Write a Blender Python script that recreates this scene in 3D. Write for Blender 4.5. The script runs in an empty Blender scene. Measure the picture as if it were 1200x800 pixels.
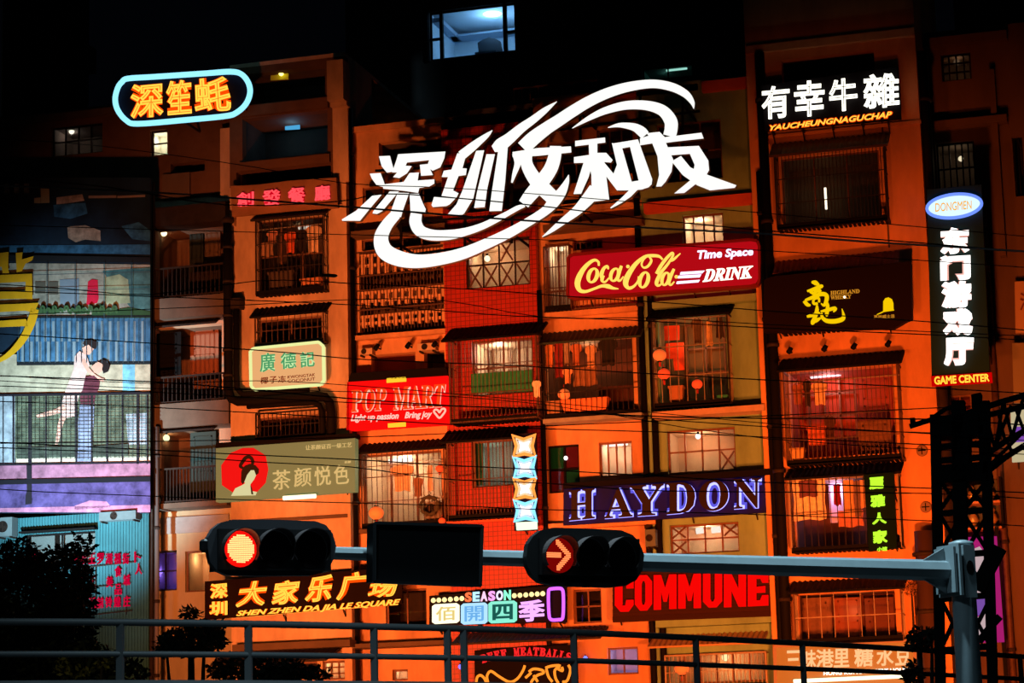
import bpy, math, random
from mathutils import Vector
random.seed(7)
SC = bpy.context.scene
COL = SC.collection

# ------------------------------------------------------------------ camera
F_PX = 2833.0
YAW, PITCH, ROLL = math.radians(16), math.radians(10.9), math.radians(-1.5)
CAM = Vector((17.6, -62.0, 1.6))
cyw, syw, cpt, spt = math.cos(YAW), math.sin(YAW), math.cos(PITCH), math.sin(PITCH)
FW = Vector((-syw * cpt, cyw * cpt, spt))
R0 = Vector((cyw, syw, 0)); U0 = R0.cross(FW)
RT = R0 * math.cos(ROLL) + U0 * math.sin(ROLL)
UP = -R0 * math.sin(ROLL) + U0 * math.cos(ROLL)
cam_data = bpy.data.cameras.new('camera')
cam_data.sensor_width = 36.0
cam_data.lens = F_PX * 36.0 / 1200.0
cam_data.clip_end = 400
cam_ob = bpy.data.objects.new('camera', cam_data)
COL.objects.link(cam_ob)
from mathutils import Matrix
mw = Matrix.Identity(4)
for i in range(3):
    mw[i][0] = RT[i]; mw[i][1] = UP[i]; mw[i][2] = -FW[i]; mw[i][3] = CAM[i]
cam_ob.matrix_world = mw
SC.camera = cam_ob

SC.view_settings.view_transform = 'Standard'
SC.view_settings.look = 'None'
SC.view_settings.gamma = 1.0
SC.view_settings.exposure = 0.0
SC.view_settings.use_curve_mapping = False

# ------------------------------------------------------------------ night sky
world = bpy.data.worlds.new('night_sky'); SC.world = world
world.use_nodes = True
bg = world.node_tree.nodes['Background']
bg.inputs[0].default_value = (0.35, 0.5, 0.9, 1); bg.inputs[1].default_value = 0.0012

# ------------------------------------------------------------------ floodlights along the street in front of the facade
def light(name, kind, loc, target, power, col, size=0.3, spot=120, blend=1.0):
    d = bpy.data.lights.new(name, kind)
    d.energy = power; d.color = col
    if kind == 'SPOT':
        d.spot_size = math.radians(spot); d.spot_blend = blend; d.shadow_soft_size = size
    elif kind == 'POINT':
        d.shadow_soft_size = size
    elif kind == 'AREA':
        d.size = size
    o = bpy.data.objects.new(name, d); COL.objects.link(o)
    o.location = loc
    if target is not None:
        v = Vector(target) - Vector(loc)
        o.rotation_euler = v.to_track_quat('-Z', 'Y').to_euler()
    return o
SODIUM = (1.0, 0.155, 0.018)
AMBER = (1.0, 0.235, 0.06)
# (x, y, z, target x, target z, power, colour)
FLOODS = [
    (11.9, -17.5, 2.0, 10.2, 6.4, 25000, SODIUM, 72),
    (7.0, -22.0, 2.2, 7.8, 7.6, 9500, SODIUM, 60),
    (4.6, -22.0, 2.2, 5.0, 7.0, 3500, AMBER, 50),
    (1.8, -22.0, 2.2, 1.8, 9.0, 7200, SODIUM, 50),
    (-0.9, -22.0, 2.2, -0.8, 10.0, 8000, SODIUM, 52),
    (-3.6, -22.0, 2.2, -3.4, 9.5, 6400, SODIUM, 52),
    (-5.0, -22.0, 2.2, -5.7, 10.8, 33000, AMBER, 52),
    (-6.6, -20.0, 1.8, -9.0, 7.5, 1300, AMBER, 26),
]
FLOOD_GAIN = 0.92
for (x, y, z, tx, tz, pw, c, ang) in FLOODS:
    light('floodlight_beam', 'SPOT', (x, y, z), (tx, 0.5, tz), pw * FLOOD_GAIN, c, 0.5, ang, 1.0)
# cool spots added in front to light the printed hoarding
light('hoarding_added_spot', 'SPOT', (-12.0, -10.0, 3.0), (-13.4, 1.0, 11.9), 38000, (0.60, 0.88, 1.0), 0.2, 37, 1.0)
light('hoarding_foot_beam', 'SPOT', (-11.6, -3.0, 4.8), (-11.8, 1.4, 8.6), 90, (0.12, 0.72, 1.0), 0.2, 56, 1.0)
# unseen cool spots added to brighten the mast arm and railing
light('added_mast_light', 'SPOT', (12.6, -41.5, 17.0), (12.4, -39.5, 3.5), 21000, (0.60, 0.88, 1.0), 0.4, 70, 1.0)
light('added_mast_light', 'SPOT', (9.5, -50.0, 13.0), (11.5, -38.5, 3.4), 1500, (0.60, 0.86, 1.0), 0.4, 80, 1.0)

# ------------------------------------------------------------------ pixel <-> world helpers (1200 x 800 frame)
def ray(px, py):
    return FW + RT * ((px - 600.0) / F_PX) + UP * ((400.0 - py) / F_PX)
def P(px, py, Y):
    d = ray(px, py); return CAM + d * ((Y - CAM.y) / d.y)
def PZ(px, py, Z):
    d = ray(px, py); return CAM + d * ((Z - CAM.z) / d.z)
def rect(x0, y0, x1, y1, Y):
    xm, ym = (x0 + x1) / 2, (y0 + y1) / 2
    return (P(x0, ym, Y).x, P(x1, ym, Y).x, P(xm, y1, Y).z, P(xm, y0, Y).z)   # X0 X1 Z0 Z1

# ------------------------------------------------------------------ materials
MATS = {}
def _new(name):
    m = bpy.data.materials.new(name); m.use_nodes = True
    return m, m.node_tree, m.node_tree.nodes['Principled BSDF']
def mat(name, col, rough=0.7, metal=0.0, var=0.0, scale=1.5, bump=0.0, spec=0.3, streak=False):
    if name in MATS: return MATS[name]
    m, nt, b = _new(name)
    b.inputs['Base Color'].default_value = (*col, 1)
    b.inputs['Roughness'].default_value = rough
    b.inputs['Metallic'].default_value = metal
    b.inputs['Specular IOR Level'].default_value = spec
    if var > 0:
        tc = nt.nodes.new('ShaderNodeTexCoord')
        mp = nt.nodes.new('ShaderNodeMapping')
        mp.inputs['Scale'].default_value = (1, 1, 0.35 if streak else 1)
        nz = nt.nodes.new('ShaderNodeTexNoise'); nz.inputs['Scale'].default_value = scale
        nz.inputs['Detail'].default_value = 6; nz.inputs['Roughness'].default_value = 0.65
        rp = nt.nodes.new('ShaderNodeValToRGB')
        rp.color_ramp.elements[0].position = 0.3; rp.color_ramp.elements[1].position = 0.7
        lo = tuple(c * (1 - var) for c in col); hi = tuple(min(1, c * (1 + var * 0.6)) for c in col)
        rp.color_ramp.elements[0].color = (*lo, 1); rp.color_ramp.elements[1].color = (*hi, 1)
        nt.links.new(tc.outputs['Object'], mp.inputs['Vector'])
        nt.links.new(mp.outputs[0], nz.inputs['Vector'])
        nt.links.new(nz.outputs[0], rp.inputs[0]); nt.links.new(rp.outputs[0], b.inputs['Base Color'])
        if bump > 0:
            bp = nt.nodes.new('ShaderNodeBump'); bp.inputs['Strength'].default_value = bump
            nt.links.new(nz.outputs[0], bp.inputs['Height']); nt.links.new(bp.outputs[0], b.inputs['Normal'])
    MATS[name] = m
    return m
def tile_mat(name, col, mortar, w=0.16, h=0.16, ms=0.012, var=0.2):
    if name in MATS: return MATS[name]
    m, nt, b = _new(name)
    tc = nt.nodes.new('ShaderNodeTexCoord'); mp = nt.nodes.new('ShaderNodeMapping')
    mp.inputs['Rotation'].default_value = (math.radians(90), 0, 0)
    br = nt.nodes.new('ShaderNodeTexBrick'); br.offset = 0.0
    br.inputs['Color1'].default_value = (*col, 1)
    br.inputs['Color2'].default_value = (*[c * (1 - var) for c in col], 1)
    br.inputs['Mortar'].default_value = (*mortar, 1)
    br.inputs['Scale'].default_value = 1.0
    br.inputs['Mortar Size'].default_value = ms
    br.inputs['Brick Width'].default_value = w; br.inputs['Row Height'].default_value = h
    nt.links.new(tc.outputs['Object'], mp.inputs[0]); nt.links.new(mp.outputs[0], br.inputs[0])
    nt.links.new(br.outputs['Color'], b.inputs['Base Color'])
    b.inputs['Roughness'].default_value = 0.45
    MATS[name] = m
    return m
def em(name, col, s=1.0):
    if name in MATS: return MATS[name]
    m = bpy.data.materials.new(name); m.use_nodes = True
    nt = m.node_tree; nt.nodes.clear()
    e = nt.nodes.new('ShaderNodeEmission'); o = nt.nodes.new('ShaderNodeOutputMaterial')
    e.inputs[0].default_value = (*col, 1); e.inputs[1].default_value = s
    nt.links.new(e.outputs[0], o.inputs[0])
    MATS[name] = m
    return m
def glass_mat(name, tint=(0.75, 0.75, 0.75), refl=0.07):
    if name in MATS: return MATS[name]
    m = bpy.data.materials.new(name); m.use_nodes = True
    nt = m.node_tree; nt.nodes.clear()
    t = nt.nodes.new('ShaderNodeBsdfTransparent'); t.inputs[0].default_value = (*tint, 1)
    g = nt.nodes.new('ShaderNodeBsdfGlossy'); g.inputs['Roughness'].default_value = 0.05
    mx = nt.nodes.new('ShaderNodeMixShader'); mx.inputs[0].default_value = refl
    o = nt.nodes.new('ShaderNodeOutputMaterial')
    nt.links.new(t.outputs[0], mx.inputs[1]); nt.links.new(g.outputs[0], mx.inputs[2]); nt.links.new(mx.outputs[0], o.inputs[0])
    MATS[name] = m
    return m

PL_ORANGE = mat('orange_plaster', (0.58, 0.31, 0.15), 0.85, var=0.42, scale=0.9, bump=0.1, streak=True)
PL_RIGHT = mat('salmon_plaster', (0.66, 0.31, 0.12), 0.85, var=0.34, scale=0.8, bump=0.1, streak=True)
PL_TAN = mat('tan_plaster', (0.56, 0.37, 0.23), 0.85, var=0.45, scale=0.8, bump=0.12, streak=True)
PL_KHAKI = mat('khaki_plaster', (0.21, 0.40, 0.24), 0.85, var=0.35, scale=0.9, bump=0.1, streak=True)
PL_BROWN = mat('brown_plaster', (0.12, 0.075, 0.045), 0.9, var=0.3, scale=1.0, bump=0.1, streak=True)
GREY_CONC = mat('grey_concrete', (0.30, 0.30, 0.28), 0.9, var=0.25, scale=2.0, bump=0.15)
DARK_CONC = mat('dark_concrete', (0.05, 0.052, 0.055), 0.9, var=0.2, scale=1.0)
RED_TILE = tile_mat('red_tile', (0.42, 0.022, 0.008), (0.14, 0.010, 0.005), 0.13, 0.13, 0.010)
RED_PAINT = mat('red_paint', (0.60, 0.10, 0.05), 0.7, var=0.2, scale=2)
BLACK_METAL = mat('black_metal', (0.006, 0.0055, 0.0055), 0.7, 0.0, spec=0.06)
DARK_METAL = mat('dark_steel', (0.03, 0.022, 0.018), 0.6, 0.0, var=0.3, scale=4, spec=0.1)
RUST_METAL = mat('rusty_steel', (0.11, 0.055, 0.035), 0.6, 0.3, var=0.4, scale=6)
PALE_METAL = mat('pale_steel', (0.30, 0.24, 0.19), 0.5, 0.2, var=0.3, scale=5)
WOOD = mat('brown_wood', (0.17, 0.075, 0.04), 0.6, var=0.3, scale=5)
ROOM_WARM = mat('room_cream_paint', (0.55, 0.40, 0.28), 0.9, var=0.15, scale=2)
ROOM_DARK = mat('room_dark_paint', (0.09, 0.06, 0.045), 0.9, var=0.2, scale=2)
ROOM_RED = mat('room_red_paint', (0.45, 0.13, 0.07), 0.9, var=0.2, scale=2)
ROOM_BLUE = mat('room_pale_blue_paint', (0.50, 0.62, 0.72), 0.9)
GLASS = glass_mat('window_glass', refl=0.025)
GLASS_DARK = glass_mat('smoked_window_glass', (0.22, 0.18, 0.16), 0.06)
GREY_PAINT = mat('grey_green_paint', (0.16, 0.21, 0.23), 0.45, 0.0, var=0.1, scale=6, spec=0.5)
CABLE = mat('black_cable_rubber', (0.008, 0.008, 0.008), 0.7, spec=0.05)
PL_DARK = mat('shaded_brown_paint', (0.13, 0.065, 0.035), 0.9, var=0.3, scale=1.0, spec=0.1)  # dark paint with the shade of the unlit upper walls in its colour

# ------------------------------------------------------------------ mesh builder
class MB:
    def __init__(s): s.v = []; s.f = []
    def box(s, x0, x1, y0, y1, z0, z1):
        if x1 < x0: x0, x1 = x1, x0
        if y1 < y0: y0, y1 = y1, y0
        if z1 < z0: z0, z1 = z1, z0
        n = len(s.v)
        s.v += [(x0, y0, z0), (x1, y0, z0), (x1, y1, z0), (x0, y1, z0), (x0, y0, z1), (x1, y0, z1), (x1, y1, z1), (x0, y1, z1)]
        s.f += [tuple(n + i for i in q) for q in ((3, 2, 1, 0), (4, 5, 6, 7), (0, 1, 5, 4), (1, 2, 6, 5), (2, 3, 7, 6), (3, 0, 4, 7))]
        return s
    def prism(s, front, dy):
        """polygon of world points (facing -Y) swept by dy along +Y"""
        n = len(s.v); k = len(front)
        s.v += [tuple(p) for p in front]
        s.v += [(p[0], p[1] + dy, p[2]) for p in front]
        s.f.append(tuple(n + i for i in range(k)))
        s.f.append(tuple(n + k + i for i in reversed(range(k))))
        for i in range(k):
            j = (i + 1) % k
            s.f.append((n + i, n + k + i, n + k + j, n + j))
        return s
    def bar(s, a, b, w, h=None):
        """square bar between two points"""
        a, b = Vector(a), Vector(b); h = h or w
        d = (b - a)
        if d.length < 1e-6: return s
        d.normalize()
        u = d.cross(Vector((0, 1, 0)))
        if u.length < 1e-3: u = d.cross(Vector((1, 0, 0)))
        u.normalize(); v = d.cross(u)
        u *= w / 2; v *= h / 2
        n = len(s.v)
        for q in (a, b):
            s.v += [tuple(q + u + v), tuple(q - u + v), tuple(q - u - v), tuple(q + u - v)]
        s.f += [tuple(n + i for i in q) for q in ((0, 1, 2, 3), (7, 6, 5, 4), (0, 4, 5, 1), (1, 5, 6, 2), (2, 6, 7, 3), (3, 7, 4, 0))]
        return s
    def tube(s, pts, r, seg=8, closed=False):
        pts = [Vector(p) for p in pts]; k = len(pts)
        rr = r if isinstance(r, (list, tuple)) else [r] * k
        n = len(s.v)
        prev = None
        for i, p in enumerate(pts):
            if closed: t = pts[(i + 1) % k] - pts[i - 1]
            else: t = pts[min(i + 1, k - 1)] - pts[max(i - 1, 0)]
            if t.length < 1e-9: t = Vector((1, 0, 0))
            t.normalize()
            if prev is None:
                ref = Vector((0, 1, 0)) if abs(t.y) < 0.9 else Vector((1, 0, 0))
                u = (ref - t * ref.dot(t)).normalized()
            else:
                u = prev - t * prev.dot(t)
                u = u.normalized() if u.length > 1e-6 else prev
            prev = u; w = t.cross(u)
            for j in range(seg):
                a = 2 * math.pi * j / seg
                s.v.append(tuple(p + (u * math.cos(a) + w * math.sin(a)) * rr[i]))
        m = k if closed else k - 1
        for i in range(m):
            for j in range(seg):
                a = n + i * seg + j; b = n + i * seg + (j + 1) % seg
                i2 = (i + 1) % k
                c = n + i2 * seg + (j + 1) % seg; d = n + i2 * seg + j
                s.f.append((a, b, c, d))
        if not closed:
            s.f.append(tuple(n + j for j in reversed(range(seg))))
            s.f.append(tuple(n + (k - 1) * seg + j for j in range(seg)))
        return s
    def lathe(s, c, prof, seg=16, axis='z'):
        """prof: list of (radius, offset along axis)"""
        n = len(s.v); c = Vector(c)
        for (r, h) in prof:
            for j in range(seg):
                a = 2 * math.pi * j / seg
                if axis == 'z': q = (r * math.cos(a), r * math.sin(a), h)
                elif axis == 'y': q = (r * math.cos(a), h, -r * math.sin(a))
                else: q = (h, r * math.cos(a), r * math.sin(a))
                s.v.append(tuple(c + Vector(q)))
        for i in range(len(prof) - 1):
            for j in range(seg):
                k2 = (j + 1) % seg
                s.f.append((n + i * seg + j, n + i * seg + k2, n + (i + 1) * seg + k2, n + (i + 1) * seg + j))
        s.f.append(tuple(n + j for j in reversed(range(seg))))
        s.f.append(tuple(n + (len(prof) - 1) * seg + j for j in range(seg)))
        return s
    def grid(s, fn, nu, nv):
        n = len(s.v)
        for i in range(nu + 1):
            for j in range(nv + 1):
                s.v.append(tuple(fn(i / nu, j / nv)))
        for i in range(nu):
            for j in range(nv):
                a = n + i * (nv + 1) + j
                s.f.append((a, a + 1, a + nv + 2, a + nv + 1))
        return s
    def build(s, name, m, parent=None, smooth=False):
        me = bpy.data.meshes.new(name)
        off = parent_loc(parent)
        me.from_pydata([(a - off[0], b - off[1], c - off[2]) for a, b, c in s.v], [], s.f)
        me.validate(); me.update()
        if m: me.materials.append(m)
        if smooth:
            for p in me.polygons: p.use_smooth = True
        o = bpy.data.objects.new(name, me); COL.objects.link(o)
        if parent is not None: o.parent = parent
        return o

def parent_loc(p):
    """world position of a parent (things are placed by location only)"""
    v = Vector((0, 0, 0))
    while p is not None:
        v += p.location; p = p.parent
    return v
def thing(name, label, cat, loc, group=None):
    o = bpy.data.objects.new(name, None); COL.objects.link(o)
    o.empty_display_size = 0.2
    o.location = loc
    o['label'] = label; o['category'] = cat
    if group: o['group'] = group
    return o
def tag(o, label, cat, group=None, kind=None):
    if label: o['label'] = label
    if cat: o['category'] = cat
    if group: o['group'] = group
    if kind: o['kind'] = kind
    return o

def catmull(pts, n=6, closed=False):
    """smooth a list of tuples of any length"""
    out = []; k = len(pts)
    rng = range(k if closed else k - 1)
    for i in rng:
        if closed: p0, p1, p2, p3 = pts[i - 1], pts[i], pts[(i + 1) % k], pts[(i + 2) % k]
        else: p0, p1, p2, p3 = pts[max(i - 1, 0)], pts[i], pts[i + 1], pts[min(i + 2, k - 1)]
        for j in range(n):
            t = j / n
            out.append(tuple(0.5 * ((2 * b) + (-a + c) * t + (2 * a - 5 * b + 4 * c - d) * t * t + (-a + 3 * b - 3 * c + d) * t ** 3)
                             for a, b, c, d in zip(p0, p1, p2, p3)))
    if not closed: out.append(tuple(pts[-1]))
    return out

def poly_px(mb, pts, Y, dy=0.05):
    """outline given in photo pixels -> prism standing at depth Y"""
    a = sum(pts[i][0] * pts[(i + 1) % len(pts)][1] - pts[(i + 1) % len(pts)][0] * pts[i][1] for i in range(len(pts)))
    if a > 0: pts = list(reversed(pts))
    mb.prism([P(x, y, Y) for x, y in pts], dy)
def stroke_px(mb, pts, Y, dy=0.05, n=6, closed=False):
    """brush stroke (x, y, width) in photo pixels -> flat bar of varying width with thickness dy"""
    c = catmull([(p[0], p[1], p[2]) for p in pts], n, closed)
    k = len(c); L = []; Rr = []
    for i in range(k):
        if closed: a, b = c[i - 1], c[(i + 1) % k]
        else: a, b = c[max(i - 1, 0)], c[min(i + 1, k - 1)]
        tx, ty = b[0] - a[0], b[1] - a[1]; l = math.hypot(tx, ty) or 1
        nx, ny = -ty / l, tx / l; w = max(c[i][2], 0.1) / 2
        L.append((c[i][0] + nx * w, c[i][1] + ny * w)); Rr.append((c[i][0] - nx * w, c[i][1] - ny * w))
    n0 = len(mb.v)
    for (a, b) in zip(L, Rr):
        for q in (a, b):
            p = P(q[0], q[1], Y); mb.v.append(tuple(p)); mb.v.append((p.x, p.y + dy, p.z))
    m = k if closed else k - 1
    for i in range(m):
        a = n0 + i * 4; b = n0 + ((i + 1) % k) * 4
        mb.f += [(a, a + 2, b + 2, b), (a + 1, b + 1, b + 3, a + 3), (a, b, b + 1, a + 1), (a + 2, a + 3, b + 3, b + 2)]
    if not closed:
        e = n0 + (k - 1) * 4
        mb.f += [(n0, n0 + 1, n0 + 3, n0 + 2), (e, e + 2, e + 3, e + 1)]

# ------------------------------------------------------------------ lettering
GLYPHS = {}
def _glyph_box(body, shear, space):
    c = bpy.data.curves.new('lettering', 'FONT'); c.body = body; c.shear = shear; c.resolution_u = 3; c.space_character = space
    o = bpy.data.objects.new('lettering', c); me = bpy.data.meshes.new_from_object(o)
    xs = [v.co.x for v in me.vertices]; ys = [v.co.y for v in me.vertices]
    bpy.data.objects.remove(o); bpy.data.meshes.remove(me); bpy.data.curves.remove(c)
    return min(xs), max(xs), min(ys), max(ys)
def glyph(body, bevel=0.0, shear=0.0, extrude=0.05, tube=False, space=1.0):
    key = (body, bevel, shear, extrude, tube, space)
    if key in GLYPHS: return GLYPHS[key]
    c = bpy.data.curves.new('lettering', 'FONT')
    c.body = body; c.shear = shear; c.resolution_u = 3; c.space_character = space
    if tube:
        c.fill_mode = 'NONE'; c.bevel_depth = bevel; c.bevel_resolution = 1; c.extrude = 0
    else:
        c.extrude = extrude; c.bevel_depth = bevel; c.bevel_resolution = 0
    o = bpy.data.objects.new('lettering', c)
    me = bpy.data.meshes.new_from_object(o)
    vs = [tuple(v.co) for v in me.vertices]; fs = [tuple(p.vertices) for p in me.polygons]
    bpy.data.objects.remove(o); bpy.data.meshes.remove(me); bpy.data.curves.remove(c)
    if bevel > 0:
        base = GLYPHS.get(('base', body, shear, space)) or _glyph_box(body, shear, space)
        GLYPHS[('base', body, shear, space)] = base
        x0, x1, y0, y1 = base; e = bevel * 1.05          # keep mitre spikes inside the stroke's own width
        vs = [(min(max(x, x0 - e), x1 + e), min(max(y, y0 - e), y1 + e), z) for x, y, z in vs]
    x0 = min(v[0] for v in vs); x1 = max(v[0] for v in vs); y0 = min(v[1] for v in vs); y1 = max(v[1] for v in vs)
    z0 = min(v[2] for v in vs); z1 = max(v[2] for v in vs)
    vs = [((x - x0) / (x1 - x0 or 1), (y - y0) / (y1 - y0 or 1), (z - z0) / (z1 - z0 or 1)) for x, y, z in vs]
    GLYPHS[key] = (vs, fs)
    return GLYPHS[key]
def text_px(body, quad, Y, name, m, parent, bevel=0.0, shear=0.0, thick=0.06, tube=False, space=1.0, push=0.0):
    """lettering fitted into the quad TL,TR,BR,BL (photo pixels) at depth Y"""
    vs, fs = glyph(body, bevel, shear, 0.05, tube, space)
    TL, TR, BR, BL = quad
    mb = MB()
    for u, v, w in vs:
        x = (TL[0] * (1 - u) + TR[0] * u) * v + (BL[0] * (1 - u) + BR[0] * u) * (1 - v)
        y = (TL[1] * (1 - u) + TR[1] * u) * v + (BL[1] * (1 - u) + BR[1] * u) * (1 - v)
        p = P(x, y, Y)
        mb.v.append((p.x, p.y + push + (1 - w) * thick, p.z))
    mb.f = list(fs)
    return mb.build(name, m, parent)
def lerp2(a, b, t): return (a[0] + (b[0] - a[0]) * t, a[1] + (b[1] - a[1]) * t)
def chars_px(body, quad, Y, m, parent, vertical=False, gap=0.1, name='character', **kw):
    """one mesh per character, laid along the quad"""
    TL, TR, BR, BL = quad; n = len(body); out = []
    for i, ch in enumerate(body):
        a, b = (i + gap / 2) / n, (i + 1 - gap / 2) / n
        if vertical: q = (lerp2(TL, BL, a), lerp2(TR, BR, a), lerp2(TR, BR, b), lerp2(TL, BL, b))
        else: q = (lerp2(TL, TR, a), lerp2(TL, TR, b), lerp2(BL, BR, b), lerp2(BL, BR, a))
        out.append(text_px(ch, q, Y, name, m, parent, **kw))
    return out
def quad_px(mb, quad, Y, dy):
    poly_px(mb, list(quad), Y, dy)
def centre(quad, Y):
    return P(sum(q[0] for q in quad) / len(quad), sum(q[1] for q in quad) / len(quad), Y)
def border_px(mb, quad, Y, w, dy):
    """frame bars along the edges of a quad"""
    n = len(quad)
    for i in range(n):
        a, b = quad[i], quad[(i + 1) % n]
        mb.bar(P(a[0], a[1], Y), P(b[0], b[1], Y), w, dy)
# ================================================================== ground
GZ = -2.0
g = MB().box(-60, 60, -75, 60, GZ - 0.3, GZ).build('ground', mat('asphalt', (0.05, 0.05, 0.052), 0.85, var=0.3, scale=3))
g['kind'] = 'structure'

# ================================================================== building helpers
def wall(parent, name, x0, x1, ytop, Y, holes, m, thick=0.3, yref=400, X0=None, X1=None, zb=GZ):
    """plaster wall with openings; x0 x1 in pixels at row yref, holes are pixel boxes"""
    X0 = P(x0, yref, Y).x if X0 is None else X0
    X1 = P(x1, yref, Y).x if X1 is None else X1
    Z1 = P((x0 + x1) / 2, ytop, Y).z
    hs = [rect(*h, Y) for h in holes]
    xs = sorted({X0, X1} | {min(max(v, X0), X1) for h in hs for v in h[:2]})
    zs = sorted({zb, Z1} | {min(max(v, zb), Z1) for h in hs for v in h[2:]})
    mb = MB()
    for k in range(len(zs) - 1):
        zc = (zs[k] + zs[k + 1]) / 2; run = None
        for i in range(len(xs) - 1):
            xc = (xs[i] + xs[i + 1]) / 2
            solid = not any(h[0] < xc < h[1] and h[2] < zc < h[3] for h in hs)
            if solid:
                if run is None: run = xs[i]
            elif run is not None:
                mb.box(run, xs[i], Y, Y + thick, zs[k], zs[k + 1]); run = None
        if run is not None: mb.box(run, xs[-1], Y, Y + thick, zs[k], zs[k + 1])
    return mb.build(name, m, parent)

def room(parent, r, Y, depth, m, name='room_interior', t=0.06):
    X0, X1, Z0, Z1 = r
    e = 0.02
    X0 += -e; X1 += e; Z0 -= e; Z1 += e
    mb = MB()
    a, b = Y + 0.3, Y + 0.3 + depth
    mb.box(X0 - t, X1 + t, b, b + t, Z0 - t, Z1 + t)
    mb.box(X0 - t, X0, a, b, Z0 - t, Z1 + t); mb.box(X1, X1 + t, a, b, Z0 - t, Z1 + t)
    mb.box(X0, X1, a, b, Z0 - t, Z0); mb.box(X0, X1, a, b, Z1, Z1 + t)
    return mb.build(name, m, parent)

def window(bld, x0, y0, x1, y1, Y, nx=2, nz=1, fm=None, depth=1.3, rm=None, pane=None, lattice=(), transom=None, recess=0.12, fw=0.05):
    """window set in a hole: frame with bars, pane, lattice bars, room behind"""
    r = rect(x0, y0, x1, y1, Y); X0, X1, Z0, Z1 = r
    fm = fm or DARK_METAL
    Yf = Y + recess
    mb = MB()
    mb.box(X0, X0 + fw, Yf, Yf + 0.06, Z0, Z1); mb.box(X1 - fw, X1, Yf, Yf + 0.06, Z0, Z1)
    mb.box(X0 + fw, X1 - fw, Yf, Yf + 0.06, Z0, Z0 + fw); mb.box(X0 + fw, X1 - fw, Yf, Yf + 0.06, Z1 - fw, Z1)
    for i in range(1, nx):
        x = X0 + (X1 - X0) * i / nx; mb.box(x - fw * .4, x + fw * .4, Yf, Yf + 0.05, Z0 + fw, Z1 - fw)
    for i in range(1, nz):
        z = Z0 + (Z1 - Z0) * i / nz; mb.box(X0 + fw, X1 - fw, Yf, Yf + 0.05, z - fw * .4, z + fw * .4)
    f = mb.build('window', fm, bld)
    if rm is not None: room(f, r, Y, depth, rm)
    pm = pane or GLASS
    MB().box(X0 + fw, X1 - fw, Yf + 0.02, Yf + 0.03, Z0 + fw, Z1 - fw).build('pane', pm, f)
    if lattice:
        lb = MB()
        for (i, k, N, M_) in lattice:
            a, b = X0 + (X1 - X0) * i / N, X0 + (X1 - X0) * (i + 1) / N
            c, d = Z0 + (Z1 - Z0) * k / M_, Z0 + (Z1 - Z0) * (k + 1) / M_
            e = 0.05
            lb.bar((a + e, Yf - 0.01, c + e), (b - e, Yf - 0.01, d - e), 0.05, 0.02)
            lb.bar((a + e, Yf - 0.03, d - e), (b - e, Yf - 0.03, c + e), 0.05, 0.02)
        lb.build('lattice', RUST_METAL, f)
    return f, r

def opening(bld, x0, y0, x1, y1, Y, rm, depth=1.4, name='balcony_recess'):
    r = rect(x0, y0, x1, y1, Y)
    return room(bld, r, Y, depth, rm, name), r

def slab(bld, x0, y0, x1, y1, Y, out, m, name='slab', back=0.0):
    X0, X1, Z0, Z1 = rect(x0, y0, x1, y1, Y - out)
    return MB().box(X0, X1, Y - out, Y + back - 0.002, Z0, Z1).build(name, m, bld)

def room_light(x, y, Y, power, col, size=0.12):
    p = P(x, y, Y); light('room_lamp_glow', 'POINT', p, None, power, col, size)
WHITE_L = (1.0, 0.93, 0.82); COOL_L = (0.85, 0.92, 1.0); WARM_L = (1.0, 0.62, 0.28)

# ================================================================== dark towers behind
TB = thing('tower_block', 'tall unlit tower block behind the roofs with one bright blue-white room', 'building', (-3, 14, GZ))
YB = 12.0
wall(TB, 'wall', 405, 872, -60, YB, [(503, 8, 604, 65), (752, 76, 812, 92)], DARK_CONC, yref=60)
f, r = window(TB, 503, 8, 604, 65, YB, 1, 1, BLACK_METAL, 2.6, ROOM_BLUE, fw=0.06)
X0, X1, Z0, Z1 = r
def sx(px): return P(px, 36, YB).x
mb = MB()
for a, b in ((514.5, 518), (589, 593)): MB().box(sx(a), sx(b), YB + 0.05, YB + 0.2, Z0, Z1).build('mullion', BLACK_METAL, f)
mb.box(X0, sx(515), YB + 0.05, YB + 0.2, P(510, 46, YB).z, P(510, 44, YB).z)
mb.box(sx(590), X1, YB + 0.05, YB + 0.2, P(598, 38, YB).z, P(598, 35, YB).z)
mb.build('transom', BLACK_METAL, f)
MB().box(sx(497), sx(503), YB - 0.2, YB - 0.001, Z0 - 0.1, Z1 + 0.1).build('open_sash', BLACK_METAL, f)
mb = MB()
for k in range(3): mb.box(X0 + .05, X1 - .05, YB + 2.6 - 0.5 + k * .2, YB + 2.75, Z1 - 0.25 + 0.07 * k, Z1 - 0.18 + 0.07 * k)
mb.box(X0, X0 + .3, YB + .4, YB + 2.7, Z1 - .25, Z1 - .1)
mb.build('ceiling_cornice', mat('blue_grey_cornice', (0.30, 0.40, 0.52), .8), f)
f2, r2 = window(TB, 752, 76, 812, 92, YB, 2, 1, BLACK_METAL, 1.6, mat('dim_teal_room', (0.10, 0.2, 0.19), .9))
p = P(577, 13, YB + 1.0)
cl = MB().lathe((p.x, YB + 1.0, p.z), [(0.05, 0.0 - .16), (0.30, -.12), (0.42, -.03), (0.44, 0.06), (0.3, .1)], 20).build('ceiling_lamp', em('lamp_white_glow', (0.95, 1.0, 0.95), 3.0), None, True)
tag(cl, 'round white ceiling lamp glowing in the blue-white room high up', 'ceiling lamp')
light('ceiling_lamp_glow', 'POINT', (p.x, YB + 1.0, p.z - 0.5), None, 95, (0.32, 0.66, 1.0), 0.2)
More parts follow.
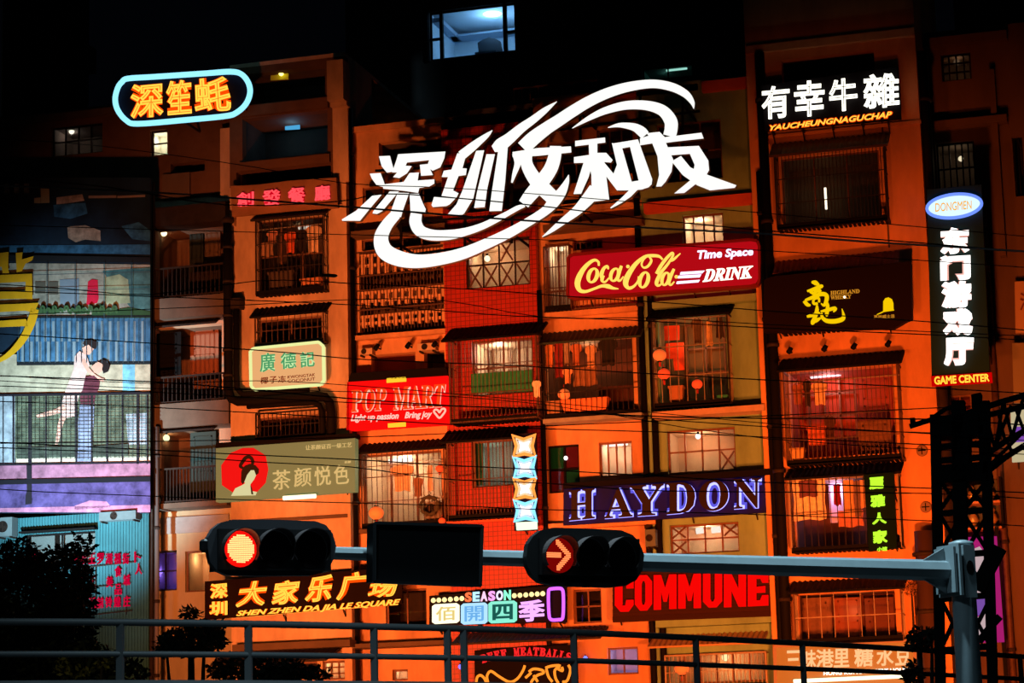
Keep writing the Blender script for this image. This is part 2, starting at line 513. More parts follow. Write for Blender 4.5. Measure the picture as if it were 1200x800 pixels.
# armchair-like tall backed seat silhouetted in that room
ch = thing('office_chair', 'dark high-backed chair standing in the bright tower room', 'chair', P(573, 65, YB + 1.2))
cb = MB(); poly_px(cb, [(561, 62), (559.5, 50), (566, 46), (573, 43.5), (580, 45), (586, 48), (589, 60), (590, 64), (561, 64)], YB + 1.2, 0.12)
cb.build('backrest', mat('navy_leather', (0.012, 0.022, 0.035), .8), ch)
X_, _, Z_, _ = rect(562, 64, 588, 66, YB + 1.2)
MB().box(X_, X_ + .75, YB + .65, YB + 1.2, Z_ - .08, Z_ + 0.02).build('seat', MATS['navy_leather'], ch)
tb = MB().lathe(P(793, 81, YB + .6), [(.02, -.35), (.05, -.34), (.05, .34), (.02, .35)], 8, 'x').build('tube_lamp', em('pale_teal_glow', (0.45, 1.0, 0.85), 1.3))
tag(tb, 'pale teal tube lamp in the dark tower, up behind the big swirl', 'lamp')

TL_ = thing('tower_block', 'barely visible unlit tower block at the top left corner of the view', 'building', (-18, 20, GZ))
wl = wall(TL_, 'wall', 2, 100, -60, 18.0, [(36, 8, 62, 34), (66, 50, 92, 74), (30, 86, 56, 108)], mat('dim_olive_concrete', (0.035, 0.04, 0.026), .9, var=.4, scale=.8), yref=60)
for q in ((36, 8, 62, 34), (66, 50, 92, 74), (30, 86, 56, 108)): window(TL_, *q, 18.0, 2, 1, BLACK_METAL, 1.0, mat('unlit_room', (.02, .02, .02), .9))

# ================================================================== left apartment building
LB = thing('apartment_building', 'tan left apartment block with dark recessed balconies beside the blue printed hoarding', 'building', (-9.5, 3.0, GZ))
YS = 2.0
L_holes = [(60, 146, 120, 181), (176, 152, 196, 182), (182, 265, 262, 345), (182, 382, 260, 470), (184, 503, 257, 588), (177, 645, 207, 692), (217, 645, 245, 693), (200, 190, 240, 202)]
zmid = P(150, 240, YS).z
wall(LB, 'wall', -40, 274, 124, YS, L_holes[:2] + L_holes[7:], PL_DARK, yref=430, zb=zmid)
zlow = P(220, 597, YS).z
wall(LB, 'wall', -40, 274, 240, YS, L_holes[2:5], PL_TAN, yref=430, zb=zlow)
wall(LB, 'wall', -40, 274, 597, YS, L_holes[5:7], mat('cream_plaster', (.40, .34, .20), .85, var=.3, scale=.8, bump=.1, streak=True), yref=430)
window(LB, 60, 146, 120, 181, YS, 4, 2, BLACK_METAL, 1.2, ROOM_DARK)
window(LB, 176, 152, 196, 182, YS, 1, 2, DARK_METAL, 0.5, mat('cream_blind', (.75, .72, .6), .9))
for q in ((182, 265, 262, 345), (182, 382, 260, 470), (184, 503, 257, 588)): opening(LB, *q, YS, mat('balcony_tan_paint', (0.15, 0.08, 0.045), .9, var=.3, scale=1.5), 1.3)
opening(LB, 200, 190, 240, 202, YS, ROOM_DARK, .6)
window(LB, 177, 645, 207, 692, YS, 2, 2, DARK_METAL, 1.0, mat('violet_dim_room', (.35, .3, .4), .9))
window(LB, 217, 645, 245, 693, YS, 1, 1, WOOD, 1.0, ROOM_WARM)
slab(LB, 176, 240, 264, 262, YS, 0.7, DARK_METAL, 'canopy')
slab(LB, 176, 347, 268, 371, YS, 0.8, mat('grey_tan_render', (.12, .085, .06), .9, var=.3, scale=1.5), 'slab')
slab(LB, 176, 471, 268, 499, YS, 0.8, MATS['grey_tan_render'], 'slab')
slab(LB, 174, 605, 268, 624, YS, 0.06, GREY_CONC, 'painted_band')
slab(LB, 176, 588, 266, 594, YS, 0.75, MATS['grey_tan_render'], 'slab')
slab(LB, 20, 124, 262, 132, YS, 0.15, PL_BROWN, 'cornice')
# inner doors and shutters of the recessed balconies
def leaf(bld, x0, y0, x1, y1, Y, m, name='door_leaf', t=0.05, panels=2):
    X0, X1, Z0, Z1 = rect(x0, y0, x1, y1, Y)
    mb = MB().box(X0, X1, Y, Y + t, Z0, Z1)
    for i in range(panels):
        a = Z0 + (Z1 - Z0) * (i + 0.12) / panels; b = Z0 + (Z1 - Z0) * (i + 0.88) / panels
        w = (X1 - X0) * .14
        for q in ((X0 + w, X0 + w * 1.3, a, b), (X1 - w * 1.3, X1 - w, a, b)): mb.box(q[0], q[1], Y - .02, Y, q[2], q[3])
        mb.box(X0 + w, X1 - w, Y - .02, Y, a, a + .04); mb.box(X0 + w, X1 - w, Y - .02, Y, b - .04, b)
    return mb.build(name, m, bld)
leaf(LB, 222, 270, 238, 345, YS + 1.0, mat('dark_green_door', (.015, .022, .018), .6))
leaf(LB, 240, 270, 258, 300, YS + 1.0, PL_BROWN, panels=1)
leaf(LB, 223, 384, 256, 440, YS + .9, mat('red_brown_door', (.28, .1, .05), .7))
leaf(LB, 178, 390, 212, 440, YS + .1, BLACK_METAL, 'grille_panel', panels=3)
leaf(LB, 223, 506, 253, 588, YS + .3, mat('green_black_door', (.02, .035, .03), .6))
leaf(LB, 226, 445, 256, 470, YS + .3, WOOD, 'parapet_panel', panels=1)
leaf(LB, 222, 318, 258, 345, YS + .25, DARK_METAL, 'parapet_panel', panels=1)

# main projecting block
YL = 0.0
M_holes = [(284, 82, 381, 118), (284, 134, 384, 184), (277, 196, 388, 212), (303, 256, 378, 340), (303, 372, 377, 400), (302, 487, 378, 512), (300, 776, 372, 796), (378, 774, 404, 796)]
zmid = P(340, 213, YL).z
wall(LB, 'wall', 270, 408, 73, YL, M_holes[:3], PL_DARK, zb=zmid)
wall(LB, 'wall', 270, 408, 213, YL, M_holes[3:], PL_TAN)
xl = P(270, 400, YL).x; xr = P(408, 400, YL).x; zt = P(340, 73, YL).z
MB().box(xl, xl + .25, YL + .3, YS + .3, GZ, zt).box(xr - .25, xr, YL + .3, YS + .3, GZ, zt).box(xl, xr, YL, YS + 6, zt, zt + .12).build('side_wall', PL_TAN, LB)
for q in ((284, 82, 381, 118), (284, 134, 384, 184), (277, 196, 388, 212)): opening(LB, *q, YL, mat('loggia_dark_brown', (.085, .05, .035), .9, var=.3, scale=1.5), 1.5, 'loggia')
slab(LB, 282, 119, 384, 131, YL, .12, PL_DARK, 'beam'); slab(LB, 280, 185, 386, 195, YL, .12, PL_DARK, 'beam'); slab(LB, 390, 124, 408, 213, YL, .08, PL_TAN, 'pilaster'); slab(LB, 258, 150, 271, 236, YS, .3, PL_TAN, 'pilaster'); slab(LB, 190, 203, 222, 232, YS, .1, PL_BROWN, 'balcony_front')
slab(LB, 383, 70, 402, 117, YL, .55, PL_TAN, 'pilaster'); slab(LB, 387, 117, 406, 124, YL, .3, PL_TAN, 'ledge')
window(LB, 303, 256, 378, 340, YL, 3, 2, WOOD, 1.2, mat('dim_brown_room', (.2, .11, .07), .9))
window(LB, 303, 372, 377, 400, YL, 2, 1, WOOD, 1.0, ROOM_DARK)
window(LB, 302, 487, 378, 512, YL, 3, 1, WOOD, 1.0, mat('dim_rust_room', (.22, .09, .05), .9))
window(LB, 300, 776, 372, 796, YL, 3, 1, WOOD, .8, ROOM_DARK); window(LB, 378, 774, 404, 796, YL, 3, 3, WOOD, .5, ROOM_WARM)
slab(LB, 272, 606, 407, 610, YL, .04, PL_BROWN, 'string_course'); slab(LB, 272, 752, 410, 760, YL, .5, PL_BROWN, 'ledge')
slab(LB, 270, 252, 274, 264, YL, .2, PL_TAN, 'bracket')

# ================================================================== middle apartment building
CB = thing('apartment_building', 'middle apartment block with orange, red-tiled and khaki bays behind the white swirl', 'building', (1.0, 2.0, GZ))
YC = 0.6
wall(CB, 'wall', 409, 522, 143, YC, [(444, 163, 520, 190), (425, 215, 518, 240), (424, 276, 516, 290), (421, 291, 520, 388), (435, 414, 487, 437), (497, 411, 521, 437), (426, 530, 518, 612), (452, 690, 500, 735), (460, 784, 478, 797)], PL_ORANGE)
window(CB, 460, 784, 478, 797, YC, 1, 1, WOOD, .4, ROOM_WARM)
slab(CB, 412, 752, 522, 757, YC, .7, PL_BROWN, 'shop_canopy')
opening(CB, 444, 163, 520, 190, YC, ROOM_DARK, .9, 'loggia'); window(CB, 425, 215, 518, 240, YC, 4, 1, WOOD, 1, ROOM_DARK); window(CB, 424, 276, 516, 290, YC, 4, 1, WOOD, 1, ROOM_DARK)
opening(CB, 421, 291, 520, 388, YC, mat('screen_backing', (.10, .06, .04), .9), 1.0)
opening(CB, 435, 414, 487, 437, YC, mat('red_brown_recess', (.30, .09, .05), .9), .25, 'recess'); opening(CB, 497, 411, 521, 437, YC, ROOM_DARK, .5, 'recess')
window(CB, 426, 530, 518, 612, YC, 3, 1, WOOD, 1.5, ROOM_WARM); window(CB, 452, 690, 500, 735, YC, 2, 1, WOOD, 1, ROOM_DARK)
slab(CB, 411, 266, 521, 272, YC, .5, PL_BROWN, 'slab'); slab(CB, 413, 389, 522, 394, YC, .25, PL_ORANGE, 'slab'); slab(CB, 414, 617, 524, 622, YC, .15, PL_BROWN, 'string_course')
slab(CB, 412, 143, 520, 149, YC, .18, PL_ORANGE, 'cornice')
# red-tiled bay
wall(CB, 'wall', 522, 632, 146, YC - .25, [(545, 200, 622, 246), (546, 279, 621, 336), (553, 397, 625, 462), (553, 515, 606, 570)], RED_TILE, .55)
YT = YC - .25
window(CB, 545, 200, 622, 246, YT, 3, 1, DARK_METAL, 1, ROOM_DARK)
window(CB, 546, 279, 621, 336, YT, 4, 2, DARK_METAL, 1.4, ROOM_WARM, lattice=((0, 0, 4, 2), (1, 0, 4, 2), (2, 0, 4, 2), (3, 0, 4, 2), (2, 1, 4, 2)))
window(CB, 553, 397, 625, 462, YT, 4, 2, WOOD, 1.4, ROOM_WARM)
window(CB, 553, 515, 606, 570, YT, 3, 1, WOOD, 1.2, mat('dim_grey_room', (.3, .3, .27), .9))
slab(CB, 522, 608, 632, 611, YT, .2, RED_PAINT, 'slab')
# orange bay with cage windows
B3 = [(642, 165, 690, 215), (700, 150, 742, 205), (642, 228, 750, 236), (640, 284, 668, 360), (672, 281, 706, 292), (640, 398, 742, 484), (642, 521, 679, 577), (702, 517, 741, 558), (672, 690, 705, 730), (712, 758, 748, 790)]
wall(CB, 'wall', 632, 756, 108, YC, B3, PL_ORANGE)
for q in B3[:2]: window(CB, *q, YC, 3, 2, WOOD, 1, ROOM_DARK)
opening(CB, *B3[2], YC, ROOM_DARK, .6, 'recess')
window(CB, *B3[3], YC, 2, 1, WOOD, 1.2, ROOM_WARM); window(CB, *B3[4], YC, 5, 1, WOOD, .3, mat('terracotta_shutter', (.5, .18, .08), .8))
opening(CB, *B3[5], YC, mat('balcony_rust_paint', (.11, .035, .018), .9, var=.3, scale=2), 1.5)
fw_, rr = window(CB, *B3[6], YC, 2, 2, BLACK_METAL, .9, ROOM_DARK)
X0, X1, Z0, Z1 = rr; xm, zm = (X0 + X1) / 2, (Z0 + Z1) / 2
for (a, b, c, d, m_) in ((X0, xm, zm, Z1, 'green'), (xm, X1, zm, Z1, 'maroon'), (X0, xm, Z0, zm, 'maroon'), (xm, X1, Z0, zm, 'green')):
    mm = mat(m_ + '_glass_film', (.005, .20, .10) if m_ == 'green' else (.16, .012, .035), .35)
    o = MB().box(a + .04, b - .04, YC + .155, YC + .175, c + .04, d - .04).build('film_panel', mm, fw_)
    o['label'] = m_ + ' film on a quarter of the window'
window(CB, *B3[7], YC, 4, 1, WOOD, 1.0, ROOM_WARM); window(CB, *B3[8], YC, 2, 2, WOOD, .8, ROOM_DARK)
window(CB, *B3[9], YC, 2, 1, WOOD, .8, mat('lilac_blind', (.55, .5, .6), .9))
slab(CB, 636, 487, 752, 492, YC, .55, GREY_CONC, 'slab'); slab(CB, 634, 362, 752, 368, YC, .2, PL_ORANGE, 'slab'); slab(CB, 640, 610, 768, 617, YC, .35, PL_ORANGE, 'slab')
slab(CB, 636, 240, 752, 246, YC, .12, PL_ORANGE, 'slab'); slab(CB, 636, 258, 752, 266, YC, .5, PL_BROWN, 'slab')
slab(CB, 700, 104, 818, 112, YC, .1, RED_PAINT, 'parapet')
# khaki bay
B4 = [(770, 142, 846, 212), (800, 250, 848, 291), (772, 368, 852, 470), (782, 502, 862, 553), (785, 613, 866, 648), (782, 764, 897, 800)]
YK = YC - .1
wall(CB, 'wall', 756, 894, 93, YK, B4, PL_KHAKI, .4)
window(CB, *B4[0], YK, 3, 2, WOOD, 1, ROOM_DARK)
window(CB, *B4[1], YK, 4, 1, WOOD, 1.2, ROOM_WARM)
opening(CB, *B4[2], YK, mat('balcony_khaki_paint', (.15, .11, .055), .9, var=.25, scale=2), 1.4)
window(CB, *B4[3], YK, 4, 2, WOOD, 1.2, ROOM_WARM, lattice=((3, 0, 4, 2),))
window(CB, *B4[4], YK, 4, 2, WOOD, 1.2, ROOM_WARM, lattice=((0, 0, 4, 2), (0, 1, 4, 2), (3, 1, 4, 2)))
window(CB, *B4[5], YK, 6, 1, WOOD, 1.2, ROOM_WARM)
slab(CB, 822, 92, 886, 104, YK, .2, RED_PAINT, 'parapet'); slab(CB, 754, 231, 892, 243, YK, .25, RED_PAINT, 'slab')
slab(CB, 764, 348, 895, 356, YK, .3, PL_KHAKI, 'slab'); slab(CB, 764, 478, 896, 485, YK, .6, mat('pink_grey_render', (.5, .36, .3), .9, var=.25, scale=2), 'slab')
slab(CB, 768, 722, 906, 732, YK, .4, PL_KHAKI, 'slab')
ztop = P(700, 108, YC).z
MB().box(P(409, 400, YC).x, P(522, 400, YC).x, YC, YC + 8, P(465, 143, YC).z - .15, P(465, 143, YC).z - .02).box(P(522, 400, YC).x, P(756, 400, YC).x, YC + .3, YC + 8, ztop - .15, ztop - .02).build('roof', DARK_CONC, CB)
# left return wall of the middle block is hidden by the gap; right return wall
MB().box(P(894, 400, YK).x - .25, P(894, 400, YK).x, YK + .4, YK + 6, GZ, P(826, 93, YK).z).build('side_wall', PL_KHAKI, CB)

# ================================================================== right apartment building
RB = thing('apartment_building', 'tall orange right apartment block with four barred balconies one above another', 'building', (9, 2, GZ))
YR = 0.0
H = [(916, 64, 1025, 92), (916, 180, 1032, 258), (918, 322, 1050, 380), (926, 432, 1048, 534), (932, 560, 1050, 639), (936, 694, 1050, 748)]
wall(RB, 'wall', 889, 1093.5, -70, YR, H, PL_RIGHT)
opening(RB, *H[0], YR, ROOM_DARK, .8, 'recess')
window(RB, *H[1], YR, 3, 1, WOOD, 1.2, ROOM_DARK); window(RB, *H[2], YR, 4, 1, WOOD, 1, ROOM_DARK)
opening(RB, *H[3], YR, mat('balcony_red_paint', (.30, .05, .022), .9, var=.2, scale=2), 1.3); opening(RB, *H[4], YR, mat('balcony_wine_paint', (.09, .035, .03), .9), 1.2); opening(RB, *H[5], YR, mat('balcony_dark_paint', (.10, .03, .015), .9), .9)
slab(RB, 873, 43, 1072, 52, YR, .15, PL_RIGHT, 'cornice')
slab(RB, 884, 150, 1080, 154, YR, .06, PL_RIGHT, 'string_course')
slab(RB, 1036, 120, 1038, 290, YR, .04, PL_BROWN, 'joint_strip')
MB().box(P(1093.5, 400, YR).x - .25, P(1093.5, 400, YR).x, YR + .3, YR + 6, GZ, P(990, -70, YR).z).build('side_wall', PL_RIGHT, RB)
# inner windows at the back of the two lit balconies
def backwin(bld, x0, y0, x1, y1, Y, nx, nz, fm=WOOD):
    X0, X1, Z0, Z1 = rect(x0, y0, x1, y1, Y)
    mb = MB(); w = .05
    for i in range(nx + 1):
        x = X0 + (X1 - X0) * i / nx; mb.box(x - w / 2, x + w / 2, Y - .05, Y, Z0, Z1)
    for i in range(nz + 1):
        z = Z0 + (Z1 - Z0) * i / nz; mb.box(X0, X1, Y - .05, Y, z - w / 2, z + w / 2)
    return mb.build('inner_window', fm, bld)
backwin(RB, 930, 436, 1003, 515, YR + 1.5, 4, 3); leaf(RB, 1008, 440, 1046, 532, YR + 1.4, mat('red_door', (.26, .045, .02), .7), panels=3)
leaf(RB, 1006, 492, 1044, 534, YR + .3, WOOD, 'parapet_panel', panels=1)
leaf(RB, 936, 700, 975, 748, YR + .7, WOOD, panels=1); leaf(RB, 978, 700, 1010, 748, YR + .7, mat('rust_door', (.20, .05, .02), .7), panels=2); leaf(RB, 1014, 700, 1048, 748, YR + .7, mat('dark_red_door', (.10, .025, .012), .7), panels=2)
leaf(RB, 972, 563, 988, 612, YR + 1.1, mat('lilac_glass_panel', (.55, .45, .62), .5), panels=1)
leaf(CB, 702, 452, 744, 486, YC + .35, mat('dark_maroon_panel', (.05, .015, .01), .8), 'parapet_panel', panels=1)
backwin(CB, 560, 400, 618, 460, YT + 1.5, 3, 2); backwin(CB, 806, 380, 850, 465, YK + 1.5, 2, 3)

# ================================================================== far right building
FB = thing('apartment_building', 'dark far right apartment block behind the vertical game hall sign and lattice tower', 'building', (15, 4, GZ))
YF = 2.2
H = [(1103, 62, 1138, 94), (1098, 166, 1143, 226), (1112, 462, 1140, 520), (1188, 160, 1200, 230)]
wall(FB, 'wall', 1086, 1240, 30, YF, H, PL_BROWN)
window(FB, *H[0], YF, 4, 3, BLACK_METAL, 1.0, ROOM_WARM, pane=GLASS_DARK); window(FB, *H[1], YF, 6, 2, BLACK_METAL, 1.0, ROOM_DARK)
window(FB, *H[2], YF, 2, 2, WOOD, .8, ROOM_RED); window(FB, *H[3], YF, 2, 1, BLACK_METAL, .8, ROOM_DARK)
slab(FB, 1080, 40, 1180, 50, YF, .3, PL_BROWN, 'cornice'); slab(FB, 1086, 138, 1180, 146, YF, .4, PL_BROWN, 'slab'); slab(FB, 1165, 80, 1172, 300, YF, .3, PL_BROWN, 'pilaster')
FB2 = thing('tower_block', 'dark block behind the far right roof with one green-white lit window', 'building', (22, 12, GZ))
wall(FB2, 'wall', 1120, 1300, -80, 9.0, [(1196, 30, 1212, 62)], DARK_CONC, yref=50)
window(FB2, 1196, 30, 1212, 62, 9.0, 1, 2, BLACK_METAL, .5, mat('pale_green_blind', (.6, .75, .5), .9))
light('room_lamp_glow', 'POINT', P(1203, 46, 9.5), None, 8, (.8, 1, .7), .1)

# glows inside lit rooms
for a in [(84, 155, YS + .8, 16, WHITE_L), (186, 166, YS + .45, 10, (1, .95, .75)), (192, 273, YS + .6, 10, WARM_L), (190, 405, YS + .8, 8, WARM_L), (196, 513, YS + .7, 10, WARM_L),
          (189, 670, YS + .7, 12, (.35, .2, 1)), (236, 655, YS + .8, 14, WARM_L), (330, 83, YL + .2, 3, (1, .85, .05)), (342, 150, YL + .9, 6, (.2, .6, 1)),
          (350, 262, YL + .9, 12, WARM_L), (475, 545, YC + 1.0, 90, (1, .78, .5)), (575, 300, YT + 1.0, 30, (1, .75, .45)), (585, 412, YT + .9, 60, (1, .8, .55)), (575, 540, YT + .9, 14, (.7, 1, .75)),
          (656, 300, YC + .8, 20, (1, .85, .6)), (690, 412, YC + .8, 26, WARM_L), (722, 525, YC + .8, 34, (1, .78, .6)), (822, 262, YK + .8, 45, (1, .8, .55)), (815, 400, YK + .8, 16, WARM_L),
          (820, 520, YK + .8, 34, (1, .62, .35)), (828, 622, YK + .8, 38, (1, .75, .5)), (850, 775, YK + .9, 30, WARM_L), (960, 225, YR + .8, 7, WARM_L), (970, 445, YR + 1.0, 34, (1, .5, .52)),
          (980, 572, YR + .9, 30, (.9, .6, .9)), (1000, 715, YR + .5, 3, WARM_L), (1122, 72, YF + .5, 8, (1, .9, .65)), (1123, 185, YF + .6, 6, (1, .8, .5)), (728, 770, YC + .3, 10, (.7, .6, 1)), (391, 780, YL + .5, 9, (1, .6, .3)), (469, 788, YC + .5, 5, (1, .6, .35)), (780, 84, YB + .9, 5, (.4, 1, .85))]:
    room_light(*a)
# ================================================================== barred window cages, railings, awnings
def awning_mesh(X0, X1, Yw, out, z_back, z_front, m, name, parent, n=None, amp=0.02):
    n = n or max(8, int((X1 - X0) / 0.035))
    mb = MB()
    for dz in (0.0, -0.02):
        def fn(u, v, dz=dz):
            x = X0 + (X1 - X0) * u
            return (x, Yw - out * v, z_back + (z_front - z_back) * v + amp * math.sin(u * n * math.pi * 0.5) + dz)
        mb.grid(fn, n, 2)
    mb.bar((X0, Yw - out, z_front - .03), (X1, Yw - out, z_front - .03), .05)
    mb.bar((X0, Yw, z_back - .03), (X0, Yw - out, z_front - .03), .05); mb.bar((X1, Yw, z_back - .03), (X1, Yw - out, z_front - .03), .05)
    return mb.build(name, m, parent)

def cage(label, x0, y0, x1, y1, Y, out, nb, nr, fm=RUST_METAL, bm=None, awn=None, awm=BLACK_METAL, tray=True, over=0.1, cat='window cage', name='window_cage', bw=0.018, fw=0.04, solid_low=0.0):
    Yf = Y - out
    X0, X1, Z0, Z1 = rect(x0, y0, x1, y1, Yf)
    t = thing(name, label, cat, ((X0 + X1) / 2, Y, Z0))
    bm = bm or fm
    mb = MB()
    for x in (X0, X1):
        mb.bar((x, Yf, Z0), (x, Yf, Z1), fw)
        for z in (Z0, Z1): mb.bar((x, Y - .01, z), (x, Yf, z), fw)
    for z in (Z0, Z1): mb.bar((X0, Yf, z), (X1, Yf, z), fw)
    mb.build('frame', fm, t)
    gb = MB()
    for i in range(1, nb):
        x = X0 + (X1 - X0) * i / nb; gb.bar((x, Yf, Z0), (x, Yf, Z1), bw)
    for k in range(1, nr):
        z = Z0 + (Z1 - Z0) * k / nr; gb.bar((X0, Yf, z), (X1, Yf, z), bw * 1.3)
    ns = max(2, int(out / .13))
    for x in (X0, X1):
        for i in range(1, ns):
            yy = Y - out * i / ns; gb.bar((x, yy, Z0), (x, yy, Z1), bw)
        for k in range(1, nr):
            z = Z0 + (Z1 - Z0) * k / nr; gb.bar((x, Y - .01, z), (x, Yf, z), bw)
    gb.build('grille', bm, t)
    if tray:
        tb = MB()
        k = max(3, int((X1 - X0) / .12))
        for i in range(k): tb.box(X0 + (X1 - X0) * (i + .15) / k, X0 + (X1 - X0) * (i + .7) / k, Yf + .02, Y - .01, Z0 - .02, Z0 + .01)
        tb.box(X0, X1, Yf - .02, Yf + .02, Z0 - .05, Z0 + .1)
        tb.build('floor_tray', BLACK_METAL, t)
    if awn:
        zb, zf = P((x0 + x1) / 2, awn[0], Y).z, P((x0 + x1) / 2, awn[1], Yf - over).z
        awning_mesh(X0 - over, X1 + over, Y - .01, out + over, zb, zf, awm, 'awning', t)
    return t

cage('rusty window cage with hung washing, under the red four-character board', 300, 254, 379, 342, YL, .4, 15, 3, DARK_METAL, awn=(247, 253), awm=DARK_METAL)
cage('small window cage with black awning just above the cream octagonal sign', 299, 368, 379, 403, YL, .35, 12, 2, RUST_METAL, awn=(358, 367), awm=BLACK_METAL)
cage('dim low window cage tucked between the black ducts and the woman sign', 300, 482, 379, 513, YL, .3, 16, 2, DARK_METAL)
cage('cage window with hung washing and wreath under the red heart sign', 424, 528, 521, 615, YC, .5, 16, 3, RUST_METAL, awn=(517, 526))
cage('upper barred balcony on the red tiles, with a green cloth behind', 527, 394, 629, 492, YT, .7, 22, 3, RUST_METAL, awn=(382, 394), over=.15)
cage('lower barred balcony on the red tiles beside the stacked neon stars', 525, 516, 607, 606, YT, .6, 20, 2, RUST_METAL, awn=(502, 514), over=.15)
cage('washing-filled balcony cage on the orange bay under the drink sign', 637, 398, 748, 487, YC, .5, 18, 3, DARK_METAL, awn=(386, 397), awm=mat('dark_green_sheet', (.02, .04, .035), .6))
cage('balcony cage of the khaki bay hung with round red lanterns', 765, 370, 854, 474, YK, .55, 9, 3, DARK_METAL, PALE_METAL, awn=(360, 369), bw=.02)
cage('unlit top balcony cage on the right block, under the white neon characters', 909, 176, 1038, 262, YR, .55, 30, 3, DARK_METAL, awn=(162, 175), awm=mat('dark_brown_sheet', (.10, .05, .03), .7))
cage('balcony cage whose rusty red awning tops the black board with gold characters', 914, 320, 1048, 384, YR, .55, 18, 2, DARK_METAL, awn=(300, 314), awm=mat('rust_red_sheet', (.30, .09, .04), .7, var=.3, scale=5), over=.12)
cage('large red-lit balcony cage under four small spotlights on the right block', 920, 430, 1054, 540, YR, .75, 26, 4, RUST_METAL, awn=(416, 428), over=.12, bw=.016)
cage('curtained balcony cage on the right block beside the green vertical sign', 926, 558, 1054, 643, YR, .7, 16, 2, PALE_METAL, DARK_METAL, awn=(545, 556), over=.08)
cage('lowest balcony cage on the right block, below the traffic mast arm', 931, 692, 1057, 751, YR, .65, 8, 2, RUST_METAL, PALE_METAL, awn=(678, 690), over=.1)
cage('pale framed street-level cage under the red slab letters, half behind the railing', 780, 766, 898, 806, YK, .3, 24, 2, PALE_METAL)
cage('narrow window cage beside the left end of the red drink sign', 638, 288, 668, 362, YC, .35, 9, 3, RUST_METAL)

def railing(label, x0, y0, x1, y1, Y, nb, m=DARK_METAL, group=None):
    X0, X1, Z0, Z1 = rect(x0, y0, x1, y1, Y)
    t = thing('balcony_railing', label, 'railing', ((X0 + X1) / 2, Y, Z0))
    MB().bar((X0, Y, Z1), (X1, Y, Z1), .05).bar((X0, Y, Z0 + .04), (X1, Y, Z0 + .04), .04).build('rail', m, t)
    mb = MB()
    for i in range(nb + 1):
        x = X0 + (X1 - X0) * i / nb; mb.bar((x, Y, Z0), (x, Y, Z1), .022)
    mb.build('balusters', m, t)
    return t
railing('top left balcony railing just right of the blue printed hoarding', 182, 312, 262, 347, YS - .72, 16)
railing('middle left balcony railing, below the top one beside the hoarding', 182, 440, 262, 471, YS - .72, 16)
railing('lowest left balcony railing, left of the woman sign', 184, 548, 254, 588, YS - .68, 18)
railing('orange lit railing directly under the red drink sign', 638, 338, 748, 362, YC - .15, 24, RUST_METAL)
railing('roof terrace railing behind the top of the white swirl', 602, 99, 700, 121, YC + .5, 10, RUST_METAL)
a_ = awning_mesh(*[rect(180, 500, 262, 508, YS)[i] for i in (0, 1)], YS - .02, .75, P(221, 494, YS).z, P(221, 503, YS - .75).z, DARK_METAL, 'awning', None)
tag(a_, 'dark corrugated awning over the lowest left balcony', 'awning')
a_ = awning_mesh(*[rect(180, 372, 262, 380, YS)[i] for i in (0, 1)], YS - .02, .6, P(221, 371, YS).z, P(221, 379, YS - .6).z, DARK_METAL, 'awning', None)
tag(a_, 'dark corrugated awning over the middle left balcony', 'awning')
a_ = awning_mesh(*[rect(768, 752, 900, 760, YK)[i] for i in (0, 1)], YK - .02, .8, P(834, 742, YK).z, P(834, 754, YK - .8).z, mat('faded_tan_sheet', (.4, .27, .14), .8), 'awning', None)
tag(a_, 'faded tan awning below the red slab letters', 'awning')
a_ = awning_mesh(*[rect(545, 752, 716, 760, YC)[i] for i in (0, 1)], YC - .3, .9, P(630, 738, YC).z, P(630, 750, YC - .9).z, DARK_METAL, 'awning', None)
tag(a_, 'dark awning over the red neon meatball lettering', 'awning')
a_ = awning_mesh(*[rect(268, 765, 400, 772, YL)[i] for i in (0, 1)], YL - .02, 1.2, P(330, 760, YL).z, P(330, 774, YL - 1.2).z, DARK_METAL, 'awning', None)
tag(a_, 'long dark shop awning at street level on the left', 'awning')

# breeze block screen
X0, X1, Z0, Z1 = rect(419, 291, 521, 388, YC + .05)
t = thing('breeze_block_screen', 'pierced breeze-block screen under the lower left curve of the white swirl', 'screen', ((X0 + X1) / 2, YC, Z0))
mb = MB()
BLOCK = mat('terracotta_block', (.62, .36, .20), .85, var=.25, scale=4)
def zz(y): return P(470, y, YC + .05).z
nc = 22
for (ya, yb) in ((294, 306), (306, 318), (338, 348), (348, 356), (366, 374), (374, 380)):
    row = int(ya)
    for i in range(nc):
        xa = X0 + (X1 - X0) * i / nc; xb = X0 + (X1 - X0) * (i + 1) / nc
        if (i + (row // 2)) % 2 == 0: mb.box(xa, xb, YC + .04, YC + .16, zz(yb), zz(ya))
        else: mb.box(xa, xb, YC + .04, YC + .16, zz(ya + 3), zz(ya))
mb.build('blocks', BLOCK, t)
mb = MB()
for i in range(27):
    x = X0 + (X1 - X0) * i / 26; mb.bar((x, YC + .02, Z0), (x, YC + .02, Z1), .02)
for y in (292, 320, 337, 360, 388): mb.bar((X0, YC + .01, zz(y)), (X1, YC + .01, zz(y)), .04)
mb.build('grille', RUST_METAL, t)

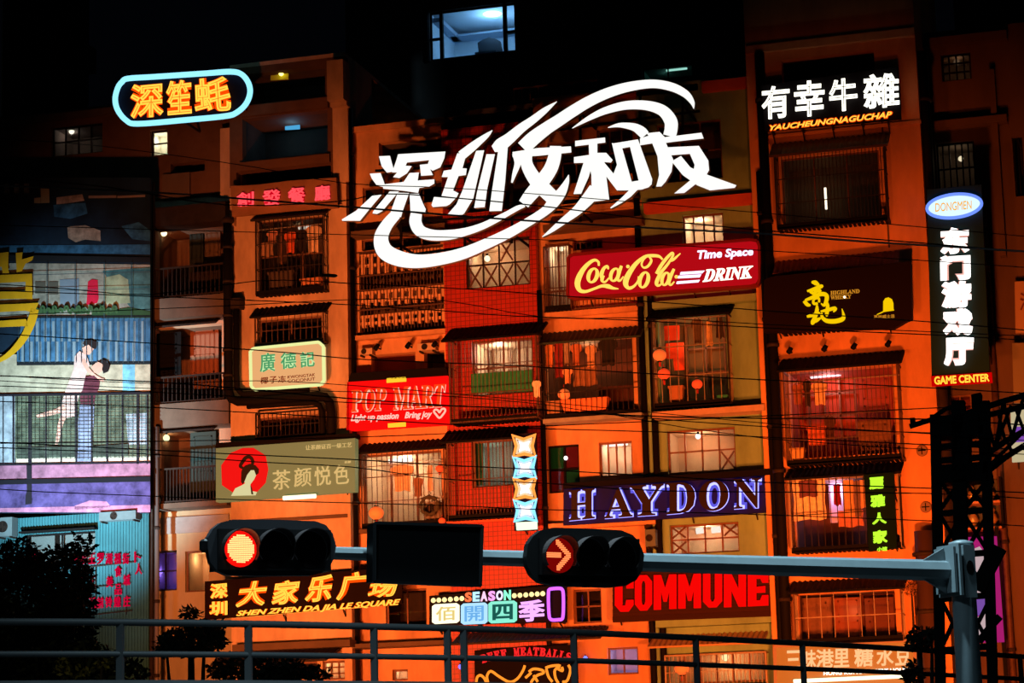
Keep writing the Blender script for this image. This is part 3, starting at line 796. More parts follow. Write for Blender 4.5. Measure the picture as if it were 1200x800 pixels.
# ================================================================== pipes and ducts
def pipe(name, label, pts, r, m=BLACK_METAL, cat='pipe', straps=True, seg=10, ys=None):
    w = [P(x, y, Y) for x, y, Y in pts]
    t = thing(name, label, cat, w[-1])
    MB().tube(w, r, seg).build('pipe_run', m, t, True)
    if straps:
        a, b = w[0], w[-1]; n = 5
        mb = MB()
        for i in range(n):
            # strap on the first long leg
            q = w[0].lerp(w[1] if len(w) < 4 else w[1], (i + .5) / n)
            mb.box(q.x - r * 1.25, q.x + r * 1.25, q.y - r * 1.1, q.y + r * 1.3, q.z - .025, q.z + .025)
        mb.build('strap', DARK_METAL, t)
    return t
def drop(px, y, Y, r=0): return P(px, y, Y)
def vpipe(label, px, ytop, Y, r, m=BLACK_METAL, name='drain_pipe', ybot=None, yref=400):
    a = P(px, yref, Y); zt = P(px, ytop, Y).z
    zb = GZ if ybot is None else P(px, ybot, Y).z
    t = thing(name, label, 'pipe', (a.x, Y, zb))
    MB().tube([(a.x, Y, zt), (a.x, Y, zb)], r, 10).build('pipe_run', m, t, True)
    n = 7
    for i in range(n):
        z = zb + (zt - zb) * (i + .6) / n
        MB().lathe((a.x, Y, z), [(r * 1.02, -.05), (r * 1.3, -.045), (r * 1.3, .045), (r * 1.02, .05)], 10).build('collar', DARK_METAL, t, True)
    return t
# big bent duct on the left block
D = YL - .3
pts = [(266.5, 262, D), (267, 350, D), (267.5, 440, D), (268, 458, D), (271, 467, D), (279, 470.5, D), (300, 470, D), (340, 466, D), (372, 463.5, D), (381, 465, D), (386, 471, D), (388, 482, D), (388.5, 512, D)]
t = thing('exhaust_duct', 'thick black duct running down and bending right under the cream octagonal sign', 'duct', P(267, 470, D))
MB().tube([P(*q) for q in pts], .125, 12).build('duct_run', BLACK_METAL, t, True)
for y in (290, 330, 370, 410, 440):
    q = P(267, y, D); MB().lathe(q, [(.12, -.04), (.15, -.03), (.15, .03), (.12, .04)], 12).build('collar', DARK_METAL, t, True)
MB().lathe(P(266.5, 262, D), [(.1, 0), (.17, .02), (.2, .09), (.06, .22)], 12).build('rain_cap', DARK_METAL, t, True)
pts = [(277, 352, D), (277, 440, D), (278, 455, D), (284, 461.5, D), (300, 461, D), (345, 457.5, D), (362, 456, D)]
t = thing('exhaust_duct', 'thinner black duct running inside the bend of the thick one', 'duct', P(277, 455, D))
MB().tube([P(*q) for q in pts], .085, 10).build('duct_run', BLACK_METAL, t, True)
MB().box(P(272, 352, D).x, P(283, 352, D).x, D - .12, D + .2, P(277, 362, D).z, P(277, 350, D).z).build('fan_box', DARK_METAL, t)
pts = [(290, 476, D), (330, 473.5, D), (366, 471.5, D), (374, 474, D), (377.5, 482, D), (378, 512, D)]
t = thing('exhaust_duct', 'short black duct lying under the thick one and dropping behind the woman sign', 'duct', P(366, 472, D))
MB().tube([P(*q) for q in pts], .08, 10).build('duct_run', BLACK_METAL, t, True)
vpipe('black drain pipe in the gap right of the left block', 411, 128, YC - .25, .14)
vpipe('thin black drain pipe between the red tiles and the orange bay', 633.5, 340, YT - .1, .07)
vpipe('black drain pipe left of the khaki bay, nearer the orange bay', 752, 180, YC - .16, .085)
vpipe('second black drain pipe along the left edge of the khaki bay', 764, 340, YK - .12, .09)
vpipe('dark drain pipe at the left edge of the right block', 908, 60, YR - .16, .13, yref=450)
vpipe('thin dark pipe at the far left edge of the right block', 900.5, 200, YR - .1, .07, yref=450)
vpipe('dark downpipe at the corner of the far right block', 1098, 60, YR + .5, .2, DARK_METAL)
vpipe('rust brown pipe down the far right block beside the vertical sign', 1162, 220, YF - .15, .09, RUST_METAL)
vpipe('pale thin pole standing in front of the hoarding edge on the left', 184, 500, YS - 1.0, .07, mat('grey_galvanised', (.2, .18, .17), .5, .3), 'steel_pole', yref=600)
vpipe('slim dark pipe on the right block under the four small spotlights', 1075, 668, YR - .12, .06, RUST_METAL, yref=720)
vpipe('dark round-topped post in front of the right block corner', 1087, 622, YR - .6, .25, mat('dark_brown_post', (.06, .03, .02), .7), 'round_post', yref=700)
vpipe('tan downpipe at the left edge of the middle block under the woman sign', 415, 640, YC - .12, .08, mat('tan_pipe', (.4, .24, .14), .6), yref=700)
# ================================================================== signs
PANEL_BLACK = mat('black_sign_panel', (.006, .005, .006), .7, spec=.05)
PANEL_DARK = mat('dark_sign_panel', (.006, .004, .005), .7, spec=.05)
WHITE_E = em('white_sign_light', (1.0, .99, .94), 1.05)
HOTWHITE_E = em('neon_white', (1.0, .97, .82), 2.2)
YEL_E = em('neon_yellow', (1.0, .50, .05), 1.5)
ORG_E = em('orange_red_glow', (1.0, .07, .0), 1.1)  # for the wider copies that paint a glow fringe behind the letters
RED_E = em('neon_red', (1.0, .012, .003), 1.0)
PINK_E = em('neon_pink_red', (1.0, .07, .085), 1.25)
DRED_E = em('deep_red_glow', (.70, .0, .012), .9)
CYAN_E = em('neon_pale_cyan', (.30, .78, 1.0), 1.25)
PURP_E = em('neon_violet', (.62, .12, 1.0), 1.5)
LIME_E = em('neon_lime', (.50, 1.0, .03), 1.2)
GOLD_E = em('neon_gold', (1.0, .62, .0), .95)

def brackets(t, spots, Y, Yw, m=DARK_METAL, w=.05):
    for (x, y) in spots:
        p = P(x, y, Y); mb = MB(); mb.bar((p.x, Y + .02, p.z), (p.x, Yw, p.z), w)
        mb.bar((p.x, Y + .05, p.z), (p.x, Yw, p.z - .25), w * .7)
        mb.build('bracket', m, t)
def panel(t, quad, Y, dy, m, name='panel'):
    mb = MB(); quad_px(mb, quad, Y, dy); return mb.build(name, m, t)

# ---- the big white swirl with five characters
YW = -1.5
SW = thing('swirl_sign', 'huge white glowing sign of five characters wrapped in a swirl', 'sign', P(620, 300, YW))
def c1(l): return [(395 + x / 5, 85 + y / 5) for x, y in l]
def c2(l): return [(630 + x / 5, 85 + y / 5) for x, y in l]
def c3(l): return [(395 + x / 5, 185 + y / 5) for x, y in l]
def s1(l): return [(395 + x / 5, 85 + y / 5, w / 5) for x, y, w in l]
def s2(l): return [(630 + x / 5, 85 + y / 5, w / 5) for x, y, w in l]
def s3(l): return [(395 + x / 5, 185 + y / 5, w / 5) for x, y, w in l]
def s4(l): return [(560 + x / 5, 185 + y / 5, w / 5) for x, y, w in l]
TH = .16
RETURN_M = mat('metal_return', (.25, .22, .18), .5)
def logo(name, polys=(), strokes=()):
    mb = MB()
    for q in polys: poly_px(mb, q, YW, TH)
    for q in strokes: stroke_px(mb, q, YW, TH, 7)
    o = mb.build(name, WHITE_E, SW)
    o.data.materials.append(RETURN_M)                       # only the acrylic face gives light, the metal returns do not
    for p in o.data.polygons:
        if abs(p.normal.y) < 0.5 or p.center.y + SW.location.y > YW + TH / 2: p.material_index = 1
    o.data.update()
    return o
logo('character', [
    c1([(245, 490), (310, 487), (335, 580), (292, 586), (262, 550)]),
    c1([(192, 592), (255, 588), (278, 650), (275, 672), (232, 660), (203, 620)]),
    c1([(358, 478), (635, 462), (628, 505), (540, 513), (410, 527), (395, 560), (370, 585), (322, 585), (345, 520)]),
    c1([(540, 511), (628, 503), (605, 555), (560, 575), (545, 565), (562, 600), (492, 605), (485, 540), (532, 535)]),
    c1([(395, 545), (438, 548), (410, 590), (365, 618), (328, 612), (365, 570)]),
    c1([(270, 655), (390, 640), (425, 588), (480, 585), (472, 632), (570, 625), (570, 650), (540, 668), (482, 676), (475, 705), (395, 693), (270, 680)]),
    c3([(215, 213), (265, 211), (190, 300), (135, 368), (30, 368), (28, 360), (110, 310)]),
    c3([(308, 196), (362, 196), (265, 312), (235, 328), (208, 325), (212, 312)]),
    c3([(355, 203), (422, 206), (385, 310), (375, 347), (312, 345), (315, 312)]),
    c3([(425, 210), (480, 210), (505, 270), (520, 300), (515, 325), (430, 312)])])
logo('character', [
    c1([(705, 472), (757, 480), (735, 560), (760, 562), (755, 600), (712, 606), (680, 690), (712, 707), (700, 732), (612, 722), (650, 612), (613, 612), (625, 575), (670, 568)]),
    c3([(570, 223), (697, 234), (660, 272), (640, 282), (560, 288), (553, 275)]),
    c1([(815, 458), (862, 455), (798, 738), (745, 825), (735, 832), (655, 836), (650, 828), (700, 770), (735, 690)]),
    c1([(875, 478), (925, 478), (880, 680), (865, 788), (803, 793), (820, 700)]),
    c1([(945, 452), (1000, 440), (985, 640), (965, 810), (892, 812), (908, 690)])],
    [s1([(910, 338, 3), (880, 366, 26), (830, 405, 42), (780, 445, 52), (728, 486, 56)])])
logo('character', [
    c2([(-147, 465), (0, 442), (195, 432), (198, 468), (0, 488), (-147, 494)])],
    [s1([(1050, 475, 48), (1058, 530, 38), (1040, 590, 26), (1024, 645, 10)]),
     s4([(285, -35, 72), (285, 30, 70), (318, 100, 78), (370, 165, 88), (440, 235, 84)]),
     s4([(455, -70, 66), (452, -20, 74), (428, 60, 80), (370, 145, 84), (310, 215, 78), (268, 270, 66)])])
logo('character', [
    c2([(220, 400), (395, 380), (397, 410), (350, 416), (350, 470), (402, 470), (440, 512), (430, 527), (392, 524), (420, 745), (318, 757), (315, 600), (300, 528), (213, 530), (213, 495), (302, 482), (300, 422), (220, 432)]),
    c2([(270, 525), (325, 520), (300, 610), (255, 710), (210, 712), (240, 620)]),
    c2([(385, 520), (445, 592), (465, 540), (435, 412), (492, 430), (552, 640), (552, 690), (465, 690), (400, 605)]),
    c2([(435, 416), (585, 392), (560, 432), (480, 447)]),
    c2([(532, 400), (588, 391), (672, 625), (668, 655), (650, 672), (610, 685), (550, 690), (546, 640), (592, 632)]),
    c2([(545, 680), (592, 680), (545, 728), (490, 765), (430, 796), (425, 792), (490, 735)])])
logo('character', [
    c2([(600, 385), (650, 370), (638, 355), (715, 347), (745, 378), (960, 352), (973, 386), (800, 405), (752, 412), (795, 510), (785, 580), (750, 640), (725, 667), (695, 668), (712, 600), (702, 490), (672, 415), (600, 426)]),
    c2([(755, 438), (945, 429), (1000, 515), (1005, 572), (985, 605), (930, 650), (860, 705), (800, 708), (905, 622), (920, 540), (892, 476), (760, 486)]),
    c2([(785, 520), (840, 488), (895, 555), (1000, 600), (1165, 660), (1155, 675), (1010, 690), (935, 660), (850, 600)])])
logo('swirl', [], [
    s1([(1090, 442, 85), (1150, 385, 84), (1230, 325, 74), (1300, 280, 70), (1375, 230, 68), (1475, 170, 64), (1590, 118, 60), (1715, 82, 55), (1850, 66, 50), (1960, 84, 50), (2040, 124, 44), (2080, 172, 28), (2090, 212, 3)])])
logo('swirl', [], [s1([(915, 448, 40), (955, 425, 75), (1010, 385, 66), (1080, 325, 54), (1150, 275, 45), (1220, 220, 34), (1288, 170, 3)])])
logo('swirl', [], [s2([(203, 326, 4), (300, 268, 28), (400, 222, 42), (520, 192, 50), (640, 193, 56), (730, 222, 66), (778, 280, 76), (782, 330, 76), (772, 372, 74)])])
logo('swirl', [], [s2([(412, 322, 4), (480, 308, 26), (560, 318, 44), (605, 342, 58), (630, 368, 56)])])
logo('swirl', [], [s3([(345, 330, 62), (290, 395, 70), (258, 470, 84), (280, 545, 96), (360, 588, 92), (470, 605, 80), (600, 592, 72), (740, 558, 68), (880, 500, 62), (1010, 438, 58), (1120, 375, 52), (1220, 310, 54), (1270, 255, 70), (1315, 200, 56), (1345, 140, 30), (1357, 98, 3)])])
logo('swirl', [], [s3([(465, 325, 66), (460, 378, 72), (488, 428, 70), (560, 452, 64), (660, 450, 58), (760, 430, 46), (850, 400, 40), (930, 362, 36), (1000, 325, 30), (1060, 292, 28), (1100, 280, 16)])])
logo('swirl', [], [s4([(690, 185, 84), (640, 245, 72), (580, 308, 56), (500, 370, 40), (430, 425, 24), (377, 462, 3)])])
mb = MB()
for (a, b) in (((440, 200), (830, 176)), ((445, 262), (660, 248)), ((560, 165), (820, 130)), ((470, 300), (600, 282))):
    mb.bar(P(*a, YW + .3), P(*b, YW + .3), .06)
for x, ya, yb in ((470, 190, 300), (545, 170, 290), (600, 150, 285), (680, 120, 260), (750, 105, 215), (800, 110, 195)):
    mb.bar(P(x, ya, YW + .35), P(x, yb, YW + .35), .06)
    for yy in (ya + 12, yb - 12):
        p = P(x, yy, YW + .35); mb.bar(p, (p.x, YC - .02, p.z), .05)
mb.build('support_frame', BLACK_METAL, SW)

# ---- oval neon sign, top left
Y = YL - .9
q = [(150, 92), (180, 90), (240, 86), (270, 84), (283, 87), (291, 97), (293, 109), (288, 122), (277, 132), (264, 136), (220, 140.3), (162, 145), (148, 141), (138, 129), (135, 116), (138, 103), (143, 96)]
t = thing('oval_neon_sign', 'pill-shaped pale blue neon ring around three orange neon characters', 'sign', centre(q, Y))
sm = catmull(q, 5, True)
mb = MB(); poly_px(mb, [(x, y) for x, y in sm], Y + .12, .1); mb.build('panel', mat('navy_sign_panel', (.010, .010, .022), .7, spec=.05), t)
MB().tube([P(x, y, Y) for x, y in sm], .08, 10, True).build('neon_ring', CYAN_E, t, True)
for ch_, qd in (('深', ((153, 99), (191, 95.5), (191, 136), (152, 139))), ('笙', ((194, 95), (223.5, 92), (224.5, 132.5), (195, 135))), ('蚝', ((226.5, 92.5), (267, 88.5), (271.5, 129), (228, 132)))):
    text_px(ch_, qd, Y + .06, 'character_fringe_glow', ORG_E, t, bevel=.075, thick=.04)  # fatter emissive copy, the red-orange glow around the tube
    text_px(ch_, qd, Y, 'character', YEL_E, t, bevel=.026, thick=.05, tube=True)
mb = MB()
for (x, y) in ((152, 118), (190, 100), (190, 126)):
    p = P(x, y, Y + .2); MB().bar(p, (p.x, YS, p.z), .05).build('bracket', DARK_METAL, t)
for (x, y) in ((280, 95), (280, 122)):
    p = P(x, y, Y + .2); MB().bar(p, (p.x, YL, p.z), .05).build('bracket', DARK_METAL, t)

# ---- white neon characters, top right
Y = YR - .55
qp = ((892, 100), (1052, 78), (1056, 139), (896, 153.5))
t = thing('neon_character_sign', 'black sign with four white neon characters over a line of orange letters', 'sign', centre(qp, Y))
panel(t, qp, Y + .12, .12, PANEL_BLACK)
for ch_, qd in (('有', ((891.5, 101.5), (925, 98.5), (925, 137), (893, 140))), ('幸', ((930, 95.5), (966, 92.5), (966, 134.5), (931, 137.5))), ('牛', ((971, 93), (1004, 90), (1005, 128), (972, 131.5))), ('雜', ((1011, 87.5), (1053, 84), (1054, 124), (1012, 128)))):
    text_px(ch_, qd, Y, 'character', HOTWHITE_E, t, bevel=.026, thick=.06, tube=True)
text_px('YAUCHEUNGNAGUCHAP', ((901, 146), (1046, 129.5), (1046, 138), (901, 153.5)), Y + .04, 'lettering_glow', ORG_E, t, bevel=.05, shear=.25, thick=.04)
text_px('YAUCHEUNGNAGUCHAP', ((902, 147), (1045, 130.5), (1045, 137), (902, 152.5)), Y, 'lettering', YEL_E, t, bevel=.012, shear=.25, thick=.03)
brackets(t, [(905, 154), (940, 151), (975, 147), (1010, 144), (1040, 141)], Y + .15, YR)

# ---- red characters on the tan board
Y = YL - .45
qp = [(270, 218), (300, 216.5), (341, 211.5), (394, 208), (396, 243), (345, 247), (310, 250), (272, 253.5)]
t = thing('shop_board', 'tan board with four pink-red neon characters on the left block', 'sign', centre(qp, Y))
panel(t, qp, Y + .1, .12, mat('tan_board_paint', (.30, .15, .07), .8, var=.2, scale=2))
for ch_, qd in (('創', ((276.5, 226), (297, 224), (297, 240.5), (277.5, 242))), ('發', ((307, 223), (328, 221), (328.5, 239.5), (307.5, 241))), ('餐', ((337, 220.5), (357, 218.5), (357.5, 236.5), (337.5, 238.5))), ('廳', ((368, 218), (386, 216), (387, 233.5), (368.5, 235.5)))):
    text_px(ch_, qd, Y + .05, 'character_glow', DRED_E, t, bevel=.075, thick=.04)
    text_px(ch_, qd, Y, 'character', PINK_E, t, bevel=.014, thick=.04)
brackets(t, [(280, 240), (330, 235), (385, 228)], Y + .22, YL)

# ---- cream octagonal light box
Y = YL - .55
oc = [(293.5, 411.5), (297.3, 408.3), (373.5, 400.8), (379, 405.5), (379.7, 446), (375.5, 450.7), (298.6, 456.5), (294.3, 452.3)]
t = thing('octagonal_light_box', 'cream cut-corner light box with green characters, above the black ducts', 'sign', centre(oc, Y))
panel(t, oc, Y + .04, .2, em('peach_light_box', (1.0, .50, .20), .82), 'light_face')
mb = MB(); border_px(mb, oc, Y + .02, .075, .08); mb.build('neon_border', em('lime_cream_border', (.86, .90, .36), 1.0), t)
for ch_, qd in (('廣', ((304, 414), (322, 412.5), (322, 434.5), (304.5, 436))), ('德', ((328.5, 413.5), (346.5, 412), (347, 431), (329, 432.5))), ('記', ((351.5, 412.5), (368, 411), (368.5, 429), (352, 430.5)))):
    text_px(ch_, qd, Y + .02, 'character_glow', em('pale_mint_glow', (.62, .90, .42), .95), t, bevel=.06, thick=.03)
    text_px(ch_, qd, Y - .02, 'character', em('green_character_light', (.08, .36, .14), .9), t, bevel=0.004, thick=.03)
BRN = mat('brown_lettering', (.16, .04, .015), .7)
chars_px('椰子冻', ((304.5, 442), (335.5, 439.5), (335.5, 447.5), (304.5, 450)), Y, BRN, t, gap=.12, bevel=.008, thick=.02)
text_px('KWONGTAK', ((337, 440), (369, 437), (369, 440.5), (337, 443.5)), Y, 'lettering', BRN, t, thick=.02)
text_px('COCONUT', ((337, 444.8), (369, 441.8), (369, 445.4), (337, 448.2)), Y, 'lettering', BRN, t, thick=.02)
brackets(t, [(305, 450), (370, 445)], Y + .25, YL)

# ---- red toy shop sign
Y = YC - .65
qp = ((406.7, 447.5), (524.5, 440), (524.5, 496.5), (406, 504))
t = thing('red_light_box', 'bright red light box with tall white-edged capitals and a heart', 'sign', centre(qp, Y))
panel(t, qp, Y + .05, .3, em('red_light_box_face', (.98, .004, .003), 1.0), 'light_face')
mb = MB(); poly_px(mb, [(408, 447), (411, 437), (522, 430), (525, 439.5)], Y, .5); mb.build('awning', PANEL_BLACK, t)
OFILL = em('orange_red_letter', (1.0, .055, .006), 1.0); PEDGE = em('pale_pink_edge', (1.0, .50, .36), 1.1)
for s_, qd in (('𝐏𝐎𝐏', ((411.5, 456.5), (452.5, 453.2), (450, 480.5), (411, 483))), ('𝐌𝐀𝐑𝐓', ((460, 453), (521.5, 449), (519, 476), (460, 480)))):
    text_px(s_, [(x + 1.0, y + .7) for x, y in qd], Y + .03, 'letter_edge', PEDGE, t, bevel=.03, thick=.03)
    text_px(s_, qd, Y - .02, 'lettering', OFILL, t, thick=.05)
text_px('Light up passion   Bring joy', ((411, 485.8), (506, 481), (506, 490.5), (411, 495.5)), Y, 'slogan', em('pale_rose_letter', (1.0, .55, .45), 1.1), t, bevel=.022, shear=.3, thick=.03)
hb = MB(); hp = catmull([(515, 489.5), (511, 485.5), (508.5, 482), (510, 479.8), (513, 480.5), (515, 483), (517.5, 479.5), (520.5, 478.7), (521.8, 481), (519.5, 485)], 4, True)
hb.tube([P(x, y, Y) for x, y in hp], .028, 8, True).build('heart', PEDGE, t)
YTAG = em('yellow_tag', (1.0, .62, .03), 1.0)
for q in (((453, 443), (475.5, 441.3), (475.5, 446.6), (453, 448.2)), ((454.5, 496), (475, 494.5), (475, 499.4), (454.5, 500.7))): panel(t, q, Y, .05, YTAG, 'tag_strip')
brackets(t, [(415, 480), (515, 470)], Y + .35, YC)

# ---- green-khaki tea sign with a woman's head
Y = YL - .5
qp = ((253, 525), (416, 513), (416, 575.5), (253, 588))
t = thing('tea_shop_sign', 'khaki-green light box with a woman on a red octagon and cream characters', 'sign', centre(qp, Y))
m_ = mat('khaki_light_face', (.07, .11, .06), .6, spec=.1)
b_ = m_.node_tree.nodes['Principled BSDF']; b_.inputs['Emission Color'].default_value = (.27, .29, .11, 1); b_.inputs['Emission Strength'].default_value = .46
panel(t, qp, Y + .05, .28, m_, 'light_face')
mb = MB(); poly_px(mb, [(252, 524.5), (253, 519), (416, 507), (417, 512.5)], Y - .05, .38); mb.build('top_lip', PANEL_BLACK, t)
def c4(l): return [(245 + x / 6.667, 500 + y / 6.667) for x, y in l]
mb = MB(); poly_px(mb, c4([(95, 300), (165, 205), (260, 165), (345, 163), (440, 222), (460, 330), (440, 435), (370, 510), (185, 512), (100, 455)]), Y + .02, .03); mb.build('octagon', em('red_octagon_light', (.95, .008, .006), .95), t)
fig = MB(); poly_px(fig, c4([(172, 538), (205, 480), (258, 455), (282, 440), (322, 450), (328, 500), (372, 508), (362, 534)]), Y + .005, .02)
poly_px(fig, c4([(272, 425), (290, 370), (330, 328), (362, 340), (368, 372), (350, 410), (318, 452), (290, 455)]), Y + .003, .02); fig.build('figure', em('cream_figure_light', (.80, .72, .36), .9), t)
hr = MB(); poly_px(hr, c4([(250, 395), (252, 350), (262, 320), (285, 300), (320, 288), (362, 300), (388, 330), (385, 362), (366, 376), (352, 338), (325, 338), (296, 375), (276, 425), (262, 448), (250, 430)]), Y - .01, .02)
stroke_px(hr, [(262 / 6.667 + 245, 320 / 6.667 + 500, 3), (281.5, 546, 3.5), (284, 541, 4), (288, 536, 4), (293, 535.5, 4), (296, 540, 3.5), (295, 546, 3)], Y - .012, .02)
poly_px(hr, c4([(322, 455), (332, 475), (345, 528), (330, 526)]), Y - .01, .02)
hr.build('hair', mat('black_print', (.012, .008, .008), .6), t)
CRM = em('cream_character_light', (.86, .56, .20), .85)
for ch_, qd in (('茶', ((319, 551), (340, 549.5), (340, 572.5), (319.5, 574))), ('颜', ((344, 548.5), (364.5, 546.5), (364.5, 569), (344.5, 570.5))), ('悦', ((368, 547), (387, 545), (387.5, 567.5), (368.5, 569))), ('色', ((391, 545), (408, 543), (408.5, 566), (391.5, 567.5)))):
    text_px(ch_, qd, Y + .01, 'character', CRM, t, bevel=.004, thick=.04)
text_px('让茶颜证百一级工艺', ((358, 521.5), (412, 518), (412, 523.5), (358, 527.2)), Y + .03, 'small_lettering', CRM, t, thick=.02)
text_px('茶颜', ((403.5, 540), (411, 539.4), (411, 542.2), (403.5, 542.8)), Y + .03, 'small_lettering', CRM, t, thick=.02)
a, b = P(332, 583.5, Y - .15), P(370, 581, Y - .15)
MB().tube([a, b], .06, 8).build('tube_lamp', em('cream_tube_light', (1, .80, .5), 2.0), t, True)
brackets(t, [(262, 575), (300, 575), (345, 572), (405, 568)], Y + .33, YL)

# ---- slanted orange square sign
Y = YL - .6
qp = ((240, 681), (471, 664), (471, 707), (240, 726))
t = thing('neon_square_sign', 'dark board with slanted yellow-orange neon characters below the left traffic signal', 'sign', centre(qp, Y))
panel(t, qp, Y + .15, .1, mat('maroon_sign_panel', (.008, .003, .003), .7, spec=.05))
for s_, qd in (('深', ((246, 684), (266, 682), (266.5, 700), (246, 701.5))), ('圳', ((245, 705), (266, 703.5), (266, 720), (245, 721.5))), ('大', ((282, 682), (315, 679), (309, 709), (275, 711.5))), ('家', ((322, 681), (353, 678), (348, 706.5), (317, 709))), ('乐', ((362, 675), (392, 672), (387, 703.5), (356, 706))), ('广', ((401, 671), (433, 668.5), (426, 701), (393, 703.5))), ('场', ((435, 679), (467, 676), (463, 698), (429, 701)))):
    text_px(s_, qd, Y + .08, 'character_glow', ORG_E, t, bevel=.11, thick=.04)
    text_px(s_, qd, Y, 'character', YEL_E, t, bevel=.029, thick=.05, tube=True)
qd = ((278, 715.5), (469, 701.5), (467, 710.5), (276, 723.5))
text_px('SHEN ZHEN DA JIA LE SQUARE', qd, Y + .06, 'lettering_glow', ORG_E, t, bevel=.06, shear=.2, thick=.04)
text_px('SHEN ZHEN DA JIA LE SQUARE', qd, Y, 'lettering', YEL_E, t, bevel=.014, shear=.2, thick=.04)
brackets(t, [(250, 722), (330, 716), (400, 710)], Y + .25, YL)

# ---- four-season sign
Y = YC - .8
qp = ((503, 698), (646, 686), (664, 686), (664, 729), (646, 729), (503, 733))
t = thing('four_season_sign', 'colourful sign of four glowing character tiles with bulb rows and a violet tube frame', 'sign', centre(qp, Y))
panel(t, qp, Y + .15, .08, PANEL_DARK)
def c6(x, y): return (495 + x / 6.667, 680 + y / 6.667)
for (x, y) in ((85, 155), (128, 153), (172, 150), (218, 147), (265, 143), (308, 140), (718, 118), (762, 115), (808, 112), (853, 108), (897, 105), (940, 102)):
    p = P(*c6(x, y), Y + .02); MB().lathe(p, [(.02, -.065), (.05, -.045), (.068, 0), (.055, .04), (.04, .1)], 10, 'y').build('bulb', em('warm_bulb', (1, .74, .30), 1.6), t, True)
cols = [(1.0, .16, .05), (.45, .75, 1.0), (.95, .55, .75), (.95, .35, .8), (.75, .7, 1.0), (.25, 1.0, .6)]
for i, ch_ in enumerate('SEASON'):
    a0, a1 = 330 + 61 * i, 330 + 61 * i + 54
    tl, tr = c6(a0, 92 - 3.3 * i), c6(a1, 92 - 3.3 * (i + 1)); br, bl = c6(a1, 168 - 2.8 * (i + 1)), c6(a0, 168 - 2.8 * i)
    text_px(ch_, (tl, tr, br, bl), Y, 'letter', em('season_letter_%s' % 'abcdef'[i], cols[i], 1.3), t, bevel=.05, thick=.05)
tiles = [('佰', (75, 187, 285, 340, -6), (1.0, .93, .62), (.82, .62, .22), 1.5), ('開', (300, 180, 505, 345, -5), (.42, .72, 1.0), (.16, .45, .85), 1.15), ('四', (515, 165, 735, 335, -5), (.28, .92, .70), (.01, .10, .08), 1.0)]
for ch_, (x0, y0, x1, y1, sl), cb_, cf_, st in tiles:
    qd = [c6(x0, y0 - sl * 0), c6(x1, y0 + sl * 2), c6(x1, y1 + sl * 2), c6(x0, y1)]
    mb = MB()
    o4 = [lerp2(qd[i], qd[j], .1) for i, j in ((0, 3), (0, 1), (1, 0), (1, 2), (2, 1), (2, 3), (3, 2), (3, 0))]
    poly_px(mb, o4, Y + .05, .06); mb.build('character_tile', em('tile_light_' + {'佰': 'cream', '開': 'blue', '四': 'mint'}[ch_], cb_, st), t)
    qi = [lerp2(qd[0], qd[2], .14), lerp2(qd[1], qd[3], .14), lerp2(qd[2], qd[0], .14), lerp2(qd[3], qd[1], .14)]
    text_px(ch_, qi, Y, 'character', em('tile_character_' + {'佰': 'amber', '開': 'blue', '四': 'green'}[ch_], cf_, 1.0), t, bevel=.01 if ch_ != '四' else .03, thick=.04)
text_px('季', (c6(748, 158), c6(950, 145), c6(955, 312), c6(752, 325)), Y + .02, 'character', em('lilac_neon', (.85, .38, 1.0), 1.4), t, bevel=.03, thick=.05)
fr = catmull([c6(*q) for q in ((985, 100), (990, 72), (1015, 64), (1065, 61), (1090, 68), (1100, 100), (1102, 200), (1098, 280), (1088, 302), (1060, 306), (1020, 308), (998, 298), (990, 270), (985, 180))], 4, True)
MB().tube([P(x, y, Y) for x, y in fr], .045, 8, True).build('neon_frame', PURP_E, t, True)
brackets(t, [(510, 730), (560, 731), (610, 730), (655, 728)], Y + .2, YC)

# ---- meatball sign
Y = YC - .7
t = thing('meatball_neon_sign', 'arched red neon capitals above an orange neon bull outline, behind the railing', 'sign', P(618, 785, Y))
mb = MB(); poly_px(mb, [(556, 762), (672, 755), (672, 806), (556, 806)], Y + .1, .08); mb.build('panel', PANEL_DARK, t)
word = 'BEEF MEATBALLS'; n = len(word)
for i, ch_ in enumerate(word):
    if ch_ == ' ': continue
    u = (i + .5) / n; x = 563 + 107 * u; y = 772.5 - 8.5 * (1 - (2 * u - 1) ** 2) - 2 * u; ang = math.atan((2 * u - 1) * .32)
    w, h = 3.4, 5.0; ca, sa = math.cos(ang), math.sin(ang)
    qd = [(x + a * w * ca - b * h * sa, y + a * w * sa + b * h * ca) for a, b in ((-1, -1), (1, -1), (1, 1), (-1, 1))]
    mch = chr(0x1D400 + ord(ch_) - 65)
    text_px(mch, qd, Y, 'letter', em('pink_red_letter', (1.0, .02, .02), 1.0), t, bevel=.03, thick=.05)
bl = [[(420, 805), (428, 755), (455, 740), (485, 765), (500, 805)], [(512, 795), (505, 745), (535, 708), (600, 750), (680, 792), (740, 768), (785, 705), (800, 662)],
      [(832, 712), (870, 690), (935, 700), (945, 722), (895, 742), (855, 785), (850, 810)], [(805, 760), (850, 720)], [(968, 690), (985, 750), (1015, 790)],
      [(962, 682), (1010, 667), (1075, 665), (1035, 700), (1040, 760), (1062, 800)], [(1060, 690), (1095, 705), (1090, 675)], [(1140, 660), (1156, 700), (1132, 780), (1095, 792)], [(870, 740), (900, 790)]]
bm_ = MB()
for l in bl: bm_.tube([P(x, y, Y) for x, y in catmull([c6(*q) for q in l], 4)], .036, 8)
bm_.build('neon_bull', em('neon_bull_orange', (1.0, .26, .02), 1.3), t, True)
brackets(t, [(565, 790), (660, 785)], Y + .18, YC)

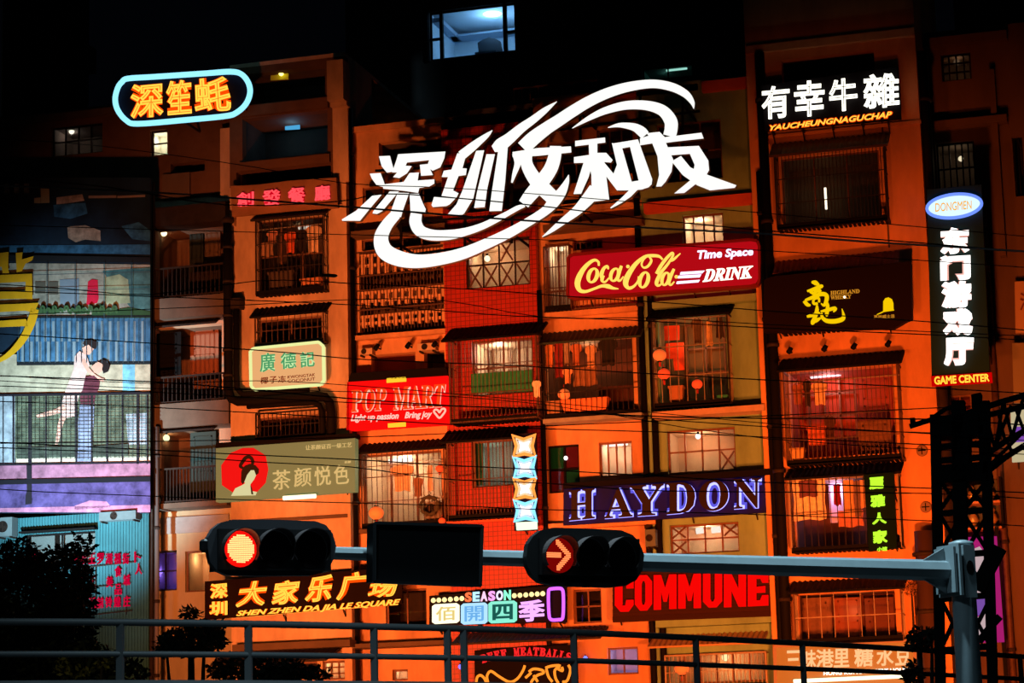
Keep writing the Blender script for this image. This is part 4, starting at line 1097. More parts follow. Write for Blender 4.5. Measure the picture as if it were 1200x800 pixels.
# ---- stacked neon stars
Y = YT - .9
t = thing('neon_star_column', 'vertical stack of four four-pointed neon stars on the red-tiled bay', 'sign', P(615, 620, Y))
def c7(x, y): return (590 + x / 5.926, 495 + y / 5.926)
mb = MB(); poly_px(mb, [c7(60, 80), c7(225, 70), c7(236, 748), c7(75, 752)], Y + .16, .08); mb.build('panel', mat('navy_star_panel', (.01, .006, .014), .7, spec=.05), t)
for k, (y0, y1, xo, cc) in enumerate(((88, 236, 0, 'o'), (238, 384, 4, 'b'), (386, 532, 5, 'o'), (538, 682, 9, 'b'))):
    h = y1 - y0
    pts = [(62 + xo, y0), (140 + xo, y0 + h * .2), (220 + xo, y0 - 4), (198 + xo, y0 + h * .5), (222 + xo, y1), (145 + xo, y1 - h * .14), (68 + xo, y1 + 2), (90 + xo, y0 + h * .5)]
    m_ = em('star_orange', (1, .30, .05), 1.4) if cc == 'o' else em('star_cyan', (.25, .72, 1.0), 1.4)
    mi = em('star_pale_amber', (1.0, .62, .35), 1.2) if cc == 'o' else em('star_pale_blue', (.55, .75, 1.0), 1.2)
    so = MB().tube([P(*c7(*q), Y) for q in pts], .05, 8, True).build('neon_star', m_, t)
    cx, cy = 142 + xo, y0 + h * .5
    inner = [(cx + (x - cx) * .68, cy + (y - cy) * .68) for x, y in pts]
    MB().tube([P(*c7(*q), Y) for q in inner], .034, 6, True).build('inner_tube', mi, so)
    core = [(cx + (x - cx) * .5, cy + (y - cy) * .5) for x, y in pts]
    mb = MB(); poly_px(mb, [c7(*q) for q in core], Y + .02, .06); mb.build('star_core', em('star_white', (1, .93, .98), 1.7), so)
mb = MB(); poly_px(mb, [c7(85, 692), c7(228, 686), c7(230, 738), c7(90, 746)], Y, .1); mb.build('lamp_base', em('pale_lime_base', (.85, 1.0, .68), 1.3), t)
brackets(t, [(607, 520), (607, 570), (610, 612)], Y + .24, YT)

# ---- halo-lit blue name board
Y = YC - .75
qp = ((660.5, 566.5), (902, 549.5), (903, 600), (660, 615.5))
t = thing('halo_letter_sign', 'dark violet board with six bronze serif letters haloed in blue light', 'sign', centre(qp, Y))
m_ = mat('violet_board', (.010, .010, .085), .7, spec=.05)
panel(t, qp, Y + .25, .10, m_)
mb = MB(); poly_px(mb, [(660, 566), (660, 572), (903, 556), (903, 549)], Y + .1, .2); mb.build('top_lip', PANEL_BLACK, t)
BRZ = mat('dark_bronze', (.013, .006, .005), .5, .1, spec=.2)
def c8(x, y): return (650 + x / 4.615, 545 + y / 4.615)
for ch_, q in (('𝐇', (72, 135, 215, 122, 300, 286)), ('𝐀', (265, 125, 420, 112, 288, 276)), ('𝐘', (402, 110, 588, 98, 278, 266)), ('𝐃', (600, 95, 758, 86, 266, 252)), ('𝐎', (778, 84, 938, 74, 252, 240)), ('𝐍', (965, 75, 1115, 66, 240, 228))):
    x0, ya, x1, yb, yc, yd = q
    qd = (c8(x0, ya), c8(x1, yb), c8(x1, yd), c8(x0, yc))
    lt = text_px(ch_, qd, Y, 'letter', BRZ, t, bevel=.006, thick=.05)
    text_px(ch_, qd, Y, 'outer_halo', em('violet_halo_light', (.13, .11, .85), .9), lt, bevel=.085, thick=.02, push=.16)
    text_px(ch_, qd, Y, 'halo', em('blue_halo_light', (.34, .34, 1.0), 2.2), lt, bevel=.035, thick=.02, push=.12)
brackets(t, [(675, 605), (740, 603), (810, 600), (885, 596)], Y + .34, YK)

# ---- red slab letters
Y = YK - .6
qp = ((718, 669), (905, 662), (905, 722), (718, 729))
t = thing('slab_letter_sign', 'brown slatted board with fat red slab-serif capitals under the mast arm', 'sign', centre(qp, Y))
panel(t, qp, Y + .18, .08, mat('brown_board', (.035, .014, .008), .8, spec=.05))
mb = MB()
for k in range(7):
    a = lerp2(qp[0], qp[3], (k + .5) / 7); b = lerp2(qp[1], qp[2], (k + .5) / 7); mb.bar(P(*a, Y + .16), P(*b, Y + .16), .1, .04)
mb.build('slats', mat('dark_brown_slat', (.03, .013, .008), .8, spec=.05), t)
SL = {'O': ([(.3, 0), (.7, 0), (1, .18), (1, .82), (.7, 1), (.3, 1), (0, .82), (0, .18)], [(.42, .17), (.58, .17), (.64, .25), (.64, .75), (.58, .83), (.42, .83), (.36, .75), (.36, .25)])}
def bars(ch):
    if ch == 'C': return [[(0, .18), (.3, 0), (.3, 1), (0, .82)], [(.3, 0), (.72, 0), (1, .18), (.64, .3), (.58, .17), (.3, .17)], [(.3, 1), (.3, .83), (.58, .83), (.64, .68), (1, .68), (1, .82), (.72, 1)], [(.64, .22), (1, .18), (1, .36), (.64, .36)], [(.3, .17), (.38, .2), (.38, .8), (.3, .83)]]
    if ch == 'O': return [[(0, .18), (.3, 0), (.36, 0), (.36, 1), (.3, 1), (0, .82)], [(1, .18), (.7, 0), (.64, 0), (.64, 1), (.7, 1), (1, .82)], [(.36, 0), (.64, 0), (.64, .25), (.58, .16), (.42, .16), (.36, .25)], [(.36, 1), (.64, 1), (.64, .75), (.58, .84), (.42, .84), (.36, .75)]]
    if ch == 'M': return [[(0, 0), (.3, 0), (.3, 1), (0, 1)], [(.7, 0), (1, 0), (1, 1), (.7, 1)], [(.3, 0), (.5, .42), (.7, 0), (.7, .38), (.56, .78), (.44, .78), (.3, .38)]]
    if ch == 'U': return [[(0, 0), (.36, 0), (.36, .8), (.3, 1), (0, .82)], [(.64, 0), (1, 0), (1, .82), (.7, 1), (.64, .8)], [(.3, 1), (.36, .74), (.43, .83), (.57, .83), (.64, .74), (.7, 1)]]
    if ch == 'N': return [[(0, 0), (.32, 0), (.32, 1), (0, 1)], [(.68, 0), (1, 0), (1, 1), (.68, 1)], [(.32, 0), (.68, .5), (.68, 1), (.32, .48)]]
    return [[(0, 0), (.4, 0), (.4, 1), (0, 1)], [(.4, 0), (1, 0), (1, .3), (.72, .3), (.62, .17), (.4, .17)], [(.4, .42), (.85, .4), (.85, .6), (.4, .6)], [(.4, 1), (.4, .83), (.62, .83), (.72, .68), (1, .68), (1, 1)]]
def c9(x, y): return (705 + x / 5.714, 655 + y / 5.714)
for ch_, x0, x1, ya, yb, yc, yd in (('C', 84, 212, 112, 106, 352, 348), ('O', 218, 336, 108, 104, 345, 340), ('M', 344, 500, 106, 100, 338, 330), ('M', 508, 664, 102, 96, 330, 325), ('U', 674, 806, 98, 94, 325, 318), ('N', 814, 966, 96, 90, 321, 315), ('E', 974, 1116, 94, 90, 315, 308)):
    mb = MB(); x0 += 4; x1 -= 4
    for poly in bars(ch_):
        pts = []
        for u, v in poly:
            a = lerp2((x0, ya), (x1, yb), u); b = lerp2((x0, yc), (x1, yd), u); pts.append(c9(*lerp2(a, b, v)))
        poly_px(mb, pts, Y, .12)
    mb.build('letter', em('flat_red_letter', (1.0, .002, .001), .95), t)
brackets(t, [(725, 720), (790, 718), (840, 716), (895, 713)], Y + .28, YK)

# ---- black board with gold characters
Y = YR - .95
qp = [(895, 328), (905, 324), (1040, 309), (1067, 305.5), (1069, 373), (1062, 376), (1048, 384), (895, 389)]
t = thing('gold_character_board', 'black board with two gold brush characters and a little gold arch on the right block', 'sign', centre(qp, Y))
panel(t, qp, Y + .05, .25, mat('black_brown_board', (.010, .005, .004), .7, spec=.05))
def ca(x, y): return (890 + x / 6.316, 300 + y / 6.316)
def cs(l): return [(890 + x / 6.316, 300 + y / 6.316, w / 6.316) for x, y, w in l]
for strokes in ([[(385, 192, 14), (412, 196, 34), (438, 212, 18)], [(352, 258, 12), (400, 244, 24), (455, 222, 26), (470, 216, 8)], [(372, 262, 16), (400, 275, 24), (420, 282, 16)], [(405, 268, 18), (445, 250, 22), (440, 272, 14)],
                 [(330, 330, 26), (352, 356, 28), (376, 362, 12)], [(338, 325, 14), (390, 305, 24), (450, 280, 28), (492, 286, 30), (496, 320, 28), (478, 362, 20), (455, 350, 8)], [(398, 322, 16), (400, 350, 18), (430, 348, 16)], [(398, 318, 14), (436, 308, 16), (440, 340, 14)]],
                [[(425, 362, 12), (424, 400, 26), (412, 445, 26), (392, 490, 30), (380, 498, 10)], [(350, 446, 14), (392, 436, 24), (446, 418, 14)], [(384, 494, 12), (420, 474, 26), (452, 456, 10)],
                 [(452, 408, 10), (500, 398, 22), (556, 384, 24), (560, 396, 16), (545, 412, 6)], [(500, 338, 10), (504, 370, 24), (496, 430, 24), (490, 440, 8)], [(458, 420, 14), (466, 455, 24), (500, 478, 30), (560, 480, 32), (612, 465, 30), (622, 440, 22), (610, 388, 4)]]):
    mb = MB()
    for q in strokes: stroke_px(mb, cs(q), Y, .05, 5)
    mb.build('character', GOLD_E, t)
AMB = em('amber_letter', (.8, .30, .02), .8)
text_px('𝐇𝐈𝐆𝐇𝐋𝐀𝐍𝐃', (ca(525, 258), ca(740, 243), ca(740, 272), ca(525, 288)), Y + .03, 'lettering', AMB, t, bevel=.008, thick=.03)
text_px('𝐖𝐇𝐈𝐒𝐊𝐘', (ca(525, 293), ca(678, 283), ca(678, 312), ca(525, 322)), Y + .03, 'lettering', AMB, t, bevel=.008, thick=.03)
mb = MB(); poly_px(mb, [ca(*q) for q in ((915, 405), (916, 335), (930, 312), (955, 305), (980, 318), (990, 345), (992, 400))], Y + .02, .04)
stroke_px(mb, [(*ca(868, 432), .6), (*ca(900, 418), 1.0), (*ca(925, 408), 1.0), (*ca(995, 398), 1.0)], Y + .02, .04); mb.build('arch_emblem', GOLD_E, t)
text_px('高地威士忌', (ca(847, 436), ca(1000, 430), ca(1000, 456), ca(847, 462)), Y + .03, 'small_lettering', AMB, t, thick=.03)
p = P(*ca(630, 303), Y + .01); MB().lathe(p, [(.005, -.03), (.03, -.02), (.03, .02)], 8, 'y').build('spot_bulb', HOTWHITE_E, t)
brackets(t, [(910, 380), (960, 378), (1040, 374), (1060, 350)], Y + .3, YR)

# ---- vertical game hall sign
Y = YR - .5
t = thing('vertical_game_hall_sign', 'tall dark vertical sign with five white characters, blue-white oval above and red strip below', 'sign', P(1122, 445, Y))
mb = MB(); poly_px(mb, [(1086, 222), (1150, 216), (1160, 442), (1092, 446)], Y + .12, .2); mb.build('panel', mat('teal_black_panel', (.010, .035, .035), .7, spec=.05), t)
ell = [(1118.3 + 32 * math.cos(a) , 241.3 + 13.6 * math.sin(a) - 32 * math.cos(a) * .095) for a in [2 * math.pi * i / 36 for i in range(36)]]
mb = MB(); poly_px(mb, ell, Y, .1); mb.build('oval_light', em('pale_blue_white_oval', (.62, .82, 1.0), 1.25), t)
MB().tube([P(x, y, Y) for x, y in ell], .045, 6, True).build('oval_rim', em('blue_rim', (.14, .25, 1.0), 1.3), t)
text_px('DONGMEN', ((1096, 238), (1138.5, 234.5), (1138.5, 244.5), (1096, 248)), Y - .03, 'lettering', em('amber_oval_letter', (1.0, .50, .03), .95), t, bevel=.004, thick=.03)
for ch_, qd in (('东', ((1102, 267), (1136, 265), (1136, 296), (1102, 298))), ('门', ((1101.5, 299.5), (1137, 297.5), (1137.5, 327), (1102, 328.5))), ('游', ((1103, 330), (1138, 328), (1138.5, 359.5), (1103.5, 361))), ('戏', ((1104.5, 362.5), (1139.5, 360.5), (1140, 392), (1105, 393.5))), ('厅', ((1105.5, 396), (1141, 394), (1141, 427), (1106, 428.5)))):
    text_px(ch_, qd, Y + .05, 'character_glow', em('rosy_neon_glow', (1.0, .50, .42), 1.0), t, bevel=.10, thick=.04)  # fatter rosy copy behind paints the glow of the white neon
    text_px(ch_, qd, Y, 'character', em('neon_hot_white', (1.0, .96, .92), 2.0), t, bevel=.062, thick=.05)
qd = ((1091, 440.5), (1162, 436), (1163, 448), (1092, 452.5)); panel(t, qd, Y + .05, .08, em('red_strip_light', (.62, .0, .0), .9), 'red_strip')
text_px('GAME CENTER', ((1094.5, 441), (1159, 437.5), (1159.5, 446.5), (1095, 450.5)), Y, 'lettering', em('yellow_strip_letter', (1, .55, .04), 1.4), t, bevel=.03, thick=.04)
brackets(t, [(1095, 300), (1095, 400), (1150, 300), (1152, 400)], Y + .3, YF)

# ---- lime vertical sign
Y = YR - 1.05
t = thing('lime_vertical_sign', 'small dark vertical sign with four lime-green characters in front of the curtained balcony', 'sign', P(1030, 646, Y))
mb = MB(); poly_px(mb, [(1012, 556), (1047, 553), (1051, 642), (1018, 646)], Y + .05, .14); mb.build('panel', mat('dark_green_panel', (.003, .012, .005), .8, spec=.05), t)
for ch_, qd in (('麗', ((1018, 559.5), (1035.5, 558), (1035.5, 572), (1018.5, 573.5))), ('雅', ((1019.5, 580), (1037, 578.5), (1037, 593), (1020, 594.5))), ('人', ((1021.5, 601), (1038.5, 599.5), (1039, 613), (1022, 614.5))), ('家', ((1022.5, 621.5), (1039.5, 620), (1040, 635.5), (1023, 637)))):
    text_px(ch_, qd, Y, 'character', LIME_E, t, bevel=.05, thick=.05)
text_px('小馆', ((1027.5, 641), (1039.5, 640), (1039.5, 645), (1027.5, 646)), Y, 'small_lettering', LIME_E, t, bevel=.04, thick=.04)
brackets(t, [(1045, 570), (1046, 630)], Y + .2, YR)

# ---- amber box at the bottom right
Y = YR - .5
qp = ((908, 752), (1072, 758), (1072, 806), (908, 806))
qp = ((908, 757), (1072, 750), (1073, 806), (909, 812))
t = thing('amber_light_box', 'amber-lit sign with orange characters behind the railing at bottom right', 'sign', centre(qp, Y))
m_ = mat('amber_light_face', (.16, .12, .06), .7); b_ = m_.node_tree.nodes['Principled BSDF']; b_.inputs['Emission Color'].default_value = (.45, .16, .02, 1); b_.inputs['Emission Strength'].default_value = .5
panel(t, qp, Y + .06, .2, m_, 'light_face')
mb = MB(); border_px(mb, qp, Y + .04, .07, .08); mb.build('frame', em('orange_frame_light', (1.0, .14, .02), .8), t)
OC = em('pale_orange_character', (1.0, .45, .20), 1.3)
for ch_, x0, x1 in (('三', 922, 937), ('味', 942, 955), ('港', 957, 976), ('里', 978, 994), ('糖', 1002, 1022), ('水', 1028, 1046), ('豆', 1050, 1066)):
    yo = -(x0 - 922) * .035
    text_px(ch_, ((x0 - 1, 762 + yo), (x1 + 1, 761.5 + yo), (x1 + 1, 783 + yo), (x0 - 1, 784 + yo)), Y, 'character', OC, t, bevel=.02, thick=.05)
text_px('HONG KONG DESSERT HOUSE', ((965, 786.5), (1066, 782), (1066, 787), (965, 791)), Y, 'lettering', HOTWHITE_E, t, bevel=.02, thick=.03)
a, b = P(930, 798, Y - .1), P(1060, 792, Y - .1); MB().tube([a, b], .05, 8).build('tube_lamp', em('cream_tube_light', (1, .8, .5), 2.0), t, True)

# ---- red cola drink sign
Y = YK - .75
qp = [(667, 302), (672, 299), (880, 281.5), (888, 283), (890.5, 289), (891, 328), (888, 334), (880, 336), (672, 350), (666, 347)]
t = thing('script_drink_sign', 'long red light box with yellow script lettering and white drink wording', 'sign', centre(qp, Y))
panel(t, qp, Y + .06, .28, em('deep_red_light_face', (.47, .003, .007), .95), 'light_face')
mb = MB(); border_px(mb, qp, Y + .1, .07, .25); mb.build('rim', mat('dark_red_rim', (.2, .01, .01), .5), t)
def cc(l): return [(660 + x / 5, 270 + y / 5, w / 5) for x, y, w in l]
SCR = em('script_yellow', (1.0, .62, .10), 1.25)
def el(cx, cy, rx, ry, sl, wa, wb, n=14):
    out = []
    for i in range(n):
        a = 2 * math.pi * i / n; x, y = rx * math.cos(a), ry * math.sin(a)
        out.append((cx + x - y * sl, cy + y, wa + (wb - wa) * abs(math.cos(a))))
    return out
mb = MB()
for s_ in ([(207, 205, 9), (204, 182, 13), (182, 172, 14), (150, 190, 18), (115, 228, 24), (90, 275, 30), (82, 315, 30), (95, 348, 24), (130, 356, 15), (180, 340, 12), (225, 324, 15), (262, 326, 24), (290, 336, 15), (322, 340, 4)],
           [(232, 298, 5), (222, 262, 20), (236, 222, 16), (258, 208, 12), (262, 225, 8)], [(232, 262, 18), (226, 292, 16), (244, 300, 9), (268, 276, 6)],
           [(340, 206, 14), (325, 250, 18), (318, 285, 16), (332, 292, 9), (352, 268, 5)],
           [(580, 168, 10), (560, 150, 15), (520, 146, 17), (478, 152, 15), (430, 188, 20), (392, 238, 26), (368, 285, 30), (366, 318, 26), (384, 336, 18), (412, 326, 12), (436, 296, 8), (440, 268, 6)],
           [(500, 150, 10), (515, 175, 12), (495, 208, 12), (470, 216, 10), (458, 196, 9), (470, 168, 8), (490, 150, 8)],
           [(545, 252, 16), (575, 200, 17), (610, 155, 15), (638, 130, 12), (642, 145, 10), (612, 195, 12), (572, 245, 16), (548, 295, 20), (548, 318, 16), (566, 318, 9), (585, 296, 5)],
           [(618, 178, 6), (640, 172, 12), (664, 152, 9), (686, 132, 3)],
           [(648, 224, 13), (628, 268, 18), (618, 305, 16), (630, 318, 9), (650, 298, 5)]):
    stroke_px(mb, cc(s_), Y, .05, 6)
for e_ in (el(172, 262, 25, 40, .22, 8, 20), el(300, 258, 22, 36, .22, 8, 18), el(472, 288, 24, 44, .22, 8, 20), el(598, 282, 20, 36, .22, 8, 18)):
    stroke_px(mb, cc(e_), Y, .05, 3, True)
for (x, y) in ((378, 210), (662, 270)):
    p = P(660 + x / 5, 270 + y / 5, Y + .02); mb.lathe(p, [(.045, 0), (.05, .02), (.04, .04)], 10, 'y')
mb.build('script_lettering', SCR, t)
LAV = em('lavender_white', (.80, .72, 1.0), 1.5)
for q in (((688, 243), (828, 234), (812, 250), (684, 258)), ((676, 264), (808, 256), (798, 273), (670, 279)), ((666, 298), (800, 288), (790, 302), (662, 312))):
    panel(t, [(660 + x / 5, 270 + y / 5) for x, y in q], Y + .02, .04, LAV, 'speed_stripe')
def c5(x, y): return (660 + x / 5, 270 + y / 5)
text_px('Time Space', (c5(785, 116), c5(1112, 97), c5(1112, 157), c5(785, 182)), Y, 'lettering', LAV, t, bevel=.03, shear=.15, thick=.05)
text_px('𝐃𝐑𝐈𝐍𝐊', (c5(830, 228), c5(1112, 205), c5(1106, 278), c5(815, 302)), Y, 'lettering', em('cream_white_letter', (1, .93, .78), 1.5), t, bevel=.02, shear=.15, thick=.05)
brackets(t, [(690, 345), (760, 341), (812, 338), (853, 335), (880, 333)], Y + .3, YK)
# ================================================================== printed hoarding on the left
YH = 0.7
t = thing('printed_hoarding', 'large printed hoarding with an embracing couple and gold characters on the far left', 'hoarding', P(85, 600, YH))
def h1(l): return [(x / 4, 200 + y / 4) for x, y in l]
def h2(l): return [(x / 4, 400 + y / 4) for x, y in l]
NIGHT = mat('print_night_blue', (.006, .022, .045), .6, var=.8, scale=.9)
mb = MB(); poly_px(mb, [(-30, 208), (176, 208), (175, 601), (-30, 601)], YH, .12); mb.build('printed_sheet', NIGHT, t)
LAYER = [0]
def pr(name, col, polys=(), strokes=(), var=0.0, lab=None):
    LAYER[0] += 1; y = YH - .004 * LAYER[0]
    mb = MB()
    for q in polys: poly_px(mb, q, y, .004)
    for q in strokes: stroke_px(mb, q, y, .004, 4)
    o = mb.build(name, mat('print_' + name, col, .7, var=min(.85, var * 1.6 + .12), scale=2.6, spec=.1), t)
    if lab: o['label'] = lab
    return o
pr('printed_sky_light', (.30, .28, .16), [h1([(190, 80), (230, 78), (232, 150), (192, 152)]), h1([(160, 128), (190, 125), (190, 152), (160, 152)])])
pr('printed_cloud', (.34, .30, .24), [h1([(265, 125), (385, 110), (395, 140), (330, 150), (265, 158)]), h1([(315, 262), (400, 255), (470, 280), (472, 330), (400, 322), (355, 335), (320, 315)])], var=.4)
pr('printed_roof_line', (.25, .23, .21), [h1([(415, 117), (545, 115), (545, 127), (415, 129)]), h1([(550, 118), (680, 112), (680, 123), (550, 128)])])
pr('printed_blue_patch', (.03, .13, .26), [h1([(250, 160), (400, 150), (410, 200), (330, 225), (255, 215)]), h1([(570, 260), (650, 240), (704, 280), (704, 330), (620, 320)]), h1([(0, 350), (704, 345), (704, 392), (0, 380)])], var=.4)
pr('printed_facade', (.30, .32, .27), [h1([(-60, 432), (440, 436), (704, 440), (704, 690), (-60, 690)])], var=.25)
pr('printed_teal_shade', (.06, .17, .18), [h1([(480, 470), (704, 450), (704, 690), (520, 690), (610, 640)])], var=.3)
pr('printed_green_wall', (.30, .38, .24), [h1([(490, 500), (560, 485), (600, 510), (610, 620), (490, 625)])], var=.2)
pr('printed_door', (.17, .25, .32), [h1([(280, 510), (370, 505), (372, 640), (282, 645)])])
pr('printed_red_robe', (.55, .015, .05), [h1([(412, 520), (432, 508), (458, 512), (462, 600), (455, 620), (405, 628)])])
pr('printed_wall_pictures', (.10, .10, .08), [h1([(165, 520), (213, 520), (213, 575), (165, 575)]), h1([(228, 520), (272, 520), (272, 580), (228, 580)])])
pr('printed_plants', (.03, .08, .035), [h1([(150, 670), (205, 635), (250, 632), (262, 672)]), h1([(345, 640), (390, 628), (400, 670), (350, 672)]), h1([(430, 640), (470, 622), (500, 650), (495, 680), (430, 680)]), h1([(500, 660), (600, 640), (704, 660), (704, 700), (500, 700)])])
pr('printed_blue_balcony', (.045, .14, .26), [h1([(100, 690), (704, 690), (704, 800), (90, 800)]), h2([(80, 0), (704, 0), (704, 105), (80, 105)])], var=.35)
pr('printed_balcony_slats', (.17, .25, .30), [h1([(130 + 38 * i, 705), (142 + 38 * i, 705), (142 + 38 * i, 800), (130 + 38 * i, 800)]) for i in range(15)] + [h2([(100 + 40 * i, 0), (114 + 40 * i, 0), (114 + 40 * i, 95), (100 + 40 * i, 95)]) for i in range(15)])
pr('printed_balcony_rail', (.012, .016, .02), [h1([(-60, 392), (704, 405), (704, 430), (-60, 425)]), h1([(170, 680), (704, 678), (704, 686), (170, 690)]), h2([(-60, 96), (704, 92), (704, 107), (-60, 112)])])
pr('printed_cream_wall', (.40, .37, .27), [h2([(78, 112), (704, 107), (704, 245), (-60, 250), (-60, 60), (78, 60)])], var=.2)
pr('printed_blue_band', (.16, .42, .60), [h2([(575, 108), (632, 108), (632, 240), (575, 240)])], var=.3)
pr('printed_mesh_panel', (.11, .135, .09), [h2([(70, 250), (704, 245), (704, 545), (70, 550)])], var=.5)
pr('printed_pale_panel', (.30, .36, .42), [h2([(-60, 255), (70, 255), (70, 572), (-60, 572)]), h2([(590, 340), (690, 335), (695, 480), (600, 485)])], var=.3)
pr('printed_kerb', (.52, .47, .36), [h2([(75, 545), (704, 538), (704, 566), (75, 572)])])
pr('printed_pink_ledge', (.27, .12, .19), [h2([(-60, 575), (704, 566), (704, 630), (-60, 650)])], var=.3)
pr('printed_violet_base', (.07, .05, .16), [h2([(-60, 668), (704, 655), (704, 770), (-60, 800)])], var=.35)
pr('printed_pink_glow', (.36, .15, .26), [h2([(-60, 782), (704, 765), (704, 800), (-60, 800)]), h2([(350, 770), (420, 745), (500, 750), (520, 775), (350, 790)])], var=.3)
pr('printed_woman_dress', (.62, .46, .42), [h2([(372, 45), (405, 60), (420, 110), (402, 160), (392, 215), (372, 250), (358, 300), (352, 350), (300, 362), (285, 340), (292, 280), (305, 235), (345, 130), (350, 70)])], var=.12)
pr('printed_woman_skin', (.62, .36, .28), [h2([(385, 30), (420, 10), (440, 35), (420, 62), (392, 60)])], [[(97, 421, 4.5), (102, 431, 4.5), (108, 438, 4), (115, 443, 4), (122, 446, 4)], [(76, 477, 8), (66, 482, 6), (54, 485, 5), (43, 488, 3.5)], [(74, 488, 7), (70, 500, 5.5), (68, 512, 4.5), (66, 521, 3)]], var=.1)
pr('printed_woman_hair', (.02, .014, .014), [h2([(388, 8), (400, -6), (428, -8), (452, 2), (457, 18), (448, 36), (430, 30), (415, 15), (398, 22)])])
pr('printed_man_shirt', (.11, .03, .045), [h2([(400, 165), (440, 160), (468, 185), (462, 225), (448, 250), (440, 300), (378, 300), (375, 262), (388, 220)])], var=.2)
pr('printed_man_face', (.60, .34, .26), [h2([(428, 118), (455, 95), (480, 100), (482, 135), (462, 152), (440, 145)])])
pr('printed_man_hair', (.015, .011, .012), [h2([(462, 96), (482, 84), (505, 92), (515, 115), (508, 140), (485, 150), (478, 128), (484, 108)])])
pr('printed_man_jeans', (.20, .24, .36), [h2([(375, 296), (442, 294), (438, 400), (428, 480), (425, 562), (362, 562), (368, 460), (365, 380)])], var=.25)
pr('printed_dark_lawn', (.05, .065, .05), [h2([(80, 500), (355, 492), (355, 540), (80, 548)]), h2([(436, 490), (600, 480), (600, 535), (436, 540)])], var=.5)
pr('printed_railing', (.014, .012, .018), [h2([(-60, 248), (704, 236), (704, 246), (-60, 258)]), h2([(-60, 574), (704, 562), (704, 570), (-60, 583)])] + [h2([(x - w, 250), (x + w, 250), (x + w, 574), (x - w, 574)]) for x, w in ((14, 2), (62, 4), (140, 8), (215, 3), (286, 3), (357, 4), (430, 4), (502, 4), (573, 3), (645, 6), (690, 3))] + [h2([(124, 574), (148, 574), (148, 760), (118, 765), (120, 720), (126, 700)])])
pr('printed_shade_line', (.008, .008, .012), [h2([(-60, 650), (704, 632), (704, 656), (-60, 672)])])
pr('printed_wire_mesh', (.03, .035, .03), [], [[(18, 464 + 4.3 * i, .5), (97, 463 + 4.3 * i, .5), (176, 462 + 4.3 * i, .5)] for i in range(18)] + [[(20 + 5.2 * i, 462, .45), (20 + 5.2 * i, 538, .45)] for i in range(30)])
pr('printed_scaffold', (.04, .07, .09), [], [[(x, 308, .8), (x, 372, .8)] for x in (55, 88, 122, 154)] + [[(36, 322, .7), (176, 318, .7)], [(20, 341, .6), (176, 338, .6)]] + [[(22 + 6.1 * i, 374, .6), (22 + 6.1 * i, 425, .6)] for i in range(25)])
pr('printed_flower_tops', (.05, .12, .05), [], [[(40 + 7 * i, 368 - 2 * (i % 3), 3), (43 + 7 * i, 362 - 3 * (i % 2), 4), (46 + 7 * i, 367, 2)] for i in range(14)])
pr('printed_window_row', (.20, .22, .19), [h1([(20 + 46 * i, 60), (44 + 46 * i, 60), (44 + 46 * i, 105), (20 + 46 * i, 105)]) for i in range(0, 3)], var=.5)
GOLD = (.62, .34, .01)
pr('printed_gold_characters', GOLD, [h1([(-40, 385), (0, 385), (40, 380), (38, 450), (42, 480), (12, 480), (8, 450), (-40, 452)]), h1([(74, 385), (106, 382), (102, 415), (158, 400), (150, 420), (120, 435), (102, 470), (78, 476)]), h1([(-40, 490), (150, 482), (152, 602), (118, 600), (120, 520), (-40, 528)]), h1([(-40, 566), (122, 566), (122, 600), (-40, 602)]), h1([(-40, 628), (120, 622), (182, 618), (160, 665), (118, 656), (-40, 664)]), h1([(-40, 705), (122, 695), (130, 728), (-40, 734)])],
   [[(41, 362, 9), (37, 376, 10), (30, 392, 9), (20, 406, 8), (8, 417, 6), (-4, 424, 4)]])
mb = MB()
for x in (-10, 60, 120, 170):
    q = P(x, 601, YH); mb.bar((q.x, YH + .42, GZ + .01), (q.x, YH + .42, P(x, 210, YH).z), .12); mb.bar((q.x, YH + .13, q.z + 1), (q.x, YH + .42, q.z + 1), .06)
mb.build('support_post', DARK_METAL, t)

# corrugated teal container-like wall under it
YQ = 0.9
X0, X1 = P(-30, 660, YQ).x, P(173.5, 660, YQ).x; Z0, Z1 = GZ, P(85, 603, YQ).z
t = thing('corrugated_hut', 'teal corrugated metal hut wall below the printed hoarding', 'hut', ((X0 + X1) / 2, YQ, GZ))
wr = rect(30, 624, 111, 662, YQ)
TEAL = mat('teal_corrugated_paint', (.022, .12, .145), .8, var=.25, scale=1.2)
mb = MB(); nn = 120
for k in range(nn):
    a, b = X0 + (X1 - X0) * k / nn, X0 + (X1 - X0) * (k + 1) / nn; d = .03 if k % 2 else 0
    if b < wr[0] or a > wr[1]: mb.box(a, b, YQ + d, YQ + .1, Z0, Z1)
    else:
        mb.box(a, b, YQ + d, YQ + .1, Z0, wr[2]); mb.box(a, b, YQ + d, YQ + .1, wr[3], Z1)
mb.build('wall_sheet', TEAL, t)
f_, _ = window(t, 30, 624, 111, 662, YQ - .1, 2, 1, BLACK_METAL, .4, None)
MB().box(wr[0], wr[1], YQ + .25, YQ + .3, wr[2], wr[3]).build('curtain', mat('pale_teal_curtain', (.32, .42, .42), .9), f_)
slabz = P(70, 623, YQ).z; MB().box(wr[0] - .1, wr[1] + .1, YQ - .25, YQ, slabz, slabz + .05).build('window_hood', BLACK_METAL, t)

